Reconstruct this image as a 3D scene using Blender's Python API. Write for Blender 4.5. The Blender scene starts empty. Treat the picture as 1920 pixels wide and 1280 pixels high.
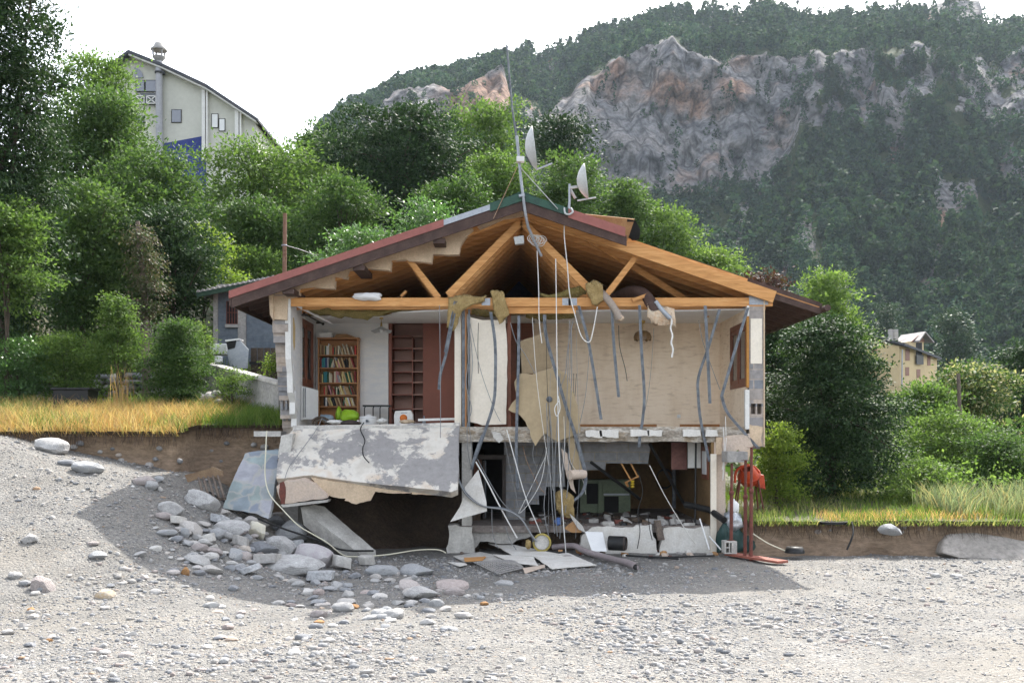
import bpy, math, random
import numpy as np
from mathutils import Vector, Matrix
R = random.Random(7)
SC = bpy.context.scene
COL = SC.collection
# ------------------------------------------------------------------ camera, sky, sun, exposure
cam = bpy.data.objects.new('camera', bpy.data.cameras.new('camera'))
COL.objects.link(cam); SC.camera = cam
cam.location = (0, 0, 0); cam.rotation_euler = (math.radians(90), 0, 0)
cam.data.sensor_width = 36; cam.data.lens = 35.0; cam.data.shift_y = 175/1920
cam.data.clip_start = .1; cam.data.clip_end = 5000
SUN_EL = math.radians(46); SUN_AZ = math.radians(21)      # azimuth from +Y (straight ahead) towards +X
world = bpy.data.worlds.new("World"); SC.world = world; world.use_nodes = True
wt = world.node_tree; sky = wt.nodes.new('ShaderNodeTexSky'); sky.sky_type = 'NISHITA'; sky.sun_disc = False
sky.sun_elevation = SUN_EL; sky.sun_rotation = SUN_AZ; sky.air_density = 1.0; sky.dust_density = 3.0; sky.ozone_density = 1.0; sky.altitude = 300
bg = wt.nodes['Background']; bg.inputs[1].default_value = .15
hs = wt.nodes.new('ShaderNodeHueSaturation'); hs.inputs['Saturation'].default_value = .36     # hazy, whitish valley sky
wt.links.new(sky.outputs[0], hs.inputs['Color']); wt.links.new(hs.outputs[0], bg.inputs[0])
sun = bpy.data.objects.new('sun', bpy.data.lights.new('sun', 'SUN')); COL.objects.link(sun)
sun.data.energy = 2.75; sun.data.angle = math.radians(.53); sun.data.color = (1, .955, .88)
sd = Vector((math.sin(SUN_AZ)*math.cos(SUN_EL), math.cos(SUN_AZ)*math.cos(SUN_EL), math.sin(SUN_EL)))
sun.rotation_euler = sd.to_track_quat('Z', 'Y').to_euler()
SC.view_settings.view_transform = 'Standard'; SC.view_settings.look = 'None'
SC.view_settings.exposure = 1.96; SC.view_settings.gamma = 1; SC.view_settings.use_curve_mapping = False
SC.render.film_transparent = False
SC.cycles.max_bounces = 8; SC.cycles.diffuse_bounces = 6; SC.cycles.glossy_bounces = 2; SC.cycles.transmission_bounces = 4
SC.cycles.volume_bounces = 1; SC.cycles.volume_step_rate = 10; SC.cycles.use_denoising = True

F = 1867.0; HZ = 815.0
def P(px, py, Y): return Vector(((px-960)/F*Y, Y, (HZ-py)/F*Y))
# ------------------------------------------------------------------ noise
def _hash(ix, iy, iz, s):
    h = (ix*374761393 + iy*668265263 + iz*2147483647 + s*974634777) & 0xffffffff
    h = ((h ^ (h >> 13))*1274126177) & 0xffffffff
    return ((h ^ (h >> 16)) & 0xffff)/65535.0
def vnoise(x, y, z=0., s=0):
    x, y, z = np.broadcast_arrays(np.asarray(x, float), np.asarray(y, float), np.asarray(z, float))
    ix = np.floor(x).astype(np.int64); iy = np.floor(y).astype(np.int64); iz = np.floor(z).astype(np.int64)
    fx, fy, fz = x-ix, y-iy, z-iz
    fx = fx*fx*(3-2*fx); fy = fy*fy*(3-2*fy); fz = fz*fz*(3-2*fz)
    def L(a, b, t): return a+(b-a)*t
    c = lambda a, b, d: _hash(ix+a, iy+b, iz+d, s)
    return L(L(L(c(0,0,0), c(1,0,0), fx), L(c(0,1,0), c(1,1,0), fx), fy), L(L(c(0,0,1), c(1,0,1), fx), L(c(0,1,1), c(1,1,1), fx), fy), fz)*2-1
def fbm(x, y, z=0., o=4, s=0):
    r = 0; a = 1; n = 0; x = np.asarray(x, float); y = np.asarray(y, float); z = np.asarray(z, float)
    for k in range(o):
        r = r+a*vnoise(x, y, z, s+k); n += a; a *= .5; x = x*2.03; y = y*2.03; z = z*2.03
    return r/n
def sst(a, b, x):
    t = np.clip((np.asarray(x, float)-a)/(b-a), 0, 1); return t*t*(3-2*t)
# ------------------------------------------------------------------ materials
def hexc(h):
    c = [int(h[i:i+2], 16)/255 for i in (0, 2, 4)]
    return tuple(v/12.92 if v <= .04045 else ((v+.055)/1.055)**2.4 for v in c)
def C4(c):
    if isinstance(c, str): c = hexc(c)
    if isinstance(c, (int, float)): c = (c, c, c)
    return (c[0], c[1], c[2], 1)
class NT:
    def __init__(s, name):
        s.m = bpy.data.materials.new(name); s.m.use_nodes = True; s.t = s.m.node_tree
        s.b = s.t.nodes['Principled BSDF']; s.out = s.t.nodes['Material Output']
    def n(s, typ, **kw):
        nd = s.t.nodes.new('ShaderNode'+typ)
        for k, v in kw.items():
            if k[0] == 'i' and k[1:].isdigit(): nd.inputs[int(k[1:])].default_value = v
            else: setattr(nd, k, v)
        return nd
    def l(s, a, b): s.t.links.new(a, b)
    def coord(s, kind='Object', scale=(1, 1, 1), rot=(0, 0, 0)):
        tc = s.n('TexCoord'); mp = s.n('Mapping'); s.l(tc.outputs[kind], mp.inputs[0])
        mp.inputs['Scale'].default_value = scale; mp.inputs['Rotation'].default_value = rot
        return mp.outputs[0]
    def noise(s, vec, scale, detail=5, rough=.55, dist=0):
        nd = s.n('TexNoise'); nd.inputs['Scale'].default_value = scale; nd.inputs['Detail'].default_value = detail
        nd.inputs['Roughness'].default_value = rough; nd.inputs['Distortion'].default_value = dist
        s.l(vec, nd.inputs['Vector']); return nd.outputs['Fac']
    def ramp(s, fac, stops, interp='LINEAR'):
        nd = s.n('ValToRGB'); cr = nd.color_ramp; cr.interpolation = interp
        while len(cr.elements) < len(stops): cr.elements.new(.5)
        for e, (p, c) in zip(cr.elements, stops): e.position = p; e.color = C4(c)
        s.l(fac, nd.inputs[0]); return nd.outputs[0]
    def mix(s, fac, a, b, mode='MIX'):
        nd = s.n('MixRGB', blend_type=mode)
        for i, v in ((0, fac), (1, a), (2, b)):
            if hasattr(v, 'is_linked'): s.l(v, nd.inputs[i])
            elif i == 0: nd.inputs[0].default_value = v
            else: nd.inputs[i].default_value = C4(v)
        return nd.outputs[0]
    def math(s, op, a, b=0.):
        nd = s.n('Math', operation=op)
        for i, v in ((0, a), (1, b)):
            if hasattr(v, 'is_linked'): s.l(v, nd.inputs[i])
            else: nd.inputs[i].default_value = v
        return nd.outputs[0]
    def bump(s, h, strength=.4, dist=.02):
        nd = s.n('Bump'); nd.inputs['Strength'].default_value = strength; nd.inputs['Distance'].default_value = dist
        s.l(h, nd.inputs['Height']); s.l(nd.outputs[0], s.b.inputs['Normal'])
    def fin(s, col=None, rough=.85, spec=.3, metal=0):
        if col is not None:
            if hasattr(col, 'is_linked'): s.l(col, s.b.inputs['Base Color'])
            else: s.b.inputs['Base Color'].default_value = C4(col)
        s.b.inputs['Roughness'].default_value = rough; s.b.inputs['Specular IOR Level'].default_value = spec; s.b.inputs['Metallic'].default_value = metal
        return s.m
def mat(name, c1, c2=None, scale=2.5, rough=.85, bump=.25, bscale=30, bdist=.01, spec=.3, metal=0, lo=.38, hi=.62, stretch=(1, 1, 1), dirt=.18, c3=None, rnd=0, detail=6):
    t = NT(name); v = t.coord('Object', stretch)
    if rnd:
        oi = t.n('ObjectInfo'); ad = t.n('VectorMath', operation='ADD'); t.l(v, ad.inputs[0])
        cm = t.n('CombineXYZ'); t.l(t.math('MULTIPLY', oi.outputs['Random'], 40.), cm.inputs[0]); t.l(cm.outputs[0], ad.inputs[1]); v = ad.outputs[0]
    c2 = c2 if c2 is not None else c1
    stops = [(lo, c1), (hi, c2)]
    if c3 is not None: stops = [(lo, c1), ((lo+hi)/2, c2), (hi, c3)]
    col = t.ramp(t.noise(v, scale, detail, .6), stops)
    if dirt:
        d = t.noise(v, scale*7, 4, .65); g = t.ramp(d, [(.3, (1-dirt,)*3), (.7, (1+dirt*.3,)*3)])
        col = t.mix(1, col, g, 'MULTIPLY')
    if bump: t.bump(t.noise(v, bscale, 5, .6), bump, bdist)
    return t.fin(col, rough, spec, metal)
def leafmat(name, cols, transl=.45, rough=.62, spec=.16):
    t = NT(name); g = t.n('NewGeometry'); st = [(i/(len(cols)-1)*.9+.05, c) for i, c in enumerate(cols)]
    col = t.ramp(g.outputs['Random Per Island'], st)
    oi = t.n('ObjectInfo'); v = t.ramp(oi.outputs['Random'], [(0, (.82, .86, .82)), (1, (1.12, 1.08, 1.05))])
    col = t.mix(1, col, v, 'MULTIPLY'); t.fin(col, rough, spec)
    tr = t.n('BsdfTranslucent'); t.l(t.mix(1, col, (1.3, 1.38, .85), 'MULTIPLY'), tr.inputs[0])
    ms = t.n('MixShader'); ms.inputs[0].default_value = transl; t.l(t.b.outputs[0], ms.inputs[1]); t.l(tr.outputs[0], ms.inputs[2]); t.l(ms.outputs[0], t.out.inputs[0])
    return t.m
# ------------------------------------------------------------------ builders
W = {}
def wp(o): return W[o.name] if o is not None else Vector((0, 0, 0))
def link(name, me, base, parent=None):
    o = bpy.data.objects.new(name, me); COL.objects.link(o)
    W[o.name] = Vector(base)
    if parent is not None: o.parent = parent
    o.location = Vector(base)-wp(parent)
    return o
def npmesh(name, V, faces, m, parent=None, smooth=False, base=None, attr=None):
    """faces: (n,k) int array"""
    V = np.asarray(V, np.float32); faces = np.asarray(faces, np.int32)
    if base is None:
        mn, mx = V.min(0), V.max(0); base = np.array([(mn[0]+mx[0])/2, (mn[1]+mx[1])/2, mn[2]])
    me = bpy.data.meshes.new(name); n, k = faces.shape
    me.vertices.add(len(V)); me.vertices.foreach_set('co', (V-np.asarray(base, np.float32)).ravel())
    me.loops.add(n*k); me.loops.foreach_set('vertex_index', faces.ravel())
    me.polygons.add(n); me.polygons.foreach_set('loop_start', np.arange(0, n*k, k, dtype=np.int32))
    if smooth: me.polygons.foreach_set('use_smooth', np.ones(n, bool))
    me.update(calc_edges=True); me.validate()
    if attr:
        for an, av in attr.items():
            a = me.attributes.new(an, 'FLOAT', 'POINT'); a.data.foreach_set('value', np.asarray(av, np.float32))
    me.materials.append(m)
    return link(name, me, base, parent)
class MB:
    def __init__(s): s.v = []; s.f = []; s.sm = []
    def add(s, vs, fs, smooth=False):
        o = len(s.v); s.v += [tuple(v) for v in vs]; s.f += [tuple(i+o for i in f) for f in fs]; s.sm += [smooth]*len(fs); return s
    def box(s, x0, x1, y0, y1, z0, z1):
        x0, x1 = sorted((x0, x1)); y0, y1 = sorted((y0, y1)); z0, z1 = sorted((z0, z1))
        return s.add([(x0,y0,z0),(x1,y0,z0),(x1,y1,z0),(x0,y1,z0),(x0,y0,z1),(x1,y0,z1),(x1,y1,z1),(x0,y1,z1)],
                     [(0,3,2,1),(4,5,6,7),(0,1,5,4),(1,2,6,5),(2,3,7,6),(3,0,4,7)])
    def bar(s, p, q, w, h, up=(0, 0, 1)):
        p, q = Vector(p), Vector(q); d = (q-p).normalized(); u = Vector(up)
        if abs(d.dot(u)) > .98: u = Vector((0, 1, 0))
        a = d.cross(u).normalized(); b = a.cross(d).normalized()
        vs = [e+a*(i*w/2)+b*(j*h/2) for e in (p, q) for i, j in ((-1,-1),(1,-1),(1,1),(-1,1))]
        return s.add(vs, [(0,3,2,1),(4,5,6,7),(0,1,5,4),(1,2,6,5),(2,3,7,6),(3,0,4,7)])
    def tube(s, pts, r, n=6, cap=True, r2=None, smooth=True):
        pts = [Vector(p) for p in pts]; m = len(pts); rings = []
        a = None
        for i, p in enumerate(pts):
            d = (pts[min(i+1, m-1)]-pts[max(i-1, 0)])
            d = d.normalized() if d.length > 1e-9 else Vector((0, 0, 1))
            if a is None:
                a = d.cross(Vector((0, 0, 1)) if abs(d.z) < .9 else Vector((1, 0, 0))).normalized()
            else:
                a = (a-d*a.dot(d)).normalized()
            b = d.cross(a); rr = r if not hasattr(r, '__len__') else r[i]
            if r2 is not None: rr = r+(r2-r)*i/(m-1)
            rings.append([p+a*(rr*math.cos(2*math.pi*k/n))+b*(rr*math.sin(2*math.pi*k/n)) for k in range(n)])
        vs = [v for g in rings for v in g]; fs = []
        for i in range(m-1):
            for k in range(n): fs.append((i*n+k, i*n+(k+1) % n, (i+1)*n+(k+1) % n, (i+1)*n+k))
        s.add(vs, fs, smooth)
        if cap: s.add(rings[0], [tuple(range(n-1, -1, -1))]); s.add(rings[-1], [tuple(range(n))])
        return s
    def prism(s, poly, off):
        """poly: list of 3D points (planar), extruded by vector off"""
        poly = [Vector(p) for p in poly]; off = Vector(off); n = len(poly)
        fs = [tuple(range(n)), tuple(range(2*n-1, n-1, -1))]+[(i, i+n, (i+1) % n+n, (i+1) % n) for i in range(n)]
        return s.add(poly+[p+off for p in poly], fs)
    def lathe(s, c, prof, n=20, axis='z', smooth=True):
        c = Vector(c); vs = []; fs = []
        for r, h in prof:
            for k in range(n):
                a = 2*math.pi*k/n; x, y = r*math.cos(a), r*math.sin(a)
                vs.append(c+{'z': Vector((x, y, h)), 'y': Vector((x, h, y)), 'x': Vector((h, x, y))}[axis])
        for i in range(len(prof)-1):
            for k in range(n): fs.append((i*n+k, i*n+(k+1) % n, (i+1)*n+(k+1) % n, (i+1)*n+k))
        return s.add(vs, fs, smooth)
    def build(s, name, m, parent=None, bevel=0, base=None):
        V = np.array(s.v, float); mn, mx = V.min(0), V.max(0)
        if base is None: base = np.array([(mn[0]+mx[0])/2, (mn[1]+mx[1])/2, mn[2]])
        me = bpy.data.meshes.new(name); me.from_pydata([tuple(v-base) for v in V], [], s.f); me.update()
        me.polygons.foreach_set('use_smooth', s.sm); me.materials.append(m)
        import bmesh
        bm = bmesh.new(); bm.from_mesh(me); bmesh.ops.recalc_face_normals(bm, faces=bm.faces); bm.to_mesh(me); bm.free()
        o = link(name, me, base, parent)
        if bevel:
            b = o.modifiers.new('bevel', 'BEVEL'); b.width = bevel; b.segments = 2; b.limit_method = 'ANGLE'
        return o
def tag(o, label=None, cat=None, group=None, kind=None):
    if label: o['label'] = label
    if cat: o['category'] = cat
    if group: o['group'] = group
    if kind: o['kind'] = kind
    return o
def empty(name, loc, label, cat, group=None):
    o = bpy.data.objects.new(name, None); COL.objects.link(o); o.location = loc; W[o.name] = Vector(loc); o.empty_display_size = .2
    return tag(o, label, cat, group)
def smoothpath(pts, k=6):
    pts = [Vector(p) for p in pts]; out = []
    for i in range(len(pts)-1):
        p0, p1, p2, p3 = pts[max(i-1, 0)], pts[i], pts[i+1], pts[min(i+2, len(pts)-1)]
        for j in range(k):
            t = j/k
            out.append(.5*((2*p1)+(p2-p0)*t+(2*p0-5*p1+4*p2-p3)*t*t+(3*p1-p0-3*p2+p3)*t**3))
    out.append(pts[-1]); return out
def jag(poly, step, amp, rr=R, skip=()):
    """subdivide a 3D polygon's edges with small in-plane jitter so that it looks broken"""
    out = []; n = len(poly)
    nrm = (Vector(poly[1])-Vector(poly[0])).cross(Vector(poly[2])-Vector(poly[0])).normalized()
    for i in range(n):
        p, q = Vector(poly[i]), Vector(poly[(i+1) % n]); out.append(p)
        L = (q-p).length; k = int(L/step)
        if i in skip or k < 2: continue
        d = (q-p)/k; sd_ = d.cross(nrm).normalized(); w = 0
        for j in range(1, k):
            w = .5*w+rr.uniform(-amp, amp); out.append(p+d*(j+rr.uniform(-.25, .25))+sd_*w)
    return out
def pixpoly(pts, Y): return [P(a, b, Y if not callable(Y) else Y(a, b)) for a, b in pts]
def slab(name, pts, Y, off, m, parent=None, j=(0, 0), skip=(), bevel=0):
    poly = pixpoly(pts, Y) if len(pts[0]) == 2 else [P(*q) for q in pts]
    if j[0]: poly = jag(poly, j[0], j[1], skip=skip)
    return MB().prism(poly, off).build(name, m, parent, bevel)
# ------------------------------------------------------------------ material library
m_gravel = None
def gravel_mat():
    t = NT('gravel'); v = t.coord('Object')
    vo = t.n('TexVoronoi'); vo.inputs['Scale'].default_value = 26; t.l(v, vo.inputs['Vector'])
    vo2 = t.n('TexVoronoi'); vo2.inputs['Scale'].default_value = 75; t.l(v, vo2.inputs['Vector'])
    sep = t.n('SeparateColor'); t.l(vo.outputs['Color'], sep.inputs[0]); sep2 = t.n('SeparateColor'); t.l(vo2.outputs['Color'], sep2.inputs[0])
    c1 = t.ramp(sep.outputs[0], [(0, (.10, .10, .105)), (.35, (.16, .158, .155)), (.7, (.225, .215, .203)), (.93, (.33, .32, .30)), (1, (.26, .19, .135))])
    c2 = t.ramp(sep2.outputs[0], [(0, (.10, .10, .10)), (.5, (.20, .195, .185)), (1, (.33, .32, .295))])
    col = t.mix(.5, c1, c2)
    sand = t.noise(v, .33, 5, .6, .4); sf = t.ramp(sand, [(.5, 0), (.66, 1)])
    col = t.mix(t.math('MULTIPLY', sf, .55), col, (.255, .235, .205))
    big = t.ramp(t.noise(v, 1.1, 4, .6), [(.3, (.73, .72, .70)), (.7, (1.0, .99, .97))]); col = t.mix(1, col, big, 'MULTIPLY')
    h = t.math('ADD', t.math('MULTIPLY', vo.outputs['Distance'], -1.3), t.math('MULTIPLY', vo2.outputs['Distance'], -.5))
    t.bump(h, .7, .03); return t.fin(col, .9, .2)
m_gravel = gravel_mat()
def stone_mat(name, per='Object', st=None):
    t = NT(name); v = t.coord('Object')
    if per == 'Object': f = t.n('ObjectInfo').outputs['Random']
    else: f = t.n('NewGeometry').outputs['Random Per Island']
    st = st or [(0, (.15, .155, .165)), (.2, (.22, .223, .23)), (.45, (.275, .27, .262)), (.65, (.31, .292, .272)), (.82, (.36, .35, .335)), (.9, (.27, .225, .205)), (.965, (.50, .49, .47)), (1, (.33, .22, .14))]
    col = t.ramp(f, st)
    n = t.noise(v, 7 if per == 'Object' else 30, 6, .65); col = t.mix(1, col, t.ramp(n, [(.3, (.72,)*3), (.7, (1.2,)*3)]), 'MULTIPLY')
    t.bump(t.noise(v, 14 if per == 'Object' else 40, 6, .65), .35, .03); return t.fin(col, .85, .25)
m_stone = stone_mat('river_stone', st=[(0, (.17, .175, .185)), (.2, (.27, .275, .285)), (.45, (.35, .345, .335)), (.62, (.40, .375, .35)), (.78, (.47, .46, .44)), (.88, (.34, .285, .265)), (.97, (.55, .54, .51)), (1, (.36, .24, .15))]); m_pebble = stone_mat('pebble', 'Island')
m_concrete = mat('concrete', (.40, .38, .35), (.30, .29, .28), 2.2, bump=.5, bscale=22, bdist=.02, dirt=.3)
m_concrete_pale = mat('pale_concrete', (.55, .53, .49), (.40, .38, .35), 3.5, bump=.4, bscale=20, bdist=.02, dirt=.25)
m_render = mat('beige_render', (.62, .48, .335), (.52, .40, .28), 4, bump=.7, bscale=60, bdist=.01, dirt=.2)
m_render_pink = mat('pinkish_render', (.56, .45, .36), (.50, .41, .34), 4, bump=.5, bscale=60, bdist=.01, dirt=.2)
m_white = mat('white_paint', (.70, .69, .66), (.62, .61, .58), 3, bump=.08, dirt=.12)
m_plaster_edge = mat('plasterboard', (.66, .64, .60), (.58, .55, .50), 4, bump=.12, dirt=.18)
m_ceil = mat('ceiling_white', (.80, .79, .77), (.74, .73, .71), 1.5, bump=.03, dirt=.06)
m_greywall = mat('grey_wallpaper', (.62, .62, .62), (.70, .68, .65), 3.0, bump=.05, stretch=(1, 1, 3), dirt=.05)
m_cream = mat('cream_wall', (.78, .71, .60), (.72, .65, .54), 2.5, bump=.06, dirt=.1)
def beigewall():
    t = NT('beige_marbled_wall'); v = t.coord('Object', (1, 1, 4.5)); n = t.noise(v, 3.2, 6, .62, .5)
    col = t.ramp(n, [(.30, (.62, .50, .38)), (.46, (.82, .685, .53)), (.66, (.86, .735, .59))])
    stn = t.noise(t.coord('Object', (1.6, 1, .3)), 1.3, 6, .65); col = t.mix(1, col, t.ramp(stn, [(.3, (.84, .80, .76)), (.55, (1, 1, 1))]), 'MULTIPLY')
    t.bump(n, .05, .01); return t.fin(col, .8, .25)
m_beige = beigewall()
def wood(name, a, b, c, rough=.6, st=(3, 3, 3)):
    t = NT(name); v = t.coord('Object', st); n = t.noise(v, 1.6, 7, .6, 1.2); col = t.ramp(n, [(.3, a), (.5, b), (.7, c)])
    k = t.n('TexVoronoi'); k.inputs['Scale'].default_value = 1.3; t.l(v, k.inputs['Vector'])
    kn = t.ramp(k.outputs['Distance'], [(.05, (.45, .33, .25)), (.12, (1, 1, 1))]); col = t.mix(.7, col, kn, 'MULTIPLY')
    oi = t.n('ObjectInfo'); col = t.mix(1, col, t.ramp(oi.outputs['Random'], [(0, (.85,)*3), (1, (1.1,)*3)]), 'MULTIPLY')
    t.bump(t.noise(v, 12, 4), .12, .01); return t.fin(col, rough, .3)
m_pine = wood('pine_timber', (.38, .175, .055), (.52, .255, .085), (.62, .345, .135), st=(1, 8, 9))
m_boards = wood('pine_boards', (.40, .18, .055), (.50, .235, .08), (.58, .29, .11), st=(1, 1, 1))
m_osb = mat('fibre_board', (.42, .24, .11), (.33, .18, .08), 5, bump=.2, dirt=.2)
m_bark_board = mat('dark_bargeboard', (.055, .032, .026), (.085, .052, .042), 4, rough=.7, bump=.3, dirt=.3)
m_red = mat('red_brown_metal', (.30, .105, .085), (.26, .09, .075), 2, rough=.5, bump=.04, dirt=.15)
m_green = mat('green_metal', (.03, .09, .06), (.022, .06, .045), 5, rough=.5, bump=.1, dirt=.3)
m_zinc = mat('zinc_sheet', (.36, .38, .41), (.30, .32, .35), 3, rough=.45, metal=.4, bump=.05)
m_steel = mat('galvanised_steel', (.075, .085, .10), (.17, .185, .205), 9, rough=.5, metal=.25, spec=.45, bump=.1, dirt=.25)
m_rust = mat('rusty_red_steel', (.19, .058, .042), (.13, .05, .038), 9, rough=.75, bump=.3, dirt=.4)
m_rustorange = mat('rusted_iron', (.30, .15, .075), (.40, .30, .22), 22, rough=.8, bump=.3)
m_winwood = mat('brown_window_wood', (.21, .075, .04), (.16, .058, .032), 4, rough=.5, bump=.08)
m_cupboard = mat('reddish_brown_board', (.235, .082, .052), (.205, .072, .047), 1.5, rough=.55, bump=.02, dirt=.05)
m_cupboard_in = mat('inner_brown_board', (.40, .235, .185), (.36, .21, .165), 1.5, rough=.6, bump=.02, dirt=.08)
m_caseswood = wood('bookcase_wood', (.27, .115, .04), (.34, .155, .055), (.40, .19, .075), .5)
m_wool = mat('olive_mineral_wool', (.21, .165, .05), (.30, .235, .085), 7, bump=1, bscale=26, bdist=.05, dirt=.45)
m_wool_tan = mat('tan_glass_wool', (.44, .32, .14), (.34, .24, .10), 8, bump=1, bscale=24, bdist=.05, dirt=.35)
m_wool_pink = mat('pale_glass_wool', (.66, .46, .30), (.72, .60, .46), 8, bump=1, bscale=24, bdist=.05, dirt=.25)
m_duct = mat('duct_foil', (.36, .29, .235), (.30, .25, .21), 7, rough=.5, bump=.5, bscale=18, bdist=.02, dirt=.3)
m_khaki = mat('khaki_board_back', (.385, .30, .185), (.35, .27, .165), 1.6, bump=.08, dirt=.15)
m_khaki_dk = mat('brown_board_back', (.31, .235, .145), (.27, .205, .125), 1.6, bump=.08, dirt=.15)
m_ochre = mat('ochre_wall', (.22, .135, .06), (.16, .10, .045), 1.4, bump=.15, dirt=.3)
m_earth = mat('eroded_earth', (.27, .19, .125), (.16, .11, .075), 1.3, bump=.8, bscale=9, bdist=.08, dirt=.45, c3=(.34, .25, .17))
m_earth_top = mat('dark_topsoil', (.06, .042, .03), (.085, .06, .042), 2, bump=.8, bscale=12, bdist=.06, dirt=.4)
m_black = mat('black_plastic', .012, .02, 3, rough=.5, bump=.05)
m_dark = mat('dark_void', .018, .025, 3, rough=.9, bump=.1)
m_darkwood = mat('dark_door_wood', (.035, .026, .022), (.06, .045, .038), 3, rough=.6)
m_cable_w = mat('white_cable_sheath', (.66, .65, .62), rough=.5, bump=0, dirt=0)
m_cable_g = mat('grey_cable_sheath', (.20, .205, .21), rough=.5, bump=0, dirt=0)
m_cable_c = mat('cream_hose', (.60, .57, .44), rough=.5, bump=0, dirt=.1)
m_glass_dark = NT('window_glass').fin((.03, .035, .04), .08, .6)
m_brown_glass = mat('brown_glass', (.20, .12, .05), (.28, .18, .09), 6, rough=.25, bump=.02, spec=.6)
m_brass = mat('brass', (.45, .31, .10), rough=.3, metal=.9, bump=0)
m_dish = mat('dish_grey', (.50, .51, .50), (.44, .45, .44), 3, rough=.5, bump=.02)
m_orange = mat('mixer_orange', (.56, .075, .02), (.42, .05, .018), 4, rough=.45, bump=.05, dirt=.25)
m_greencab = mat('green_metal_cabinet', (.16, .20, .12), (.12, .155, .095), 3, rough=.5, bump=.05, dirt=.25)
m_lime = mat('lime_green_bag', (.30, .50, .03), (.24, .42, .025), 5, rough=.45, bump=.3, bscale=12)
m_yellow = mat('yellow_plastic', (.60, .42, .03), (.5, .34, .03), 5, rough=.5, bump=.05)
m_plastic_w = mat('white_plastic', (.72, .72, .71), (.66, .66, .65), 2, rough=.4, bump=.02, dirt=.05)
m_foil = mat('silver_sheeting', (.5, .51, .53), (.28, .3, .32), 9, rough=.3, metal=.4, bump=.6, bscale=9)
m_tarp = mat('dark_green_tarp', (.02, .05, .045), (.03, .065, .06), 5, rough=.5, bump=.5, bscale=8)
def blockmat(name, base, var, mortar, bw=.5, bh=.2, mort=.012):
    t = NT(name); tc = t.n('TexCoord'); sp = t.n('SeparateXYZ'); t.l(tc.outputs['Object'], sp.inputs[0])
    cb = t.n('CombineXYZ'); t.l(t.math('ADD', sp.outputs[0], sp.outputs[1]), cb.inputs[0]); t.l(sp.outputs[2], cb.inputs[1])
    br = t.n('TexBrick'); br.inputs['Scale'].default_value = 1; br.inputs['Brick Width'].default_value = bw; br.inputs['Row Height'].default_value = bh
    br.inputs['Mortar Size'].default_value = mort; br.inputs['Mortar Smooth'].default_value = .3; br.inputs['Bias'].default_value = 0
    br.inputs['Color1'].default_value = C4(base); br.inputs['Color2'].default_value = C4(var); br.inputs['Mortar'].default_value = C4(mortar)
    t.l(cb.outputs[0], br.inputs['Vector']); n = t.noise(tc.outputs['Object'], 8, 6, .65)
    col = t.mix(1, br.outputs['Color'], t.ramp(n, [(.3, (.72,)*3), (.7, (1.12,)*3)]), 'MULTIPLY')
    t.bump(t.math('ADD', t.math('MULTIPLY', br.outputs['Fac'], -1.), t.math('MULTIPLY', n, .5)), .5, .02); return t.fin(col, .9, .2)
m_cmu = blockmat('grey_concrete_block', (.235, .24, .25), (.29, .29, .30), (.30, .275, .235))
m_blocksec = blockmat('broken_block_section', (.46, .38, .31), (.22, .23, .25), (.38, .33, .29), .9, .21, .015)
m_blockwall = blockmat('outbuilding_block', (.125, .15, .18), (.15, .175, .205), (.16, .18, .20), .5, .2, .008)
def peel():
    t = NT('peeling_paint'); v = t.coord('Object')
    n = t.noise(v, .95, 8, .62, .25); n2 = t.noise(v, 9, 6, .7)
    n3 = t.noise(v, 38, 4, .7); f = t.math('ADD', t.math('ADD', n, t.math('MULTIPLY', n2, .2)), t.math('MULTIPLY', n3, .07)); sp = t.n('SeparateXYZ'); t.l(v, sp.inputs[0]); f = t.math('ADD', f, t.math('MULTIPLY', t.ramp(sp.outputs[2], [(.25, 0), (.6, 1)]), .13)); fac = t.ramp(f, [(.705, 0), (.745, 1)])
    paint = t.ramp(t.noise(v, 2.2, 5, .6), [(.35, (.50, .46, .40)), (.5, (.60, .565, .505)), (.68, (.53, .43, .33))])
    grey = t.ramp(n2, [(.3, (.225, .215, .21)), (.7, (.31, .295, .285))])
    t.bump(fac, .3, -.01); return t.fin(t.mix(fac, paint, grey), .85, .2)
m_peel = peel()
def slate():
    t = NT('crazy_paving_slab'); v = t.coord('Object', (1, 1, 1)); n = t.noise(v, 3, 5, .6)
    wob = t.n('TexNoise'); wob.inputs['Scale'].default_value = 2.2; wob.inputs['Detail'].default_value = 4; t.l(v, wob.inputs['Vector']); vv = t.n('VectorMath', operation='MULTIPLY_ADD'); t.l(wob.outputs['Color'], vv.inputs[0]); vv.inputs[1].default_value = (.55, .55, .55); t.l(v, vv.inputs[2]); v = vv.outputs[0]
    vo = t.n('TexVoronoi', feature='DISTANCE_TO_EDGE'); vo.inputs['Scale'].default_value = 2.3; t.l(v, vo.inputs['Vector'])
    vc = t.n('TexVoronoi'); vc.inputs['Scale'].default_value = 2.3; t.l(v, vc.inputs['Vector'])
    sc = t.n('SeparateColor'); t.l(vc.outputs['Color'], sc.inputs[0])
    st = t.ramp(sc.outputs[0], [(0, (.19, .21, .26)), (.35, (.25, .30, .32)), (.6, (.24, .29, .275)), (1, (.33, .33, .36))])
    st = t.mix(1, st, t.ramp(n, [(.3, (.75,)*3), (.7, (1.2,)*3)]), 'MULTIPLY')
    col = t.mix(t.ramp(vo.outputs['Distance'], [(.0, .8), (.09, 0)]), st, (.36, .35, .32))
    t.bump(t.math('ADD', vo.outputs['Distance'], t.math('MULTIPLY', n, .3)), .4, .03); return t.fin(col, .75, .3)
m_slate = slate()
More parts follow.
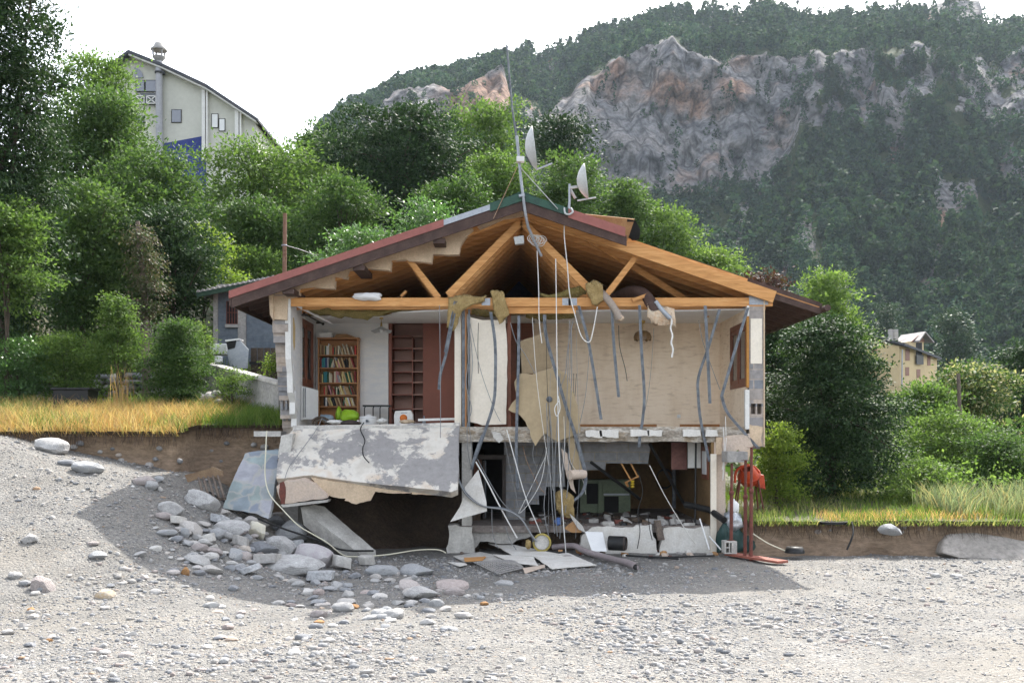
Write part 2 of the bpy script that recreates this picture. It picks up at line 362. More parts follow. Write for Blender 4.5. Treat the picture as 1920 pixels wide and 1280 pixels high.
# foliage
lm_dark = leafmat('dark_leaves', [(.014, .032, .014), (.028, .058, .022), (.046, .084, .032)], .22)
lm_mid = leafmat('mid_green_leaves', [(.032, .064, .02), (.064, .118, .034), (.10, .16, .05)], .39)
lm_light = leafmat('light_green_leaves', [(.055, .10, .026), (.10, .165, .042), (.15, .22, .068)], .45)
lm_yellow = leafmat('yellow_green_leaves', [(.10, .16, .025), (.15, .22, .04), (.20, .26, .06)], .5)
lm_pine = leafmat('pine_needles', [(.018, .042, .02), (.03, .06, .026), (.04, .07, .03)], .15)
lm_ches = leafmat('chestnut_leaves', [(.03, .07, .018), (.06, .11, .03), (.10, .14, .045), (.36, .34, .20)], .35)
lm_copper = leafmat('copper_leaves', [(.05, .022, .02), (.075, .03, .025), (.05, .04, .02)], .3)
lm_lilac = leafmat('glossy_laurel_leaves', [(.05, .11, .03), (.08, .16, .05), (.11, .20, .07)], .45, .3, .6)
lm_mdark = leafmat('mountain_forest', [(.012, .030, .021), (.02, .044, .027), (.032, .06, .033), (.046, .078, .038)], .3, .8, .1)
def _tone():
    t = lm_mdark.node_tree; b = t.nodes['Principled BSDF']; a = t.nodes.new('ShaderNodeAttribute'); a.attribute_name = 'tone'; m = t.nodes.new('ShaderNodeMixRGB'); m.blend_type = 'MULTIPLY'; m.inputs[0].default_value = 1
    src = b.inputs['Base Color'].links[0].from_socket; t.links.new(src, m.inputs[1]); t.links.new(a.outputs['Color'], m.inputs[2]); t.links.new(m.outputs[0], b.inputs['Base Color'])
_tone()
gm_dry = leafmat('dry_grass', [(.36, .20, .085), (.48, .29, .135), (.58, .41, .22), (.22, .21, .075)], .4, .7, .2)
gm_green = leafmat('green_grass', [(.07, .13, .025), (.12, .19, .04), (.19, .24, .06)], .45, .6, .25)
gm_mixed = leafmat('seeding_grass', [(.08, .13, .035), (.13, .18, .05), (.20, .22, .075), (.40, .35, .18)], .45, .7, .2)
gm_silver = leafmat('silvery_grass', [(.16, .20, .12), (.24, .28, .19), (.42, .34, .19)], .4, .7, .2)
m_trunk = mat('bark', (.10, .075, .055), (.065, .05, .038), 6, bump=.9, bscale=18, bdist=.04, dirt=.4)
m_trunk_pale = mat('pale_bark', (.19, .15, .12), (.13, .10, .085), 6, bump=.9, bscale=18, bdist=.04, dirt=.4)

def bankmat():
    t = NT('earth_bank_strata'); v = t.coord('Object'); a = t.n('Attribute', attribute_name='depth'); n = t.noise(v, 1.4, 7, .65); n2 = t.noise(t.coord('Object', (1, 1, 3)), 5, 6, .7)
    f = t.math('ADD', a.outputs['Fac'], t.math('MULTIPLY', t.math('SUBTRACT', n, .5), .22))
    col = t.ramp(f, [(.0, (.07, .048, .032)), (.07, (.095, .066, .045)), (.14, (.22, .155, .10)), (.35, (.30, .22, .15)), (.6, (.26, .19, .135))])
    col = t.mix(1, col, t.ramp(n2, [(.3, (.6,)*3), (.68, (1.25,)*3)]), 'MULTIPLY'); t.bump(t.math('ADD', n2, n), .8, .08); return t.fin(col, .95, .1)
m_bank = bankmat()
# ------------------------------------------------------------------ terrain
def gz(X, Y):
    X = np.asarray(X, float); Y = np.asarray(Y, float)
    base = -2.5+.55*(1-sst(6, 17, Y))
    fac = np.interp(X, [-16, -10.4, -9, -6.85, -5.65, -4.8, -3.4], [1.2, .95, .8, .64, .4, .2, 0])
    m = 2.6*fac*sst(11.2, 20.0, Y)
    return base+m+.05*fbm(X*.7, Y*.7, 0, 3, 11)+.02*fbm(X*3, Y*3, 0, 3, 12)
def tz(X, Y):
    X = np.asarray(X, float); Y = np.asarray(Y, float)
    zl = np.interp(Y, [20, 21, 28, 29, 29.6, 95, 400], [.0, .05, .95, 1.0, 1.8, 18.5, 19]) + .1*np.maximum(Y-29.6, 0)*sst(-12, -30, X)
    zr = np.interp(Y, [20, 21, 30, 60, 150, 260], [-1.84, -1.83, -1.65, -1.5, 6, 3])
    k = np.maximum(Y-30, 0); w = sst(.5+k*.07, 4.7+k*.46, X)
    return zl*(1-w)+zr*w+.08*fbm(X*.5, Y*.5, 0, 3, 21)*sst(21, 24, Y)
def grid(xs, ys_of, zf):
    nx = len(xs); V = []
    for x in xs: V.append(np.stack([np.full(len(ys_of(x)), x), ys_of(x), zf(np.full(len(ys_of(x)), x), ys_of(x))], 1))
    ny = len(V[0]); V = np.concatenate(V); i = np.arange(nx-1)[:, None]*ny+np.arange(ny-1)[None]; i = i.ravel()
    return V, np.stack([i, i+ny, i+ny+1, i+1], 1)
xs = np.concatenate([np.linspace(-60, -16, 23)[:-1], np.linspace(-16, 16, 215), np.linspace(16, 60, 23)[1:]])
ys = np.concatenate([np.linspace(-4, 5, 10)[:-1], np.linspace(5, 22.6, 150)])
V, Q = grid(xs, lambda x: ys, gz)
tag(npmesh('gravel_riverbed', V, Q, m_gravel, smooth=True), kind='structure')
def yb(x):
    if x < -7.0: return 20.9+.12*float(vnoise(x*.8, 0, 0, 5))
    if x < -5.0: return 22.0
    if x < 4.55: return 29.1
    return 20.75+.15*float(vnoise(x*.9, 0, 0, 6))
offs = np.concatenate([np.arange(0, 12, .3), 12*1.09**np.arange(0, 40)]); offs = offs[offs < 290]
xs = np.unique(np.concatenate([-16*1.12**np.arange(0, 26), np.arange(-16, 16.01, .3), [-7.02, -6.98, -5.03, -4.99, 4.53, 4.57], 16*1.12**np.arange(0, 28)]))
V, Q = grid(xs, lambda x: yb(x)+offs, tz)
m_soil = mat('grassy_soil', (.055, .07, .022), (.10, .085, .045), .8, bump=.8, bscale=10, bdist=.05, dirt=.4)
tag(npmesh('ground', V, Q, m_soil, smooth=True), kind='structure')
def bank(x0, x1):
    xs = np.arange(x0, x1, .12); rows = 16; V = []; D = []
    for x in xs:
        y0 = yb(x); zt = float(tz(x, y0+.05))+.03
        for r in range(rows):
            t = r/(rows-1); z = zt+(-2.85-zt)*t
            y = y0+.04-.35*t**2+.36*float(fbm(x*1.3, z*2.2, 0, 5, 31))*min(1, 6*t)+.16*math.sin(min(1, t*3)*math.pi)
            V.append((x, y, z)); D.append(t)
    V = np.array(V); n = len(xs); i = (np.arange(n-1)[:, None]*rows+np.arange(rows-1)[None]).ravel()
    return V, np.stack([i, i+1, i+rows+1, i+rows], 1), np.array(D)
for a, b in ((-24, -4.97), (4.6, 30)):
    V, Q, D = bank(a, b); tag(npmesh('earth_bank', V, Q, m_bank, smooth=True, attr={'depth': D*(2.9 if a < 0 else 1.6)}), kind='structure')
# earth washed out under the house
xs = np.linspace(-5.2, -.7, 50); ys = np.linspace(20.2, 26, 50)
def cave(X, Y):
    return -2.62+2.2*sst(21.2, 25.2, Y-.5*np.sin(X*2.1))+.28*fbm(X*1.6, Y*1.6, 0, 4, 41)
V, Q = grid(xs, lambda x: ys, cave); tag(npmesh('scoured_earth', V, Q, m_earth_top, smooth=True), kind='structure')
# ------------------------------------------------------------------ grass
def grass(name, X, Y, Z, h, w, m, lean=.35, seed=1, wind=(0, 0)):
    g = np.random.default_rng(seed); n = len(X); a = g.uniform(0, 2*np.pi, n); hh = h*g.uniform(.45, 1.15, n)
    dx, dy = np.cos(a), np.sin(a); b = g.uniform(0, 2*np.pi, n); l = hh*lean*g.uniform(.2, 1.6, n)
    lx, ly = np.cos(b)*l+wind[0]*hh, np.sin(b)*l+wind[1]*hh
    base = np.stack([X, Y, Z], 1); s = np.stack([dx, dy, 0*dx], 1)*w/2
    mid = base+np.stack([lx*.35, ly*.35, hh*.6], 1); tip = base+np.stack([lx, ly, hh], 1)
    Vv = np.stack([base-s, base+s, mid+s*.8, mid-s*.8, tip+s*.15, tip-s*.15], 1).reshape(-1, 3)
    o = np.arange(n)*6; Qd = np.concatenate([np.stack([o, o+1, o+2, o+3], 1), np.stack([o+3, o+2, o+4, o+5], 1)])
    return tag(npmesh(name, Vv, Qd, m), kind='stuff')
def scat(n, x0, x1, y0, y1, seed, dens=None):
    g = np.random.default_rng(seed); X = g.uniform(x0, x1, n); Y = g.uniform(y0, y1, n)
    k = np.ones(n, bool) if dens is None else g.uniform(0, 1, n) < dens(X, Y)
    return X[k], Y[k]
ybv = np.vectorize(yb)
def edge(X, Y): return (Y > ybv(X)-.02)*1.0
X, Y = scat(26000, -16, -6.3, 20.85, 25.2, 1, lambda X, Y: edge(X, Y)*sst(-6.2, -7.6, X+.5*vnoise(X*2, Y*2))*sst(26, 23.8, Y)*(.3+.7*sst(-.3, .2, fbm(X*.9, Y*.9, 0, 3, 3))))
grass('dry_grass', X, Y, tz(X, Y)-.02, .44, .013, gm_dry, .7, 1)
X, Y = scat(16000, -16, -6.8, 21.1, 25.5, 14, lambda X, Y: edge(X, Y)*sst(-.15, .2, fbm(X*.7, Y*.7, 3, 3, 3))); grass('green_grass', X, Y, tz(X, Y)-.02, .42, .015, gm_mixed, .6, 14)
X, Y = scat(1500, -16, -6.5, 20.8, 21.15, 2, lambda X, Y: edge(X, Y))
grass('dry_grass', X, Y, tz(X, Y)-.08, .3, .013, gm_dry, .9, 2, (0, -.7))
X, Y = scat(15000, -8.2, -5.05, 21.2, 27, 3, lambda X, Y: edge(X, Y)*sst(-8.2, -6.6, X+.6*vnoise(X*2, Y*2))*(.3+.7*sst(-.2, .2, fbm(X*1.1, Y*1.1, 0, 3, 4))))
grass('green_grass', X, Y, tz(X, Y)-.02, .36, .014, gm_green, .5, 3)
X, Y = scat(16000, -26, -5.2, 24.5, 34, 4, lambda X, Y: .2+.8*sst(-.1, .35, fbm(X*.5, Y*.5, 0, 3, 5)))
grass('green_grass', X, Y, tz(X, Y)-.02, .42, .022, gm_green, .5, 4)
X, Y = scat(34000, 4.6, 17, 20.7, 31, 5, lambda X, Y: edge(X, Y)*(.25+.75*sst(-.15, .2, fbm(X*.8, Y*.8, 0, 3, 6))))
sel = fbm(X*.55, Y*.55, 0, 3, 7)+.05*np.random.default_rng(9).normal(size=len(X))
k = sel > -.02
grass('seeding_grass', X[k], Y[k], tz(X[k], Y[k])-.02, .26, .013, gm_mixed, .6, 5)
grass('green_grass', X[~k], Y[~k], tz(X[~k], Y[~k])-.02, .24, .014, gm_green, .5, 6)
X, Y = scat(1100, 6.6, 10.5, 20.8, 22.0, 8, lambda X, Y: edge(X, Y)*sst(0, .3, fbm(X*.7, Y*1.2, 0, 3, 8)+.15))
grass('dry_grass', X, Y, tz(X, Y)-.02, .22, .012, gm_dry, .5, 8)
X, Y = scat(6000, 9.6, 14.5, 21.4, 24, 10, lambda X, Y: sst(-.2, .2, fbm(X*1.2, Y*1.2, 0, 3, 10)))
grass('silvery_grass', X, Y, tz(X, Y)-.02, .7, .018, gm_silver, .6, 10, (.1, 0))
X, Y = scat(1400, 5, 13, 20.62, 20.9, 11, lambda X, Y: .5+.5*(fbm(X*1.2, Y, 0, 2, 3) > 0))
grass('dry_grass', X, Y, tz(X, Y)-.06, .16, .013, gm_mixed, .9, 11, (0, -.6))
g = np.random.default_rng(44)
for x0, x1, n in ((-12.5, -5.1, 420), (4.8, 12, 420)):
    X = g.uniform(x0, x1, n); Y = ybv(X)-.08-.1*g.uniform(size=n); o = grass('hanging_roots', X, Y, tz(X, Y+.1)-.02, -.32, .012, m_earth_top, .35, 45, (0, .25))
# ------------------------------------------------------------------ mountain
crx = [0, 300, 560, 640, 700, 760, 820, 870, 930, 960, 985, 1012, 1060, 1120, 1180, 1250, 1330, 1405, 1412, 1440, 1455, 1462, 1500, 1545, 1600, 1690, 1735, 1745, 1790, 1838, 1846, 1920, 2100, 2600]
cry = [560, 470, 300, 218, 192, 165, 150, 136, 122, 108, 88, 110, 86, 66, 50, 32, 24, 24, 6, 2, 16, 26, 22, 34, 30, 20, 30, 8, -2, 0, 44, 42, 60, 130]
cbx = [600, 800, 850, 945, 960, 1030, 1060, 1100, 1200, 1330, 1420, 1470, 1500, 1560, 1640, 1760, 1800, 1860, 1920, 2300]
cby = [260, 235, 250, 245, 200, 250, 300, 325, 345, 350, 330, 280, 220, 215, 200, 190, 200, 220, 220, 230]
ctx = [600, 800, 850, 945, 960, 1030, 1060, 1100, 1200, 1260, 1330, 1400, 1500, 1640, 1760, 1860, 1920, 2300]
cty = [245, 150, 165, 130, 185, 225, 190, 150, 90, 78, 112, 96, 112, 92, 92, 118, 88, 110]
def mtn(u, t):
    """u: column in the picture's azimuth (pixels of the reference), t: 0 foot .. 1 crest -> X,Y,Z,rock"""
    w = 14*fbm(u/55., t*5, 0, 3, 51); uu = u+w
    yc = np.interp(u, crx, cry)+3.0*vnoise(u/9., 0, 0, 52); cb = np.interp(uu, cbx, cby)+22*fbm(u/60., 2, 0, 4, 53); ct = np.interp(uu, ctx, cty)+12*fbm(u/45., 5, 0, 4, 54)
    ct = np.maximum(ct, yc+6); cb = np.maximum(cb, ct+10)
    ky = [0, .30, .52, .66, 1.0]; Yk = [225, 330, 455, 492, 690]
    p0, p1 = 800.+0*u, cb+(800-cb)*.5
    Yv = np.interp(t, ky, Yk)
    py = np.where(t < .30, p0+(p1-p0)*t/.30, np.where(t < .52, p1+(cb-p1)*(t-.30)/.22, np.where(t < .66, cb+(ct-cb)*(t-.52)/.14, ct+(yc-ct)*(t-.66)/.34)))
    d = fbm(u/70., t*7, 0, 5, 55); rg = 1-np.abs(fbm(u/38., t*9, 0, 4, 56))*2.2
    cl = sst(.47, .55, t)*sst(.71, .64, t)
    edge_ = sst(1, .9, t)*sst(0, .1, t)
    X0 = (u-960)/F*Yv; Z0 = (HZ-py)/F*Yv
    led_ = (Z0*.9+X0*.22+34*fbm(X0/60., Z0/45., 0, 4, 65))/17.; st_ = led_-np.floor(led_)
    ridge = 1-np.abs(fbm(X0/34.+Z0/55., Z0/60.-X0/90., 1, 4, 66))*2.4
    Yv = Yv+(24*fbm(X0/95., Z0/95., 0, 4, 55)+cl*(10*ridge+9*(1-np.abs(fbm(X0/15.-Z0/60., Z0/38., 2, 4, 67))*2.4)+4*fbm(X0/6., Z0/9., 2, 4, 70)+2.0*st_*np.clip(fbm(X0/30., Z0/20., 5, 3, 68)+.3, 0, 1)-12)+(1-cl)*6*fbm(X0/22., Z0/22., 0, 3, 57))*edge_
    size = (cb-ct)/120.
    rock = cl*sst(.12, .4, size+.55*fbm(u/40., t*12, 0, 4, 58)-.5*sst(1450, 1560, u)+.7*(fbm(u/30., t*22, 5, 4, 75)-.1)*sst(1440, 1520, u))
    rock = np.maximum(rock, sst(.17, .3, fbm(u/42., t*15, 7, 5, 59)-.2*sst(1500, 1000, u)-.12*sst(.45, 0, t))*sst(1000, 1500, u)*.62*sst(.75, .6, t))
    rock = np.maximum(rock, sst(.10, .2, fbm(u/60., t*14, 3, 4, 60)-.12)*sst(.66, .8, t)*.8)
    pk = np.where(np.abs(u-1792) < 52, sst(.84, .9, t), sst(.93, .985, t))*((np.abs(u-1432) < 28)|(np.abs(u-1792) < 52)|(np.abs(u-985) < 32)|(np.abs(u-1690) < 40)|(np.abs(u-1497) < 14))
    rock = np.maximum(rock, pk)
    ux = (u-960)/F
    return ux*Yv, Yv, (HZ-py)/F*Yv+3*fbm(u/20., t*25, 0, 3, 61)*edge_, rock
us = np.concatenate([np.arange(-200, 580, 10.), np.arange(580, 1960, 3.5), np.arange(1960, 2700, 8.)]); ts = np.concatenate([np.linspace(0, .5, 45)[:-1], np.linspace(.5, .7, 120)[:-1], np.linspace(.7, 1, 40)])
U, T = np.meshgrid(us, ts, indexing='ij'); X, Y, Z, RK = mtn(U.ravel(), T.ravel())
ny = len(ts)
# back of the ridge falls away behind the crest
Vm = np.stack([X, Y, Z], 1); i = (np.arange(len(us)-1)[:, None]*ny+np.arange(ny-1)[None]).ravel()
Qm = np.stack([i, i+ny, i+ny+1, i+1], 1)
top = np.arange(len(us))*ny+ny-1; nb = len(Vm)
back = Vm[top].copy(); back[:, 1] += 260; back[:, 0] *= 1.25; back[:, 2] = back[:, 2]*.45
Vm = np.concatenate([Vm, back]); RK = np.concatenate([RK, np.zeros(len(back))]); j = np.arange(len(us)-1)
Qm = np.concatenate([Qm, np.stack([top[j], top[j+1], nb+j+1, nb+j], 1)])
def rockmat():
    t = NT('limestone_mountain'); v = t.coord('Object'); a = t.n('Attribute', attribute_name='rock')
    vs = t.coord('Object', (1, 1, 1.25))
    n = t.noise(vs, .05, 9, .6); n2 = t.noise(v, .42, 7, .7)
    rock = t.ramp(n, [(.30, (.11, .11, .12)), (.44, (.215, .21, .215)), (.56, (.29, .27, .26)), (.7, (.165, .16, .165))])
    o = t.noise(v, .016, 5, .6); of = t.ramp(o, [(.53, 0), (.62, .8)]); rock = t.mix(of, rock, (.33, .185, .115))
    rock = t.mix(1, rock, t.ramp(n2, [(.32, (.38,)*3), (.62, (1.25,)*3)]), 'MULTIPLY')
    vc = t.n('TexVoronoi', feature='DISTANCE_TO_EDGE'); vc.inputs['Scale'].default_value = .09; t.l(t.coord('Object', (1, 1, .6)), vc.inputs['Vector']); rock = t.mix(1, rock, t.ramp(vc.outputs['Distance'], [(0, (.45,)*3), (.1, (1,)*3)]), 'MULTIPLY')
    veg = t.ramp(n2, [(.3, (.022, .035, .015)), (.6, (.05, .066, .024)), (.75, (.11, .105, .06))])
    nf = t.math('ADD', a.outputs['Fac'], t.math('MULTIPLY', t.math('SUBTRACT', n2, .5), .9)); fac = t.ramp(nf, [(.42, 0), (.55, 1)])
    h = t.math('ADD', n, t.math('MULTIPLY', n2, .4)); t.bump(h, 1., 6.)
    return t.fin(t.mix(fac, veg, rock), .95, .1)
tag(npmesh('mountain', Vm, Qm, rockmat(), base=(0, 0, 0), attr={'rock': RK}), kind='structure')
def clump(n, seed, cone):
    g = np.random.default_rng(seed); z = g.uniform(0, 1, n); a = g.uniform(0, 2*np.pi, n)
    r = (.30*(1-z)**.8+.04) if cone else .42*np.sqrt(np.clip(1-(2*z-1.05)**2, .05, 1))
    r = r*np.sqrt(g.uniform(.35, 1, n)); c = np.stack([r*np.cos(a), r*np.sin(a), z*.9+.06], 1)
    s = g.uniform(.07, .15, n)[:, None]*(1.0 if cone else 1.25)*(46./n)**.5; d1 = g.normal(size=(n, 3)); d1 /= np.linalg.norm(d1, axis=1)[:, None]
    d2 = np.cross(d1, g.normal(size=(n, 3))); d2 /= np.linalg.norm(d2, axis=1)[:, None]
    return np.stack([c-d1*s, c+d2*s*.6, c+d1*s, c-d2*s*.6], 1)
g = np.random.default_rng(77); N = 25000
u = g.uniform(560, 2300, N); t = g.uniform(.02, 1, N)**.9; x, y, z, rk = mtn(u, t)
led = np.abs(fbm(u/75.+t*3, t*13-u/90., 4, 3, 64)) < .05; keep = g.uniform(0, 1, N) > np.where(led & (rk > .3), .3, np.clip(rk*1.35, 0, .9)); keep &= (fbm(u/45., t*16, 9, 3, 62) > -.33)
x, y, z, u, t = x[keep], y[keep], z[keep], u[keep], t[keep]
n = len(x); cone = (fbm(u/80., t*8, 4, 2, 63)+g.normal(size=n)*.2) > -.05
sz = np.where(cone, g.uniform(6, 11.5, n), g.uniform(4, 8, n))*np.where((t > .5)&(t < .68), .62, 1)*np.where(t < .4, 1.1, 1)
Vs = []; Ts = []; tone = g.uniform(.4, 1.75, n)*(1+.5*fbm(u/60., t*10, 2, 3, 76))*np.where(cone, .85, 1.2)
for kind in (0, 1):
    for var in range(4):
      for near in (0, 1):
        nq = 150 if near else 46; nr_ = (t < .33) & (u > 1150) & (u < 2050)
        tp = clump(nq, 100+kind*10+var, kind); s = (cone == bool(kind)) & (np.arange(n) % 4 == var) & (nr_ == bool(near))
        if not s.any(): continue
        a = g.uniform(0, 6.28, s.sum()); ca, sa = np.cos(a)[:, None, None], np.sin(a)[:, None, None]
        q = tp[None]*sz[s][:, None, None, None]; wd = g.uniform(.8, 1.25, s.sum())[:, None, None]
        qx = (q[..., 0]*ca-q[..., 1]*sa)*wd+x[s][:, None, None]; qy = (q[..., 0]*sa+q[..., 1]*ca)*wd+y[s][:, None, None]; qz = q[..., 2]+z[s][:, None, None]-.5
        Vs.append(np.stack([qx, qy, qz], -1).reshape(-1, 3)); Ts.append(np.repeat(tone[s], nq*4))
Vs = np.concatenate(Vs); tag(npmesh('mountain_forest', Vs, np.arange(len(Vs)).reshape(-1, 4), lm_mdark, attr={'tone': np.concatenate(Ts)}), kind='stuff')
# ------------------------------------------------------------------ the torn-open house
FZ, CZ, BZ, KZ = .17, 2.66, -1.92, -.15          # upper floor, ceiling, basement floor, basement ceiling
H = empty('damaged_house', (0, 21, -2.5), 'two-storey house torn open along its front, showing rooms, orange roof timbers and hanging debris', 'house')
def hb(name, m, *boxes, parent=H, bevel=0):
    b = MB()
    for q in boxes: b.box(*q)
    return b.build(name, m, parent, bevel)
XL0, XL1, XR0, XR1, YB = -5.05, -4.72, 5.0, 5.30, 23.75
rh = random.Random(3)
# left wall: broken block courses, leaning back towards the foot
poly = [(20.95, 2.95)]; z = 2.95
while z > .05:
    nz = max(z-.2, 0); t = (2.95-z)/2.95; y = 20.95+1.15*max(0, t-.12)**1.15+rh.uniform(-.06, .09)
    poly += [(y, z), (y+rh.uniform(0, .05), nz)]; z = nz
poly += [(22.35, -.05), (22.35, -.6), (23.44+.0, -.6)]
wz0, wz1, wy0, wy1 = 1.09, 2.60, 21.96+.25, 23.44
front = [(y, z) for y, z in poly if y < 90]
# front piece up to the window, then sill, head and the rest
pf = [(y, z) for y, z in front[:-3]]+[(22.55, 0), (22.55, 2.95)]
b = MB().prism([(XL0, y, z) for y, z in pf], (XL1-XL0, 0, 0)); b.build('wall', m_blocksec, H)
hb('wall', m_blocksec, (XL0, XL1, 22.55, 29, -2.6, wz0), (XL0, XL1, 22.55, 29, wz1, 3.0), (XL0, XL1, wy1, 29, wz0, wz1))
# the hollow blocks at the broken edge
hb('broken_block', m_cmu, (XL0+.02, XL0+.07, 21.62, 21.8, .55, .74), (XL0+.13, XL0+.17, 21.6, 21.8, .55, .74), (XL1-.08, XL1-.03, 21.6, 21.8, .55, .74), (XL0+.02, XL0+.07, 21.82, 21.99, .3, .49), (XL0+.14, XL0+.18, 21.83, 21.99, .3, .49), (XL1-.07, XL1-.02, 21.8, 21.99, .3, .49))
# plaster lining of the left room
lin = [(21.02, 2.86), (21.06, 2.3), (21.1, 1.65), (21.28, 1.5), (21.3, 1.1), (21.5, .95), (21.55, .6), (21.75, .5), (21.8, .2), (22.18, .2), (22.18, 2.86)]
MB().prism([(XL1, y, z) for y, z in lin], (.05, 0, 0)).build('plaster_lining', m_greywall, H)
hb('plaster_lining', m_greywall, (XL1, XL1+.05, 22.18, YB, FZ, wz0), (XL1, XL1+.05, 22.18, YB, wz1, 2.86), (XL1, XL1+.05, wy1, YB, wz0, wz1))
lin2 = [(21.0, 2.86), (21.04, 2.3), (21.07, 1.6), (21.2, 1.3), (21.24, .9), (21.45, .7), (21.45, .45), (21.62, .35), (21.6, .18), (21.76, .2), (21.5, .75), (21.33, 1.0), (21.27, 1.45), (21.12, 1.7), (21.09, 2.3), (21.06, 2.86)]
MB().prism([(XL1+.055, y-.05, z) for y, z in lin2], (-.12, 0, 0)).build('plaster_edge', m_white, H)
MB().prism([(XL1+.052, y, z) for y, z in [(21.2, 2.5), (21.3, 2.5), (21.42, 2.3), (21.4, 1.9), (21.3, 1.8), (21.22, 2.0)]], (.006, 0, 0)).build('foam_patch', m_yellow if False else mat('yellowed_foam', (.55, .40, .18), (.48, .36, .2), 5), H)
def window(xw, sx, y0, y1, z0, z1):
    """casement in a side wall at x=xw, sx = direction into the room"""
    w = MB(); x0, x1 = xw, xw+.07*sx
    for a, c, e, f in ((y0, y0+.08, z0, z1), (y1-.08, y1, z0, z1), (y0+.08, y1-.08, z0, z0+.1), (y0+.08, y1-.08, z1-.1, z1), ((y0+y1)/2-.05, (y0+y1)/2+.05, z0+.1, z1-.1)): w.box(x0, x1, a, c, e, f)
    o = w.build('window', m_winwood, H)
    ym = (y0+y1)/2
    for a, c in ((y0+.08, ym-.05), (ym+.05, y1-.08)):
        s = MB(); xa, xb = xw+.015*sx, xw+.055*sx
        for q in ((a+.003, a+.07, z0+.103, z1-.103), (c-.07, c-.003, z0+.103, z1-.103), (a+.07, c-.07, z0+.103, z0+.19), (a+.07, c-.07, z1-.19, z1-.103)): s.box(xa, xb, *q)
        s.build('sash', m_winwood, o)
        MB().box(xw+.03*sx, xw+.036*sx, a+.07, c-.07, z0+.19, z1-.19).build('pane', m_glass_dark, o)
    return o
window(XL1-.02, 1, wy0-.24, wy1, wz0, wz1)
window(XR0+.02, -1, 21.10, 22.62, 1.02, 2.42)
# right wall: pier with its broken end, hollow block visible in section
hb('wall', m_blocksec, (XR0, XR1, 21, 21.22, 1.02, 2.8), (XR0, XR1, 21.0, 29, .66, 1.02), (XR0, XR1, 21.25, 29, -.3, .66), (XR0, XR1, 22.6, 29, 1.02, 2.42), (XR0, XR1, 21.22, 29, 2.42, 2.95))
hb('wall_end', m_blocksec, (XR0, XR1, 21, 21.25, -.25, .44), (XR0, XR0+.04, 21, 21.25, .44, .66), (XR0+.14, XR0+.17, 21, 21.25, .44, .66), (XR1-.035, XR1, 21, 21.25, .44, .66))
hb('render_skin', m_render, (XR1+.002, XR1+.03, 20.98, 29, -.25, 2.85))
hb('window_reveal', mat('orange_reveal', (.45, .22, .05), (.38, .18, .05), 4), (XR0-.055, XR0-.004, 20.97, 21.06, 1.0, 2.5))
hb('plaster_edge', m_white, (XR0-.05, XR0-.003, 20.97, 21.2, 2.5, 2.72)); hb('plaster_edge', m_white, (XR0-.09, XR0-.003, 20.95, 21.05, .12, .95)); hb('plaster_edge', m_cream, (XR0+.03, XR1-.03, 20.985, 20.999, 1.5, 2.45))
MB().prism(jag(pixpoly([(1404, 795), (1430, 800), (1430, 835), (1418, 838), (1404, 826)], 20.97), .08, .03), (0, .25, 0)).build('wall_end', m_render, H)
hb('wall_lining', m_beige, (XR0-.045, XR0-.004, 21.1, YB, FZ, 1.02), (XR0-.045, XR0-.004, 22.62, YB, 1.02, 2.7), (XR0-.045, XR0-.004, 21.25, 22.62, 2.42, 2.7))
# rooms
hb('back_wall', m_greywall, (XL1+.05, -2.95, YB, YB+.1, FZ, CZ+.1))
hb('back_wall', m_beige, (.5, XR0-.045, YB, YB+.12, FZ, CZ+.1))
hb('alcove', m_cupboard, (-2.95, -1.1, 24.4, 24.5, FZ, CZ+.1))
hb('baseboard', m_caseswood, (1.45, 3.45, YB-.02, YB-.002, FZ, FZ+.085), (4.0, XR0-.05, YB-.02, YB-.002, FZ, FZ+.085))
hb('partition', m_cream, (-1.22, -1.08, 21.15, YB+.6, FZ, CZ+.05))
hb('partition_frame', m_steel, (-1.06, -1.0, 21.08, 21.14, FZ, CZ), (-.93, -.89, 21.12, 21.16, FZ, CZ))
hb('partition_frame', m_caseswood, (-.995, -.965, 21.08, 21.2, FZ, CZ))
slab('partition_panel', [(876, 588), (884, 595), (905, 600), (948, 598), (951, 660), (949, 795), (905, 797), (877, 790)], 21.2, (0, .08, 0), m_cream, H, (.15, .012))
hb('door_frame', m_winwood, (-.1, -.02, 21.3, 21.45, FZ, CZ-.05), (.0, .1, 23.7, 23.8, FZ, CZ-.1), (.42, .5, 23.7, 23.8, FZ, CZ-.1), (.1, .42, 23.7, 23.8, CZ-.2, CZ-.1))
hb('corridor_wall', m_ochre, (.5, .6, YB+.12, 27, FZ, CZ+.1), (-1.08, -.98, 24.4, 27, FZ, CZ+.1), (-1.0, .5, 27, 27.1, FZ, CZ+.1))
hb('inner_door', m_winwood, (-.9, .02, 23.72, 23.78, FZ+.01, 2.25))
hb('lintel', m_winwood, (-1.0, .5, 23.70, 23.86, 2.25, CZ+.02))
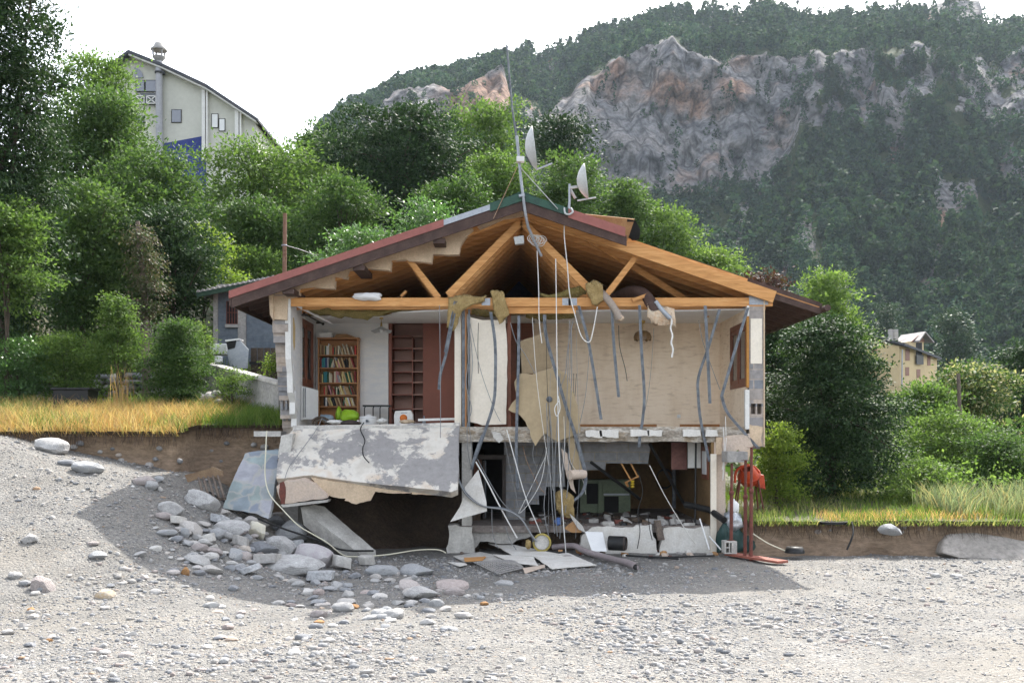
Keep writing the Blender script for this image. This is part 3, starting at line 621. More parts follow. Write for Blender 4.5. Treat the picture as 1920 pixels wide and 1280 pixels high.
# ceilings with torn front edges
def ceil(pts, name='ceiling', m=m_ceil, z=CZ): return MB().prism(jag([(x, y, z) for x, y in pts], .22, .05, skip=(0, len(pts)-1)), (0, 0, .03)).build(name, m, H)
ceil([(-1.15, YB), (XL1+.05, YB), (XL1+.05, 22.6), (-4.3, 22.5), (-3.9, 22.3), (-3.4, 22.6), (-2.9, 22.5), (-2.5, 21.7), (-1.9, 21.5), (-1.15, 21.3)])
ceil([(XR0, YB), (.5, YB), (.5, 22.4), (.9, 21.9), (1.4, 21.5), (2.2, 21.35), (3.2, 21.45), (4.2, 21.3), (XR0, 21.2)])
ceil([(.5, 26.9), (-1.0, 26.9), (-1.0, 22.3), (-.4, 22.5), (.5, 22.3)], 'ceiling', m_white)
slab('hanging_ceiling', [(536, 563), (560, 572), (590, 588), (624, 608), (600, 597), (565, 580)], lambda a, b: 21.3+(a-536)*.009, (0, .03, .02), m_ceil, H)
# floor slab and its ragged face
def ragged(name, x0, x1, z0, z1, y0, y1, m, amp=.07, seed=1):
    xs = np.arange(x0, x1+.001, .07); zs = np.linspace(z0, z1, 7); V = []; Q = []
    for x in xs:
        for z in zs: V.append((x, y0+amp*float(fbm(x*2.1, z*6, seed, 4, seed)), z+(.03*float(fbm(x*1.7, seed, 0, 3, seed+1)) if z == z0 else 0)))
    n = len(zs)
    for i in range(len(xs)-1):
        for j in range(n-1): a = i*n+j; Q.append((a, a+n, a+n+1, a+1))
    k = len(V); V2 = [(x, y1, z) for x in (x0, x1) for z in (z0, z1)]; b = MB(); b.add(V, Q, False)
    top = [i*n+n-1 for i in range(len(xs))]; bot = [i*n for i in range(len(xs))]
    m2 = len(b.v); b.v += [(x, y1, z1) for x in xs]+[(x, y1, z0) for x in xs]; L = len(xs)
    for i in range(L-1): b.f += [(top[i], top[i+1], m2+i+1, m2+i), (bot[i+1], bot[i], m2+L+i, m2+L+i+1)]; b.sm += [False]*2
    return b.build(name, m, H)
m_slabface = mat('broken_slab_face', (.30, .26, .21), (.55, .50, .43), 2.6, bump=.8, bscale=16, bdist=.04, dirt=.4, c3=(.36, .29, .21), stretch=(1, 1, 2.2))
ragged('floor_slab', XL1, XR0, KZ, FZ, 21.0, 29, m_slabface, .1, 71)
rr = random.Random(5); b = MB()
for x in (1.55, 1.85, 2.5, 2.85, 3.6, 4.1): 
    w = rr.uniform(.2, .42); slab('hollow_floor_block', [(960+x*88.9, 806+rr.uniform(-2, 2)), (960+(x+w)*88.9, 806), (960+(x+w)*88.9+rr.uniform(-3, 3), 818+rr.uniform(-2, 3)), (960+x*88.9+rr.uniform(-3, 3), 818)], 20.9, (0, .08, 0), m_plaster_edge, H, (.06, .012))
ragged('floor_edge', -4.6, -1.15, .03, FZ+.03, 20.9, 21.1, m_concrete_pale, .05, 75)
# basement
hb('foundation_wall', m_concrete, (XL0-.03, XL1+.02, 21.85, 22.545, -2.75, -.06)); hb('fill_earth', m_earth_top, (-1.25, 4.19, 21.9, 28, -2.8, BZ-.15))
hb('basement_floor', mat('dirty_floor', (.15, .125, .11), (.24, .21, .19), 3, bump=.7, bscale=14, bdist=.03, dirt=.4), (-1.2, 4.5, 21.05, 29, BZ-.14, BZ))
hb('basement_wall', m_ochre, (1.9, 4.2, 26.0, 26.1, BZ, KZ), (4.2, 4.26, 21.0, 26, BZ-.1, KZ))
hb('basement_wall', m_render_pink, (4.262, 4.5, 21.0, 26, -2.6, KZ))
hb('basement_wall_edge', m_cream, (4.18, 4.3, 20.93, 20.995, -2.55, -.4))
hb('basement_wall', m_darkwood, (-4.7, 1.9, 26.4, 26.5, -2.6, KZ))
b = MB()   # grey block wall with a stepped broken edge
st = [(945, 828), (1092, 828), (1092, 880), (1058, 880), (1060, 912), (1023, 912), (1024, 928), (1010, 928), (1011, 945), (985, 945), (985, 986), (945, 986)]
b.prism(pixpoly(st, 22.6), (0, .2, 0)).build('block_wall', m_cmu, H)
slab('block_wall', [(1078, 822), (1216, 822), (1219, 840), (1215, 869), (1136, 868), (1135, 881), (1078, 881)], 22.2, (0, .2, 0), m_cmu, H)
slab('basement_pier', [(866, 822), (884, 822), (884, 1000), (866, 985)], 21.1, (0, .5, 0), m_concrete_pale, H)
hb('door_frame', m_darkwood, (-.93, -.86, 22.45, 22.6, BZ, -.45), (-.22, -.14, 22.45, 22.6, BZ, -.45), (-.86, -.22, 22.45, 22.6, -.55, -.45))
d = hb('basement_door', m_darkwood, (-.66, -.62, 22.6, 23.4, BZ+.02, -.6)); hb('panel_strip', m_steel, (-.62, -.60, 22.75, 22.8, BZ+.02, -.6), (-.62, -.6, 23.1, 23.14, BZ+.02, -.6), parent=d)
hb('brown_panel', m_winwood, (-.9, -.7, 23.0, 23.06, -1.2, -.5))
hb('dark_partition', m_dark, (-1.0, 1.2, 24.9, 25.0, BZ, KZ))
slab('basement_wall', [(840, 985), (885, 988), (890, 1040), (838, 1040)], 20.95, (0, .5, 0), m_concrete_pale, H, (.12, .03))
slab('foundation', [(880, 990), (1000, 985), (995, 1005), (960, 1020), (900, 1015), (880, 1040)], 21.15, (0, .4, 0), m_concrete, H, (.1, .03))
slab('foundation', [(1110, 988), (1222, 983), (1235, 1040), (1085, 1040), (1090, 1005)], 21.0, (0, .3, 0), m_plaster_edge, H, (.1, .03))
slab('foundation', [(1245, 990), (1330, 986), (1345, 1045), (1236, 1045)], 21.02, (0, .3, 0), m_plaster_edge, H, (.1, .03))
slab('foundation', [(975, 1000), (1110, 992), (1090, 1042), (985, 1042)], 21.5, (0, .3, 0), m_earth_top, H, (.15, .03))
hb('broken_wall_return', m_render, (4.3, 4.62, 20.96, 21.3, -.42, -.05))
slab('broken_wall_return', [(1357, 820), (1378, 815), (1405, 812), (1412, 835), (1398, 860), (1385, 842), (1374, 850), (1360, 872), (1355, 850)], 20.85, (0, .12, 0), m_render_pink, H, (.08, .02))
slab('broken_wall_return', [(1380, 850), (1400, 845), (1412, 835), (1404, 862), (1390, 872)], 20.8, (0, .1, 0), m_render, H, (.08, .02))
# roof: trusses, boards, sheets
RX, RZ, SL = .2, 4.92, .334
def zr(x): return RZ-SL*abs(x-RX)
def truss(Y, first=False):
    b = MB(); t = .05
    for s in (-1, 1):
        xe = RX+s*5.3
        b.bar((RX, Y, zr(RX)-.26), (xe, Y, zr(xe)-.26), t, .2, (0, 0, 1))
        x1 = RX+s*1.55; b.bar((RX+s*.02, Y+.052, 4.5), (x1 if not (first and s > 0) else RX+1.42, Y+.052, 2.95 if not (first and s > 0) else 3.1), t, .16)
        x2 = RX+s*2.45; b.bar((RX+s*1.75, Y+.052, 2.9), (x2, Y+.052, zr(x2)-.3), t, .12)
    b.bar((-4.7, Y, 2.80), (5.5, Y, 2.80), t, .18)
    if first: b.bar((-.3, Y+.056, 2.64), (1.35, Y+.056, 2.64), t, .15)
    return b.build('roof_truss', m_pine, H)
tr0 = truss(21.02, True)
for k in range(1, 14): truss(21.02+.58*k)
b = MB()
for x in (-1.0, -.55, 1.15, 1.28): b.box(x-.09, x+.09, 20.985, 20.994, 2.73, 2.88)
b.box(5.0, 5.4, 20.985, 20.994, 2.74, 2.93); b.build('nail_plate', m_zinc, tr0)
def roof(x0, x1, y0, y1, lo, hi, name, m):
    b = MB(); b.prism([(x0, y0, zr(x0)+lo), (x1, y0, zr(x1)+lo), (x1, y0, zr(x1)+hi), (x0, y0, zr(x0)+hi)], (0, y1-y0, 0)); return b.build(name, m, H)
for s, xe, yf in ((-1, -5.75, 20.5), (1, 6.48, 20.98)):
    n = 34; b = MB()                                    # single boards with open joints
    for k in range(n):
        xa = RX+(xe-RX)*k/n; xb = RX+(xe-RX)*(k+.985)/n
        yy = yf if not (s > 0 and xb < 2.2) else 20.55
        b.prism([(xa, yy, zr(xa)-.15), (xb, yy, zr(xb)-.15), (xb, yy, zr(xb)-.125), (xa, yy, zr(xa)-.125)], (0, 29.6-yy, 0))
    b.build('roof_boarding', m_boards, H)
roof(RX, -5.78, 20.45, 29.6, -.12, 0, 'roof_covering', m_red); roof(RX, 2.3, 20.45, 29.6, -.12, 0, 'roof_covering', m_red)
roof(2.3, 6.5, 21.0, 29.6, -.12, -.02, 'roof_covering', m_bark_board)
# verge boards and flashings
def verge(x0, x1, y0, y1, lo, hi, name, m): return roof(x0, x1, y0, y1, lo, hi, name, m)
verge(RX, -5.75, 20.40, 20.446, -.33, -.12, 'bargeboard', m_bark_board); verge(RX, 2.35, 20.40, 20.446, -.33, -.12, 'bargeboard', m_bark_board)
verge(-1.4, -5.8, 20.375, 20.48, -.125, .03, 'verge_flashing', m_red); verge(-.45, -1.4, 20.385, 20.48, -.10, .015, 'verge_flashing', m_zinc)
verge(RX, -.45, 20.37, 20.5, -.14, .04, 'verge_flashing', m_green); verge(RX, 1.15, 20.37, 20.5, -.12, .04, 'verge_flashing', m_green)
verge(1.15, 2.32, 20.375, 20.5, -.16, .03, 'verge_flashing', m_red)
b = MB(); b.prism([(RX-.25, 20.36, zr(RX-.25)+.05), (RX, 20.36, RZ+.06), (RX+.3, 20.36, zr(RX+.3)+.05), (RX, 20.36, RZ+.04)], (0, 9.2, 0)); b.build('ridge_capping', m_green, H)
# purlin stubs under the left verge
for x in (-4.6, -3.15, -1.5): hb('purlin_end', m_bark_board, (x-.12, x+.12, 20.45, 21.6, zr(x)-.42, zr(x)-.31))
for s, x0, x1 in ((-1, -5.0, -5.7), (1, 5.35, 6.5)):
    for k in range(15):
        y = 21.0+.58*k; MB().bar((x0, y, zr(x0)-.23), (x1, y, zr(x1)-.21), .06, .12).build('rafter_tail', m_bark_board, H)
hb('eave_board', m_bark_board, (-5.80, -5.76, 20.4, 29.6, zr(-5.78)-.28, zr(-5.78)-.02)); hb('eave_board', m_bark_board, (6.5, 6.54, 20.98, 29.6, zr(6.52)-.22, zr(6.52)-.04))
MB().tube([(6.58, 20.75, zr(6.58)-.14), (6.58, 29.6, zr(6.58)-.14)], .07, 8).build('gutter', m_bark_board, H)
# stepped remains of the left gable
gp = [(505, 552), (560, 533), (700, 486), (800, 454), (884, 422), (888, 432), (873, 445), (864, 459), (861, 477), (812, 476), (809, 493), (766, 489), (762, 486), (734, 488), (732, 507), (690, 503), (655, 508), (650, 522), (628, 519), (627, 541), (590, 538), (562, 541), (560, 556), (540, 560), (538, 600), (512, 598), (510, 575), (505, 574)]
slab('gable_wall', gp, 20.93, (0, .22, 0), m_render, H, (.16, .012), skip=(0, 1, 2, 3))
slab('gable_wall', [(945, 397), (985, 388), (1060, 397), (1062, 406), (1000, 402), (945, 410), (900, 430), (895, 425)], 20.9, (0, .1, 0), mat('pale_gable_board', (.55, .42, .29), (.48, .36, .25), 3), H, (.2, .01))
slab('gable_wall', [(503, 540), (512, 545), (512, 600), (506, 590)], 20.85, (0, .35, 0), m_render, H)
# torn right verge: rafter exposed to the light, fibre board, curled felt
b = MB(); b.bar(P(990, 398, 20.9), P(1452, 557, 20.9), .07, .25); b.bar(P(1000, 392, 20.97), P(1400, 528, 20.97), .05, .12); b.build('front_rafter', m_pine, H)
slab('fibre_board', [(1062, 398), (1190, 411), (1176, 452), (1150, 447), (1090, 425), (1060, 412)], lambda a, c: 20.55+(c-400)*.005, (0, .02, .012), m_osb, H)
slab('curled_felt', [(1176, 411), (1192, 414), (1200, 428), (1199, 446), (1186, 448), (1178, 440)], lambda a, c: 20.6+(c-411)*.006, (0, .05, -.02), mat('roofing_felt', .02, .03, 4, rough=.95, spec=.05), H, (.07, .012))
b = MB(); b.bar(P(1055, 418, 21.3), P(1330, 590, 22.3), .05, .14); b.build('slipped_rafter', m_pine, H)
# rear wall closes the attic
MB().prism([(XL0, 29, -2.6), (XR1, 29, -2.6), (XR1, 29, zr(XR1)-.2), (RX, 29, RZ-.2), (XL0, 29, zr(XL0)-.2)], (0, .25, 0)).build('rear_wall', m_cmu, H)
hb('attic_floor', m_wool, (-4.7, 5.0, 22.6, 28.9, 2.70, 2.74))
# ------------------------------------------------------------------ things in and around the house
def one(name, mb, m, label, cat, group=None, bevel=0): return tag(mb.build(name, m, None, bevel), label, cat, group)
# bookcase
bx0, bx1, by0, by1 = -4.57, -3.62, 23.43, 23.72
bc = empty('bookcase', ((bx0+bx1)/2, 23.58, FZ), 'tall open wooden bookcase full of books in the left upstairs room', 'bookcase')
hb('side_panel', m_caseswood, (bx0, bx0+.03, by0, by1, FZ, 2.25), parent=bc); hb('side_panel', m_caseswood, (bx1-.03, bx1, by0, by1, FZ, 2.25), parent=bc)
hb('back_panel', m_caseswood, (bx0+.03, bx1-.03, by1-.015, by1, FZ, 2.25), parent=bc); hb('top_board', m_caseswood, (bx0-.02, bx1+.02, by0-.01, by1, 2.253, 2.29), parent=bc)
shz = [1.884, 1.583, 1.231, .942, .678, .33]
for z in shz: hb('shelf', m_caseswood, (bx0+.031, bx1-.031, by0+.005, by1-.016, z-.028, z), parent=bc)
bcol = {'cream': (.55, .48, .35), 'white': (.66, .65, .62), 'dark green': (.03, .09, .05), 'teal': (.04, .20, .22), 'dark red': (.22, .03, .03), 'red': (.45, .04, .03), 'brown': (.16, .08, .04), 'black': (.02, .02, .022), 'tan': (.40, .27, .14), 'grey': (.28, .28, .29), 'pale yellow': (.58, .47, .20), 'dark blue': (.03, .05, .14), 'pink': (.48, .22, .22)}
bm_ = {k: mat('book_'+k.replace(' ', '_'), v, rough=.6, bump=0, dirt=.1) for k, v in bcol.items()}
ordn = ['first', 'second', 'third', 'fourth', 'fifth', 'sixth', 'seventh', 'eighth', 'ninth', 'tenth', 'eleventh', 'twelfth', 'thirteenth', 'fourteenth', 'fifteenth', 'sixteenth', 'seventeenth', 'eighteenth', 'nineteenth', 'twentieth', 'twenty-first', 'twenty-second', 'twenty-third', 'twenty-fourth', 'twenty-fifth', 'twenty-sixth', 'twenty-seventh', 'twenty-eighth', 'twenty-ninth', 'thirtieth']
rb = random.Random(12)
shn = ['top', 'second', 'third', 'fourth', 'fifth']
pal = ['cream', 'tan', 'white', 'cream', 'tan', 'brown', 'dark green', 'cream', 'dark red', 'black', 'pale yellow', 'pink', 'tan', 'grey', 'brown', 'red']
for si, z in enumerate(shz[:5]):
    x = bx0+.045+(.09 if si in (3, 4) else 0); i = 0; top = (2.25 if si == 0 else shz[si-1]-.03)-z
    lean_from = {0: 13, 1: 5, 2: 12, 3: 3, 4: 2}[si]
    while x < bx1-.09 and i < 30:
        w = rb.uniform(.018, .046); h = min(top-.03, rb.uniform(.17, .28)); d = rb.uniform(.15, .2)
        lean = 0 if i < lean_from else rb.choice([-.3, -.36, -.25, 0, -.33])*(1 if si != 1 or i > 8 else -.8)
        if si == 2 and 1 <= i <= 5: c = ['pale yellow', 'dark green', 'teal', 'teal', 'dark green'][i-1]
        elif si == 1 and i < 4: c = ['dark red', 'teal', 'teal', 'dark blue'][i]
        else: c = rb.choice(pal)
        b = MB(); y0 = by0+.02+rb.uniform(0, .03); s = w*.18
        b.prism([(-w/2+s, y0, 0), (w/2-s, y0, 0), (w/2, y0+.012, 0), (w/2, y0+d, 0), (-w/2, y0+d, 0), (-w/2, y0+.012, 0)], (0, 0, h))
        sh = math.tan(abs(lean))*h if lean else 0
        ca, sa = math.cos(lean), math.sin(lean)
        b.v = [(px*ca+pz*sa, py, -px*sa+pz*ca) for px, py, pz in b.v]; mnx = min(v[0] for v in b.v); mxx = max(v[0] for v in b.v); mnz = min(v[2] for v in b.v)
        if i == lean_from and lean < 0: x += sh*.8
        if lean: adv = w/ca+.003
        else: adv = w+.002
        xo = x+w/2
        if xo+max(mxx, w/2) > bx1-.035 : break
        b.v = [(px+xo, py, pz+z-mnz+.001) for px, py, pz in b.v]
        o = b.build('book', bm_[c]); i += 1; x += adv
        size = 'thick' if w > .034 else ('slim' if w < .027 else 'medium')
        tag(o, f"{size} {c} book{' leaning' if lean else ''}, {ordn[i-1]} from the left on the {shn[si]} bookcase shelf", 'book', 'books in the bookcase')
for k, (x0, x1, z, h, c, n_) in enumerate([(-4.52, -4.2, .331, .05, 'white', 'white book lying flat at the left of the lowest shelf'), (-4.5, -4.25, .382, .05, 'dark red', 'dark red book lying on a white one on the lowest shelf'), (-4.16, -3.95, .331, .1, 'black', 'black box file lying in the middle of the lowest shelf'), (-3.92, -3.68, .331, .13, 'brown', 'brown book pile end lying at the right of the lowest shelf')]):
    one('book', MB().box(x0, x1, by0+.02, by0+.2, z, z+h), bm_[c], n_, 'book', 'books in the bookcase')
one('carton', MB().box(-4.55, -4.24, 23.46, 23.68, 2.291, 2.41), m_white, 'small white carton lying on top of the bookcase', 'box')
b = MB()
for k in range(5): b.box(-4.2+.015*k, -3.68-.05*k, 23.47, 23.66, 2.291+.018*k, 2.305+.018*k)
one('paper_pile', b, m_osb, 'low untidy pile of brown and green papers on top of the bookcase', 'papers')
# cupboard
kx0, kx1, ky = -2.94, -1.24, 23.74
cu = empty('wall_cupboard', ((kx0+kx1)/2, 24, FZ), 'reddish brown wall cupboard with empty shelves and a closed sliding door', 'cupboard')
kd = (772-960)/79; kr = (793-960)/79; kt = 2.72
hb('side_panel', m_cupboard, (kx0, kx0+.07, ky, 24.36, FZ, kt), parent=cu); hb('side_panel', m_cupboard, (kr-.015, kr+.02, ky+.03, 24.36, FZ, kt-.03), parent=cu)
hb('side_panel', m_cupboard, (kx1, kx1+.02, ky, 24.36, FZ, kt), parent=cu)
hb('back_panel', m_cupboard_in, (kx0+.071, kr-.016, 24.3, 24.36, FZ, kt-.035), parent=cu); hb('header', m_cupboard, (kx0+.071, kx1-.001, ky, 24.36, kt-.034, kt), parent=cu)
hb('divider', m_cupboard, (kd-.012, kd+.012, ky+.05, 24.29, FZ, 2.32), parent=cu)
for py in (629, 652, 675, 696, 716, 739, 766):
    z = (815-py)/79; hb('shelf', m_cupboard, (kx0+.071, kd-.013, ky+.05, 24.29, z-.012, z+.012), parent=cu); hb('shelf', m_cupboard_in, (kd+.013, kr-.016, ky+.05, 24.29, z-.012, z+.012), parent=cu)
hb('sliding_door', m_cupboard, (kr+.021, kx1-.03, ky+.005, ky+.03, FZ+.02, kt-.036), parent=cu); hb('edge_strip', m_dark, (kx1-.029, kx1-.002, ky+.004, ky+.05, FZ, kt-.036), parent=cu)
# radiator, clutter on the floor
ra = empty('panel_heater', (-4.5, 22.3, FZ), 'white electric panel heater standing askew under the left window', 'heater')
b = MB(); b.prism([P(566, 724, 21.9), P(597, 731, 22.5), P(597, 785, 22.5), P(566, 787, 21.9)], (-.05, .07, 0)); b.build('casing', m_plastic_w, ra, .012)
b = MB()
for k in (0, 1): b.prism([P(569+3*k, 727, 21.89), P(570.2+3*k, 727, 21.89), P(570.2+3*k, 782, 21.89), P(569+3*k, 782, 21.89)], (0, .02, 0))
b.build('grille', m_steel, ra)
def blob(name, c, r, m, label, cat, seed, amp=.35, flat=1, n=14):
    V = []; Q = []
    for i in range(n):
        for j in range(2*n):
            th = math.pi*i/(n-1); ph = math.pi*j/n; d = Vector((math.sin(th)*math.cos(ph), math.sin(th)*math.sin(ph), math.cos(th)))
            q = 1+amp*float(fbm(d.x*1.7+seed, d.y*1.7, d.z*1.7, 4, seed)); V.append((c[0]+d.x*r[0]*q, c[1]+d.y*r[1]*q, c[2]+d.z*r[2]*q))
    for i in range(n-1):
        for j in range(2*n): Q.append((i*2*n+j, (i+1)*2*n+j, (i+1)*2*n+(j+1) % (2*n), i*2*n+(j+1) % (2*n)))
    o = MB().add(V, Q, True).build(name, m)
    return tag(o, label, cat)
def at(px, py, Y): return P(px, py, Y)
gb = blob('plastic_bag', at(655, 781, 22.6), (.2, .14, .13), m_lime, 'crumpled lime green plastic bag in front of the bookcase', 'bag', 3, .6)
blob('plastic_bag', at(635, 776, 22.75), (.07, .1, .17), m_lime, 'upright lime green bag handle end beside the crumpled bag', 'bag', 4, .6)
blob('cloth_bundle', at(612, 784, 22.5), (.17, .12, .1), mat('bluish_cloth', (.20, .28, .36), (.3, .32, .34), 5, bump=.4), 'bluish cloth bundle on the floor before the bookcase', 'cloth', 5, .5)
b = MB(); b.tube(smoothpath([P(586, 795, 21.8), P(588, 787, 21.8), P(600, 782, 21.8), P(613, 786, 21.8), P(617, 795, 21.8)]), .03, 6); b.tube(smoothpath([P(590, 795, 21.75), P(593, 790, 21.75), P(602, 787, 21.75), P(612, 795, 21.75)]), .03, 6)
one('wicker_basket', b, m_trunk, 'dark brown wicker basket rim at the floor edge near the heater', 'basket')
blob('tissue_pile', at(629, 791, 21.6), (.16, .1, .05), m_white, 'white crumpled paper lying at the floor edge', 'paper', 6, .5)
blob('dark_cloth', at(655, 792, 21.6), (.22, .1, .06), m_darkwood, 'dark brown cloth lying along the floor edge', 'cloth', 8, .5)
c = at(691, 0, 22.4).x; sl = empty('steam_cooker', (c, 22.4, FZ), 'white electric cooker with round front dial left on the floor', 'cooker')
b = MB(); b.lathe((c, 22.4, 0), [(.001, FZ), (.17, FZ), (.19, FZ+.05), (.2, FZ+.2), (.2, FZ+.21), (.001, FZ+.212)], 28); b.build('body', m_plastic_w, sl)
b = MB(); b.lathe((c, 22.4, 0), [(.205, FZ+.214), (.2, FZ+.24), (.06, FZ+.262), (.05, FZ+.29), (.001, FZ+.292)], 28); b.build('lid', m_plastic_w, sl)
b = MB(); b.lathe((c, 22.19, FZ+.14), [(.035, -.02), (.035, 0.01), (.03, .02)], 16, 'y'); b.lathe((c, 22.17, FZ+.14), [(.001, 0), (.026, 0)], 16, 'y'); b.build('dial', m_steel, sl)
hb('handle', m_plastic_w, (c-.26, c-.205, 22.36, 22.44, FZ+.13, FZ+.16), (c+.205, c+.26, 22.36, 22.44, FZ+.13, FZ+.16), parent=sl)
blob('paper_scrap', at(716, 789, 21.9), (.1, .1, .06), m_white, 'crumpled white tissue beside the white cooker', 'paper', 9, .6)
st_ = empty('metal_stool', at(708, 795, 23.2), 'low black metal rack with thin legs against the pale wall', 'rack')
z0 = (815-762)/80.5; hb('top', m_black, (-3.46, -2.82, 23.05, 23.4, z0, z0+.035), parent=st_)
for x in (-3.42, -3.22, -3.06, -2.86): MB().tube([(x, 23.08, FZ), (x, 23.08, z0-.04), (x+.02, 23.08, z0)], .013, 6).build('leg', m_black, st_)
c = at(757, 0, 22.6); bxx = empty('cardboard_box', (c.x, 22.6, FZ), 'white cardboard box with an orange disc printed on its front', 'box')
b = MB(); x0, x1 = c.x-.2, c.x+.22; b.prism([(x0, 22.5, FZ), (x1, 22.5, FZ), (x1-.01, 22.5, .47), (x1-.06, 22.5, .56), (x0+.02, 22.5, .54), (x0-.01, 22.5, .44)], (0, .25, 0)); b.build('carton', m_white, bxx)
b = MB(); b.lathe((c.x+.005, 22.495, .38), [(.001, 0), (.085, 0), (.085, .004)], 24, 'y'); b.build('printed_disc', mat('orange_print', (.62, .17, .03), rough=.6, bump=0), bxx)
b = MB()
for k in range(5): b.box(c.x-.05+.03*k, c.x-.035+.03*k, 22.494, 22.499, .49, .505)
b.build('printed_word', bm_['dark blue'], bxx)
blob('crumpled_paper', at(763, 790, 21.8), (.16, .1, .045), m_render, 'crumpled brownish paper lying before the white box', 'paper', 10, .5)
b = MB(); q = at(795, 0, 22.9); b.lathe((q.x, 22.9, 0), [(.001, FZ), (.04, FZ), (.045, .3), (.03, .36), (.018, .38), (.018, .44), (.001, .44)], 14); one('bottle', b, m_zinc, 'small pale plastic bottle standing before the cupboard', 'bottle')
b = MB(); b.bar(P(784, 787, 21.4), P(855, 785, 21.5), .12, .05); one('white_batten', b, m_white, 'long white trim strip lying on the floor edge', 'strip')
# curtain rods
def rod(p, q, label):
    t = empty('curtain_rod', (p+q)/2, label, 'curtain rod')
    MB().tube([p, q], .018, 7).build('rod', m_darkwood, t)
    for e in (p, q): MB().lathe(e, [(.001, -.04), (.03, -.02), (.035, 0), (.03, .02), (.001, .04)], 10, 'y').build('finial', m_darkwood, t)
    for f in (.12, .88): e = p.lerp(q, f); MB().bar(e, e+Vector((-.11 if p.x < 0 else .11, 0, 0)), .02, .04).build('bracket', m_darkwood, t)
rod(P(563, 588, 21.9)+Vector((.08, 0, 0)), P(604, 607, 23.5)+Vector((.02, 0, 0)), 'dark curtain rod above the window of the left room')
rod(P(1376, 606, 22.4), P(1395, 599, 21.5), 'short brown curtain rod above the window of the right room')
# lamps
def wavy(c, r, h, n=40):
    b = MB(); V = []; Q = []; prof = [(.0, .12), (.16, .1), (.5, .05), (.85, -.01), (1, -.015)]
    for rr_, hh in prof:
        for k in range(n):
            a = 2*math.pi*k/n; V.append((c[0]+r*rr_*math.cos(a), c[1]+r*rr_*math.sin(a), c[2]+hh*h/.12+(.028*math.cos(4*a) if rr_ > .6 else 0)*rr_))
    for i in range(len(prof)-1):
        for k in range(n): Q.append((i*n+k, i*n+(k+1) % n, (i+1)*n+(k+1) % n, (i+1)*n+k))
    return b.add(V, Q, True)
lp = P(715, 620, 22.6); pl = empty('pendant_lamp', lp, 'brass pendant lamp with wavy glass shade in the left room', 'lamp')
wavy(lp, .24, .11).build('lamp_shade', m_dish, pl); MB().tube([lp+Vector((0, 0, .1)), lp+Vector((0, 0, .19))], .028, 10, r2=.015).build('socket', m_brass, pl)
MB().tube([lp+Vector((0, 0, .19)), (lp.x, lp.y, CZ-.01)], .008, 6).build('cord', m_brass, pl); MB().lathe((lp.x, lp.y, CZ-.03), [(.001, -.01), (.045, 0), (.045, .03)], 14).build('ceiling_rose', m_brass, pl)
MB().lathe(lp, [(.001, -.05), (.035, -.03), (.045, .01), (.03, .06), (.001, .08)], 14).build('bulb', m_plastic_w, pl)
lp = P(1205, 630, 23.2); pl = empty('pendant_lamp', lp, 'brass pendant lamp with scalloped brown glass shade in the beige room', 'lamp')
b = MB(); n = 40; V = []; Q = []; prof = [(.1, .13), (.5, .12), (.85, .07), (1, -.04), (.97, -.10)]
for rr_, hh in prof:
    for k in range(n):
        a = 2*math.pi*k/n; V.append((lp.x+.2*rr_*math.cos(a)*(1+.05*math.cos(10*a)), lp.y+.2*rr_*math.sin(a)*(1+.05*math.cos(10*a)), lp.z+hh+(.02*math.cos(10*a) if rr_ > .9 else 0)))
for i in range(len(prof)-1):
    for k in range(n): Q.append((i*n+k, i*n+(k+1) % n, (i+1)*n+(k+1) % n, (i+1)*n+k))
b.add(V, Q, True).build('lamp_shade', m_brown_glass, pl); MB().tube([lp+Vector((0, 0, .13)), (lp.x, lp.y, CZ-.01)], .012, 6).build('cord', m_brass, pl); MB().lathe((lp.x, lp.y, CZ-.05), [(.01, -.03), (.06, 0), (.06, .05)], 12).build('ceiling_rose', m_brass, pl)
ws = P(1273, 780, YB-.012); sk = empty('wall_socket', ws, 'white wall socket low on the marbled beige wall', 'socket'); hb('plate', m_plastic_w, (ws.x-.04, ws.x+.04, YB-.012, YB-.002, ws.z-.04, ws.z+.04), parent=sk); MB().lathe(ws+Vector((0, -.004, 0)), [(.001, 0), (.025, 0), (.025, .006)], 14, 'y').build('insert', m_ceil, sk)
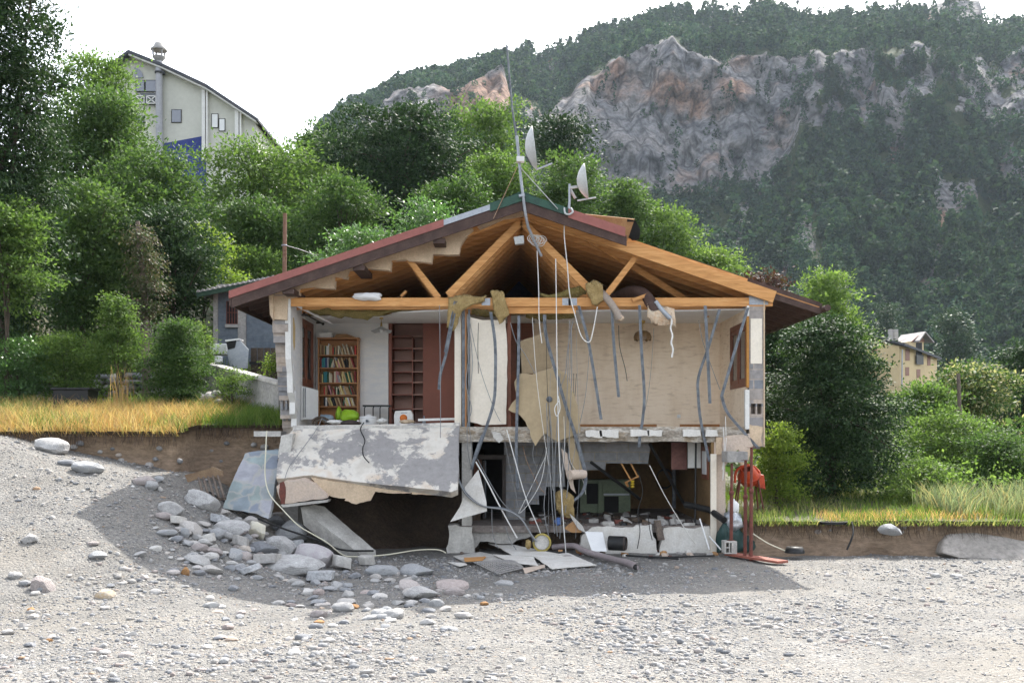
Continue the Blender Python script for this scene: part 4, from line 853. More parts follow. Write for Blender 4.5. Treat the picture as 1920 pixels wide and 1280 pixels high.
# insulation
def wool(name, pts, Y, th, m, label, seed, amp=.09, cat='insulation'):
    """lumpy mat filling a pixel outline: top and bottom edges given as matching polylines"""
    top, bot = pts; n = 36; rows = 9; V = []; Q = []
    tx = np.linspace(0, 1, n); f = lambda pl, i: np.interp(tx, np.linspace(0, 1, len(pl)), [q[i] for q in pl])
    a = np.stack([f(top, 0), f(top, 1)], 1); b_ = np.stack([f(bot, 0), f(bot, 1)], 1)
    for side in (0, 1):
        for i in range(n):
            for r in range(rows):
                t = r/(rows-1); px, py = a[i]*(1-t)+b_[i]*t; bul = math.sin(math.pi*min(max(t, 0), 1))**.6*math.sin(math.pi*i/(n-1))**.3
                p = P(px, py, Y); nz = float(fbm(p.x*5, p.z*5, side*3, 4, seed))*amp
                p.z += nz*.7; p.y += (-th/2*bul-nz if side == 0 else th/2*bul); p.x += .5*amp*float(fbm(p.x*6, p.z*6, 9, 3, seed)); V.append(p)
    m2 = n*rows
    for i in range(n-1):
        for r in range(rows-1):
            k = i*rows+r; Q += [(k, k+rows, k+rows+1, k+1), (m2+k+1, m2+k+rows+1, m2+k+rows, m2+k)]
        Q += [(i*rows, m2+i*rows, m2+(i+1)*rows, (i+1)*rows), (i*rows+rows-1, (i+1)*rows+rows-1, m2+(i+1)*rows+rows-1, m2+i*rows+rows-1)]
    for r in range(rows-1): Q += [(r, r+1, m2+r+1, m2+r), ((n-1)*rows+r, m2+(n-1)*rows+r, m2+(n-1)*rows+r+1, (n-1)*rows+r+1)]
    return tag(MB().add(V, Q, True).build(name, m), label, cat)
wool('insulation_mat', ([(560, 570), (600, 573), (660, 576), (720, 578), (790, 578), (850, 578)], [(566, 579), (600, 590), (640, 594), (690, 600), (712, 586), (850, 580)]), 21.7, .25, m_wool, 'long sagging olive mineral wool mat under the tie beam, left room', 81)
wool('insulation_clump', ([(840, 560), (855, 553), (870, 552), (900, 557), (912, 553)], [(838, 612), (850, 620), (866, 585), (888, 572), (908, 566)]), 20.93, .12, m_wool_tan, 'tan wool draped over the beam above the room partition', 82)
wool('insulation_clump', ([(922, 547), (932, 545), (945, 550)], [(926, 585), (936, 608), (955, 590)]), 20.92, .1, m_wool_tan, 'narrow tan wool tongue hanging over the middle of the tie beam', 83)
wool('insulation_clump', ([(1012, 553), (1045, 548), (1075, 540), (1096, 536)], [(1018, 560), (1050, 560), (1078, 556), (1100, 548)]), 21.2, .16, m_wool, 'olive wool lying on the tie beam under the right web', 84)
wool('insulation_clump', ([(1098, 533), (1112, 526), (1130, 533)], [(1108, 572), (1120, 574), (1133, 560)]), 20.9, .12, m_wool_tan, 'tan wool lump hanging at the broken end of the right web', 85)
wool('insulation_clump', ([(1212, 570), (1225, 572), (1250, 575), (1265, 580)], [(1214, 597), (1230, 610), (1252, 606), (1268, 612)]), 20.85, .2, m_wool_pink, 'frayed pale pinkish wool around the open end of the hanging duct', 86)
wool('insulation_mat', ([(884, 578), (905, 580), (925, 582), (950, 583)], [(884, 588), (900, 592), (925, 592), (950, 588)]), 21.5, .15, m_wool, 'short olive wool strip under the beam above the cream panel', 87)
wool('insulation_mat', ([(985, 588), (1020, 586), (1060, 584), (1080, 580)], [(985, 594), (1020, 600), (1060, 596), (1080, 590)]), 21.5, .15, m_wool, 'olive wool strip hanging above the torn khaki board', 88)
# flexible ducts
def duct(name, pts, Y, r, m, label, rib=.02):
    p = smoothpath([P(*(q if len(q) == 3 else (q[0], q[1], Y))) for q in pts], 10); rs = [r*(1+.06*(k % 2)) for k in range(len(p))]
    return tag(MB().tube(p, rs, 14, smooth=True).build(name, m), label, 'duct')
duct('flexible_duct', [(1118, 540, 21.3), (1135, 556, 20.95), (1150, 575, 20.85), (1163, 598, 20.8)], 21, .075, m_duct, 'grey brown flexible duct hanging over the tie beam, wool showing in its end')
blob('insulation_clump', P(1163, 596, 20.8), (.075, .06, .07), m_wool_pink, 'pale wool stuffed in the end of the left hanging duct', 'insulation', 21, .4)
duct('flexible_duct', [(1150, 560, 22.2), (1180, 547, 21.6), (1205, 550, 21.2), (1222, 570, 20.9), (1228, 585, 20.85)], 21, .12, m_bark_board, 'thick dark brown duct arching over the tie beam')
duct('metal_pipe', [(1229, 565, 20.8), (1240, 580, 20.78), (1257, 597, 20.76)], 21, .05, m_zinc, 'short silver pipe poking out of the pinkish wool')
b = MB()
for k in range(16):
    a = k*1.1; y = 596+k*4.6; b.bar(P(1258+1.6*math.sin(a)+k*.22, y, 20.76), P(1258+1.6*math.sin(a+1.1)+k*.22, y+4.8, 20.76), .035, .03)
one('twisted_strip', b, m_white, 'white twisted foil strip hanging below the silver pipe', 'strip')
blob('plastic_bag', P(690, 556, 20.95), (.29, .13, .085), m_plastic_w, 'white plastic sack lying on the tie beam above the left room', 'bag', 15, .5)
b = MB(); b.bar(P(752, 556, 21.3), P(762, 546, 21.3), .12, .05); one('timber_offcut', b, m_pine, 'short timber offcut standing up behind the left tie beam', 'timber')
b = MB(); b.bar(P(1185, 563, 20.9), P(1216, 552, 21.0), .07, .07); one('timber_offcut', b, m_pine, 'splintered orange timber lying on the beam beside the dark duct', 'timber')
# hanging galvanised studs
def stud(pts, Y, w, label, m=m_steel, name='metal_stud', g='galvanised studs hanging from the ceiling'):
    w *= .8
    p = smoothpath([P(a, c, Y+.012*(i-1)) for i, (a, c) in enumerate(pts)], 5); b = MB()
    for i in range(len(p)-1):
        d = (p[i+1]-p[i]).normalized(); b.bar(p[i]-d*.004, p[i+1]+d*.004, w, .008, (0, 1, 0) if False else (1, 0, 0))
        b.bar(p[i]+Vector((-w/2, -.012, 0)), p[i+1]+Vector((-w/2, -.012, 0)), .008, .028, (1, 0, 0)); b.bar(p[i]+Vector((w/2, -.012, 0)), p[i+1]+Vector((w/2, -.012, 0)), .008, .028, (1, 0, 0))
    return tag(b.build(name, m), label, 'metal stud', g)
stud([(855, 565), (846, 610), (836, 660)], 20.88, .075, 'wide bright metal stud slanting from the beam over the left room')
stud([(846, 612), (836, 665), (826, 700), (823, 730)], 20.84, .04, 'thin lower stud slanting beside the sliding cupboard door')
stud([(920, 585), (928, 640), (929, 700), (926, 752), (912, 800), (890, 862)], 20.9, .045, 'long bent stud crossing the cream panel down to the basement')
stud([(973, 592), (972, 680), (969, 790), (968, 850), (971, 917)], 20.9, .04, 'straight long stud hanging at the left edge of the torn khaki board')
stud([(1021, 590), (1024, 630), (1040, 690), (1062, 765), (1080, 820), (1094, 870), (1098, 902), (1090, 925), (1070, 942)], 20.8, .05, 'longest dark stud slanting across the torn board, curling at its foot')
stud([(1085, 573), (1103, 640), (1116, 715), (1127, 786)], 20.9, .04, 'slanting stud hanging in front of the left part of the beige wall')
stud([(1147, 578), (1152, 660), (1160, 744)], 20.9, .04, 'short stud hanging below the left duct')
stud([(1199, 572), (1203, 660), (1208, 740), (1205, 785), (1200, 815), (1198, 838)], 20.9, .04, 'stud hanging in front of the brown glass lamp, frayed white end')
stud([(1322, 573), (1326, 650), (1331, 756)], 20.9, .045, 'bright short stud hanging near the right end of the beige wall')
stud([(1349, 580), (1330, 645), (1310, 705), (1309, 740), (1314, 790), (1330, 865)], 20.95, .038, 'bowed dark stud crossing behind the bright short one')
stud([(1402, 577), (1386, 630), (1368, 690), (1353, 742)], 20.85, .045, 'upper half of the kinked stud in front of the right window')
stud([(1353, 742), (1363, 772), (1390, 805), (1420, 838)], 20.85, .05, 'lower half of the kinked stud leaning onto the broken right pier')
stud([(884, 880), (892, 850), (905, 815)], 20.8, .04, 'short stud piece dangling above the white triangular board')
# torn boards
def board(pts, Y, th, m, label, j=(.09, .018), skip=(), name='plasterboard_sheet', g=None, cat='board'):
    return tag(slab(name, pts, Y, th, m, None, j, skip), label, cat, g)
board([(975, 640), (1020, 622), (1038, 680), (1034, 690), (1002, 701), (978, 700)], 21.15, (0, .013, 0), m_khaki_dk, 'torn brownish upper board still hanging behind the longest stud')
board([(964, 716), (975, 700), (1000, 702), (1040, 688), (1062, 700), (1078, 740), (1086, 770), (1088, 810), (1070, 818), (1046, 828), (1032, 820), (1022, 812), (1010, 826), (1004, 836), (997, 822), (994, 806), (985, 790), (975, 778), (953, 768), (960, 755), (970, 745), (966, 730)], lambda a, c: 21.0-.0012*(c-700), (0, .013, 0), m_khaki, 'large torn khaki plasterboard hanging in the middle of the upper floor')
b = MB(); b.lathe(P(1030, 748, 20.9), [(.001, 0), (.06, 0), (.065, .05)], 14, 'y'); one('junction_box', b, m_steel, 'dark round junction box set in the torn khaki board', 'box')
board([(1062, 815), (1074, 815), (1092, 880), (1090, 895), (1074, 880)], 20.95, (0, .013, 0), m_khaki, 'narrow khaki board strip hanging below the large torn one', (.1, .01))
b = MB(); b.tube([P(1068, 890, 20.7), P(1096, 888, 20.9)], .1, 14); one('curled_board', b, m_render_pink, 'pale curled board end below the narrow khaki strip', 'board')
board([(1052, 840), (1064, 850), (1075, 905), (1080, 925), (1070, 915), (1060, 880)], 20.95, (0, .013, 0), m_render_pink, 'pale narrow torn strip hanging in front of the grey block wall', (.1, .015))
b = board([(897, 880), (906, 915), (912, 940), (913, 958), (870, 970), (844, 978), (862, 950), (870, 930), (872, 912)], lambda a, c: 20.55-.002*(c-880), (0, .013, 0), m_plaster_edge, 'white triangular board leaning beside the basement door', (.3, .006))
board([(921, 808), (938, 811), (945, 823), (936, 830), (925, 820)], 20.85, (0, .03, 0), m_concrete_pale, 'small loose plaster lump hanging under the floor edge', (.05, .01))
# the fallen balcony slab and its pieces
def Yfall(a, c): return 21.0-1.25*(c-795)/110.
o = tag(MB().prism(jag(pixpoly([(556, 797), (600, 797), (862, 792), (858, 917), (846, 922), (700, 906), (640, 899), (600, 893), (585, 890), (518, 897), (520, 870), (528, 830)], Yfall), .22, .012), (0, .19, -.12)).build('fallen_slab', m_peel), 'big fallen concrete slab with peeling white paint sloping from the floor edge', 'slab')
tag(MB().prism(jag([P(583, 899, 19.72), P(690, 909, 19.72), P(700, 915, 19.72), P(718, 922, 19.72), P(760, 927, 19.72), P(838, 926, 19.72), P(842, 921, 19.72), P(760, 913, 19.72), P(690, 905, 19.72), P(620, 895, 19.72)], .1, .008), (0, .15, -.1)).build('slab_underside', m_render, o) if False else o)
ed = MB().prism(jag(pixpoly([(583, 896), (640, 903), (702, 911), (768, 920), (770, 925), (704, 921), (700, 928), (695, 938), (668, 945), (646, 938), (648, 934), (620, 930), (600, 918)], 19.86), .07, .014), (0, .16, .03)).build('slab_edge', m_render, o)
MB().prism(jag(pixpoly([(772, 918), (845, 922), (842, 930), (830, 927), (772, 926)], 19.8), .07, .008), (0, .16, .03)).build('slab_edge', m_render, o)
b = MB(); b.prism(jag(pixpoly([(527, 816), (550, 812), (546, 840), (538, 860), (521, 858)], 20.4), .1, .01), (0, .25, 0)); one('kerb_stone', b, m_concrete_pale, 'grey kerb piece standing at the upper left corner of the fallen slab', 'stone')
b = MB(); b.prism(jag(pixpoly([(521, 860), (538, 861), (540, 866), (522, 866)], 20.3), .1, .01), (0, .25, 0)); one('kerb_stone', b, m_render, 'thin beige piece under the grey kerb piece', 'stone')
b = MB(); b.prism(jag(pixpoly([(518, 912), (535, 902), (565, 899), (590, 908), (612, 928), (614, 933), (560, 940), (528, 945), (521, 925)], 19.7), .09, .014), (.0, .3, .05)); rb_ = one('broken_wall_piece', b, m_render_pink, 'broken beige wall piece with a rust stain under the slab corner', 'rubble')
MB().prism(pixpoly([(526, 946), (616, 936), (614, 941), (530, 951)], 19.72), (0, .3, 0)).build('edge_strip', m_concrete_pale, rb_)
MB().prism(jag(pixpoly([(524, 905), (532, 902), (536, 920), (534, 945), (526, 944), (523, 925)], 19.692), .06, .012), (0, .006, 0)).build('rust_stain', m_rust, rb_)
b = MB(); q = [P(564, 951, 19.95), P(588, 945, 20.3), P(608, 949, 20.45), P(650, 985, 20.4), P(704, 1031, 20.2), P(674, 1037, 19.8), P(620, 996, 19.85)]
b.prism(jag(q, .12, .012), (.03, .12, -.36)); one('fallen_beam', b, m_concrete_pale, 'thick concrete slab piece slanting down into the dark hollow', 'rubble')
b = MB(); b.prism(jag(pixpoly([(459, 850), (480, 846), (522, 843), (520, 880), (512, 930), (503, 972), (480, 962), (418, 952), (432, 910)], lambda a, c: 20.9-.011*(c-845)), .12, .012), (.02, .14, .02)); one('stone_slab', b, m_slate, 'large bluish crazy-paved slab leaning left of the house', 'slab')
b = MB(); b.box(P(478, 0, 21.2).x, -4.9, 21.1, 21.6, P(0, 818, 21.2).z, P(0, 808, 21.2).z); one('concrete_ledge', b, m_concrete_pale, 'thin concrete ledge jutting out left of the house wall', 'ledge')
# broken baluster panel
bp = empty('baluster_panel', P(395, 935, 19.4), 'broken brown wooden baluster panel lying in the gravel against the bank', 'railing')
slab('rail', [(346, 890), (395, 878), (397, 874), (416, 882), (418, 892), (372, 897), (352, 904)], 19.5, (0, .09, 0), mat('weathered_timber', (.24, .165, .10), (.17, .11, .07), 6, bump=.4, dirt=.3), bp)
for k in range(5):
    x = 372+9*k; p = P(x, 894-k, 19.52); q = P(x+10+k*.8, 932+k*1.2, 19.25); d = q-p
    MB().tube([p+d*t for t in (0, .1, .18, .3, .45, .6, .75, .85, .93, 1)], [.02, .028, .018, .03, .022, .03, .02, .03, .018, .022], 8).build('baluster', m_trunk_pale, bp)
MB().bar(P(380, 938, 19.2), P(424, 934, 19.28), .06, .05).build('rail', m_trunk, bp)
# cables and hoses
def cable(pts, Y, r, m, label, cat='cable', g=None, name='cable'):
    p = smoothpath([P(*(q if len(q) == 3 else (q[0], q[1], Y))) for q in pts], 6); return tag(MB().tube(p, r, 6).build(name, m), label, cat, g)
G = 'cables hanging in the torn house'
cable([(500, 808, 20.6), (498, 850, 20.3), (497, 890, 20.1), (505, 925, 19.6), (530, 955, 19.3), (560, 985, 19.2), (590, 1003, 19.2), (615, 1018, 19.2), (640, 1038, 19.3), (660, 1043, 19.4), (720, 1040, 19.6), (780, 1031, 20), (820, 1030, 20.2), (836, 1036, 20.2)], 19, .013, m_cable_c, 'long cream hose running from the ledge down to the dark hollow', 'hose', None, 'hose')
cable([(392, 922, 20.0), (430, 945, 19.9), (475, 968, 19.6), (530, 990, 19.3), (590, 1010, 19.2), (640, 1030, 19.5), (700, 1032, 19.9)], 19, .02, m_black, 'black cable running across the boulders to the dark hollow')
cable([(604, 783, 21.2), (590, 810, 20.75), (560, 850, 20.3), (542, 875, 20), (534, 897, 19.75)], 20, .008, m_cable_g, 'thin grey cable trailing down the left of the fallen slab', 'cable', G)
cable([(682, 792, 21), (676, 805, 20.8), (684, 825, 20.55), (680, 840, 20.4), (682, 855, 20.2), (692, 867, 20.05)], 20, .012, m_black, 'short dark wavy cable lying on the peeling slab', 'cable', G)
cable([(824, 572), (825, 650), (826, 780), (825, 850), (823, 890)], 20.7, .008, m_cable_g, 'thin grey cable hanging in front of the sliding cupboard door', 'cable', G)
cable([(876, 592), (879, 660), (874, 720), (884, 765), (876, 800), (878, 850), (885, 882)], 20.85, .009, m_cable_g, 'wavy grey cable down the left edge of the cream panel', 'cable', G)
cable([(878, 600), (886, 680), (878, 760), (880, 800), (886, 850)], 20.88, .008, m_cable_g, 'second thin grey cable beside the wavy one at the cream panel', 'cable', G)
cable([(880, 600), (900, 690), (924, 760), (938, 790)], 20.95, .007, m_cable_g, 'thin cable slanting across the cream panel', 'cable', G)
cable([(897, 605), (896, 650), (897, 700)], 21.1, .008, m_black, 'short dark wire end on the cream panel', 'cable', G)
cable([(957, 605), (968, 640), (985, 665), (1003, 700)], 20.9, .008, m_cable_g, 'grey cable slanting across the torn upper board', 'cable', G)
cable([(1060, 402, 20.5), (1058, 440, 20.6), (1064, 500, 20.7), (1068, 550, 20.75), (1078, 590, 20.8), (1090, 630, 20.8), (1105, 641, 20.8), (1113, 615, 20.8), (1120, 575, 20.8)], 20.6, .012, m_cable_w, 'white cable from the small dish looping before the beige wall', 'cable', G)
cable([(1007, 470), (1010, 540), (1011, 600), (1016, 643)], 20.7, .01, m_cable_w, 'white cable hanging from the cable bundle under the ridge', 'cable', G)
cable([(1042, 485), (1043, 560), (1044, 650), (1046, 760), (1049, 860), (1055, 960), (1061, 1036)], 20.65, .011, m_cable_w, 'longest white cable hanging from the roof to the gravel', 'cable', G)
cable([(1047, 742), (1050, 765), (1044, 780), (1040, 765), (1049, 750)], 20.6, .01, m_cable_w, 'small white cable loop before the torn khaki board', 'cable', G)
cable([(1075, 600), (1065, 650), (1060, 700), (1045, 740)], 20.8, .009, m_cable_g, 'grey cable curving behind the longest stud', 'cable', G)
cable([(1071, 610), (1072, 700), (1068, 800), (1065, 900), (1060, 960)], 20.75, .009, m_cable_g, 'grey cable hanging right of the torn khaki board', 'cable', G)
cable([(1105, 660), (1098, 740), (1085, 805), (1075, 860), (1062, 930)], 20.8, .006, m_cable_g, 'very thin grey cable slanting down from the beige wall', 'cable', G)
cable([(1160, 610), (1162, 650), (1172, 690), (1176, 714)], 21.1, .008, m_black, 'thin dark wire with a knotted end before the beige wall', 'cable', G)
cable([(1025, 755), (1027, 830), (1032, 900), (1036, 960), (1040, 1000)], 20.7, .01, m_cable_g, 'grey cable hanging from the round junction box', 'cable', G)
cable([(1030, 760), (1036, 840), (1038, 920), (1045, 1005)], 20.72, .009, m_cable_g, 'second grey cable below the round junction box', 'cable', G)
cable([(1033, 790), (1028, 880), (1020, 950), (1030, 1010)], 20.78, .01, m_cable_g, 'slack grey cable before the grey block wall', 'cable', G)
cable([(950, 805), (965, 860), (985, 930), (1010, 990), (1016, 1010)], 20.8, .012, m_cable_w, 'pale cable slanting before the grey block wall to the yellow reel', 'cable', G)
cable([(980, 835), (990, 870), (1010, 910), (1022, 925)], 21.4, .008, m_rustorange, 'orange brown wire slanting across the grey blocks', 'cable', G)
cable([(946, 825), (955, 870), (968, 930), (972, 965)], 21, .006, m_cable_g, 'hair-thin grey wire in front of the block wall', 'cable', G)
cable([(1025, 838), (1015, 900), (990, 945), (974, 962)], 20.9, .007, m_cable_w, 'pale wire slanting left across the block wall', 'cable', G)
cable([(1023, 855), (1000, 905), (972, 962)], 20.95, .007, m_cable_w, 'second pale wire slanting left across the block wall', 'cable', G)
for k, lb in enumerate(['grey conduit', 'darker grey conduit']): cable([(860, 898+4*k), (875, 925+3*k), (905, 948), (945, 953+2*k), (975, 970), (995, 1000), (1000+6*k, 1015)], 20.4-.05*k, .02, m_cable_g if k else m_steel, f'thick {lb} curving from the slab corner to the yellow reel', 'conduit', G, 'conduit')
cable([(892, 865), (912, 900), (935, 945), (965, 1000), (970, 1008)], 20.5, .016, m_cable_w, 'white conduit slanting past the triangular board to the floor', 'conduit', G, 'conduit')
cable([(895, 860), (925, 915), (950, 950), (985, 975)], 20.6, .008, m_cable_g, 'grey wire running beside the white conduit', 'cable', G)
cable([(922, 950), (923, 990), (928, 1015), (935, 1028)], 20.6, .009, m_cable_g, 'thin cable drooping below the floor left of the yellow reel', 'cable', G)
cable([(948, 985), (955, 1010), (968, 1030)], 20.6, .009, m_cable_g, 'short cable drooping beside the yellow reel', 'cable', G)
cable([(1195, 880), (1205, 920), (1196, 960), (1200, 995), (1195, 1028)], 20.75, .009, m_black, 'dark cable hanging over the basement floor edge before the white panel', 'cable', G)
cable([(1215, 960), (1218, 990), (1223, 1012)], 20.8, .009, m_black, 'short dark cable over the foundation edge', 'cable', G)
cable([(1356, 800), (1358, 840), (1355, 900), (1358, 870), (1362, 820)], 20.8, .008, m_cable_w, 'pale cable hanging at the broken right wall return', 'cable', G)
cable([(1360, 780), (1361, 830), (1354, 880)], 20.9, .008, m_cable_w, 'pale cable dropping from the right corner of the beige room', 'cable', G)
cable([(1218, 872), (1250, 935), (1290, 1000), (1305, 1020)], 20.7, .009, m_plaster_edge, 'pale straight rod slanting across the basement opening', 'rod', None, 'rod')
cable([(1310, 600), (1318, 640), (1335, 690), (1350, 730)], 21.1, .007, m_cable_g, 'thin grey cable hanging by the bright short stud', 'cable', G)
cable([(1226, 615), (1222, 680), (1215, 740), (1205, 790)], 21.3, .005, m_cable_g, 'hair-thin wire on the beige wall right of the lamp', 'cable', G)
b = MB()
for k in range(7):
    c = P(998+3*k, 447+2*(k % 3), 20.75); b.tube([c+Vector((.10*math.cos(a), .02*k, .10*math.sin(a)*(.8+.1*(k % 3)))) for a in np.linspace(0, 6.28, 16)], .008, 5)
one('cable_bundle', b, m_cable_w, 'tangled bundle of white coax cable under the ridge', 'cable bundle')
b = MB(); b.prism(pixpoly([(963, 444), (982, 441), (983, 456), (966, 458)], 20.75), (0, .15, 0)); one('aerial_amplifier', b, m_dish, 'pale grey aerial box hanging beside the white coax bundle', 'box', bevel=.01)
# mast and dishes
ma = empty('aerial_mast', P(982, 410, 20.55), 'tall thin leaning mast rising above the roof ridge', 'mast')
MB().tube([P(950, 84, 20.3), P(960, 200, 20.4), P(972, 290, 20.45)], .02, 8).build('upper_pole', m_steel, ma)
MB().tube([P(969, 255, 20.40), P(977, 340, 20.33), P(985, 400, 20.3), P(990, 425, 20.5), P(1015, 480, 20.8)], .03, 8).build('lower_pole', m_zinc, ma)
MB().bar(P(970, 313, 20.4), P(925, 410, 20.33), .05, .012).build('rusty_strut', m_rustorange, ma); MB().bar(P(975, 313, 20.38), P(1046, 392, 20.34), .05, .012).build('perforated_strut', m_dish, ma)
MB().bar(P(973, 368, 20.33), P(984, 366, 20.33), .1, .05).build('clamp', m_zinc, ma)
def dish(c, rad, nrm, label, depth=.18):
    nrm = Vector(nrm).normalized(); a = nrm.cross(Vector((0, 0, 1))).normalized(); bb = a.cross(nrm); t = empty('satellite_dish', c, label, 'satellite dish')
    b = MB(); V = []; Q = []; n = 36; m_ = 7
    for s, off in ((0, 0), (1, -.015)):
        for i in range(m_):
            r = rad*(i+.02)/(m_-1+.02)
            for k in range(n): an = 2*math.pi*k/n; V.append(c+a*(r*.92*math.cos(an))+bb*(r*math.sin(an))+nrm*(depth*(r/rad)**2+off))
    for s in (0, 1):
        for i in range(m_-1):
            for k in range(n): q = s*m_*n+i*n; Q.append((q+k, q+(k+1) % n, q+n+(k+1) % n, q+n+k))
    q = (m_-1)*n
    for k in range(n): Q.append((q+k, q+(k+1) % n, m_*n+q+(k+1) % n, m_*n+q+k))
    b.add(V, Q, True).build('reflector', m_dish, t); return t, a, bb, nrm
c1 = P(986, 280, 20.3); t, a, bb, nn = dish(c1, .44, (.985, -.02, .12), 'large grey satellite dish on the mast, seen nearly edge-on')
MB().box(c1.x-.19, c1.x-.03, c1.y-.07, c1.y+.07, c1.z-.26, c1.z-.16).build('mounting_bracket', m_plastic_w, t)
MB().bar(c1-bb*.44+nn*.15, c1+nn*.5-bb*.35, .03, .03).build('feed_arm', m_zinc, t); MB().bar(P(984, 288, 20.25), P(996, 310, 20.3), .02, .02).build('brace', m_steel, t)
c2 = P(1083, 342, 20.5); t, a, bb, nn = dish(c2, .36, (.985, -.05, .12), 'smaller satellite dish on a short bracket right of the ridge')
MB().tube([P(1068, 345, 20.45), P(1068, 375, 20.45), P(1066, 398, 20.45)], .025, 8).build('bracket_pole', m_zinc, t)
MB().bar(P(1068, 352, 20.45), P(1082, 350, 20.5), .05, .05).build('mounting_bracket', m_dish, t); MB().bar(P(1070, 356, 20.45), P(1079, 372, 20.5), .06, .03).build('mounting_bracket', m_dish, t)
MB().bar(P(1083, 376, 20.4), P(1117, 370, 20.6), .03, .03).build('feed_arm', m_dish, t)
MB().tube(smoothpath([P(1058, 390, 20.35), P(1060, 400, 20.3), P(1067, 402, 20.3), P(1074, 397, 20.3), P(1070, 390, 20.35)]), .02, 6).build('foot_plate', m_dish, t)
# basement contents
ca = empty('metal_cabinet', P(1135, 960, 24.5), 'pale green metal cabinet standing at the back of the basement', 'cabinet')
def bpx(x0, y0, x1, y1, Y, d): a_, c_ = P(x0, y0, Y), P(x1, y1, Y); return (a_.x, c_.x, Y, Y+d, c_.z, a_.z)
hb('cabinet_body', m_greencab, bpx(1088, 899, 1182, 962, 24.6, .5), parent=ca); hb('cabinet_door', m_greencab, bpx(1096, 905, 1118, 945, 24.57, .028), parent=ca); hb('drawer_front', m_greencab, bpx(1130, 905, 1176, 924, 24.56, .038), parent=ca)
hb('bay_shade', m_dark, bpx(1100, 906, 1121, 944, 24.565, .002), bpx(1133, 930, 1160, 960, 24.575, .02), parent=ca); hb('frame_post', m_greencab, bpx(1122, 902, 1129, 962, 24.54, .055), parent=ca); hb('frame_rail', m_zinc, bpx(1132, 925, 1180, 928, 24.54, .05), parent=ca)  # dark sheets on the closed front stand in for shade inside open bays
one('wall_panel', MB().box(*bpx(1259, 829, 1288, 880, 22.4, .06)), mat('pinkish_panel', (.33, .17, .145), (.22, .105, .095), 2, dirt=.3), 'faded pinkish red panel hanging in the basement', 'panel')
one('wall_panel', MB().box(*bpx(1290, 828, 1314, 877, 21.9, .05)), m_white, 'white panel hanging beside the pinkish one in the basement', 'panel')
for a_, lb in (((1260, 880, 1268, 952), 'left'), ((1288, 878, 1296, 945), 'right')):
    b = MB(); p = P(a_[0]+4, a_[1], 24.5); q = P(a_[2]-4, a_[3], 24.5); b.tube([p, q], .05, 10); one('waste_pipe', b, m_steel, f'dark grey vertical waste pipe under the {"pinkish" if lb == "left" else "white"} panel', 'pipe')
def pole(p, q, r, m, label, cat='pole', name='metal_pole'): return one(name, MB().tube([p, q], r, 7), m, label, cat)
pole(P(1108, 866, 21.9), P(1200, 935, 22.6), .035, m_black, 'dark pole slanting above the green cabinet')
pole(P(1218, 832, 21.6), P(1286, 950, 22.5), .035, m_black, 'dark pole slanting before the ochre basement wall')
pole(P(1305, 830, 21.5), P(1303, 1018, 21.2), .022, m_black, 'thin dark upright pole near the right basement wall')
b = MB(); b.tube([P(1285, 945, 21.5), P(1330, 955, 21.1), P(1358, 975, 20.6)], .07, 9); one('drain_pipe', b, m_black, 'thick black pipe sticking out of the basement towards the props', 'pipe')
b = MB()
for k in range(4): c = P(1246, 898, 25.6); b.tube([c+Vector((.21*math.cos(a), -.03*k, .24*math.sin(a)+.01*k)) for a in np.linspace(0, 6.28, 20)], .014, 6)
one('cable_coil', b, m_black, 'dark cable coil hanging on the ochre basement wall', 'cable coil')
wr = empty('wooden_rack', P(1190, 880, 22.6), 'broken orange wooden clothes rack dangling under the block wall', 'rack')
for i, (p, q) in enumerate([((1165, 868), (1186, 905)), ((1183, 868), (1197, 895)), ((1173, 904), (1198, 892)), ((1173, 903), (1178, 912))]): MB().bar(P(*p, 22.3), P(*q, 22.25), .05, .03).build('slat', m_pine, wr)
b = MB()
for k in range(3): b.lathe(P(1186, 902+5*k, 22.2), [(.001, -.03), (.04, -.02), (.045, 0), (.04, .02), (.001, .03)], 10)
one('hook_toy', b, m_yellow, 'small yellow plastic knobs hanging from the orange rack', 'ornament')
nw = hb('narrow_window', m_winwood, (4.165, 4.198, 21.2, 21.9, -.95, -.25), parent=H); hb('pane', m_plastic_w, (4.155, 4.164, 21.32, 21.78, -.85, -.35), parent=nw)
rr = random.Random(31); dm = [m_concrete, m_darkwood, m_earth, m_earth_top, m_trunk, m_concrete_pale, m_black, m_trunk_pale, m_darkwood, m_rust]
def chunk(p, s, m, label, cat='rubble', name='rubble_piece', g=None):
    b = MB(); d = [rr.uniform(.6, 1.2) for _ in range(3)]; rot = Matrix.Rotation(rr.uniform(0, 3), 3, 'Z') @ Matrix.Rotation(rr.uniform(-.5, .5), 3, 'X')
    n = rr.randint(5, 7); ring = [(math.cos(6.28*k/n)*rr.uniform(.7, 1.1)*s*d[0], math.sin(6.28*k/n)*rr.uniform(.7, 1.1)*s*d[1]) for k in range(n)]
    b.prism([rot @ Vector((x, y, 0))+Vector(p) for x, y in ring], rot @ Vector((s*.15, .1*s, s*d[2]*.7))); return one(name, b, m, label, cat, g, bevel=s*.06)
for k in range(130):
    Y = 21.15+3.2*rr.random()**1.4; x = rr.uniform(.3, 4.1); chunk((x, Y, BZ-.02), rr.uniform(.04, .15), rr.choice(dm), 'small dark rubble piece strewn over the basement floor', 'rubble', 'rubble_piece', 'rubble on the basement floor')
b = MB(); b.bar(P(1232, 975, 21.0), P(1240, 1012, 20.9), .16, .05); one('rubble_plank', b, m_trunk_pale, 'crumbling brown board hanging over the foundation edge', 'board')
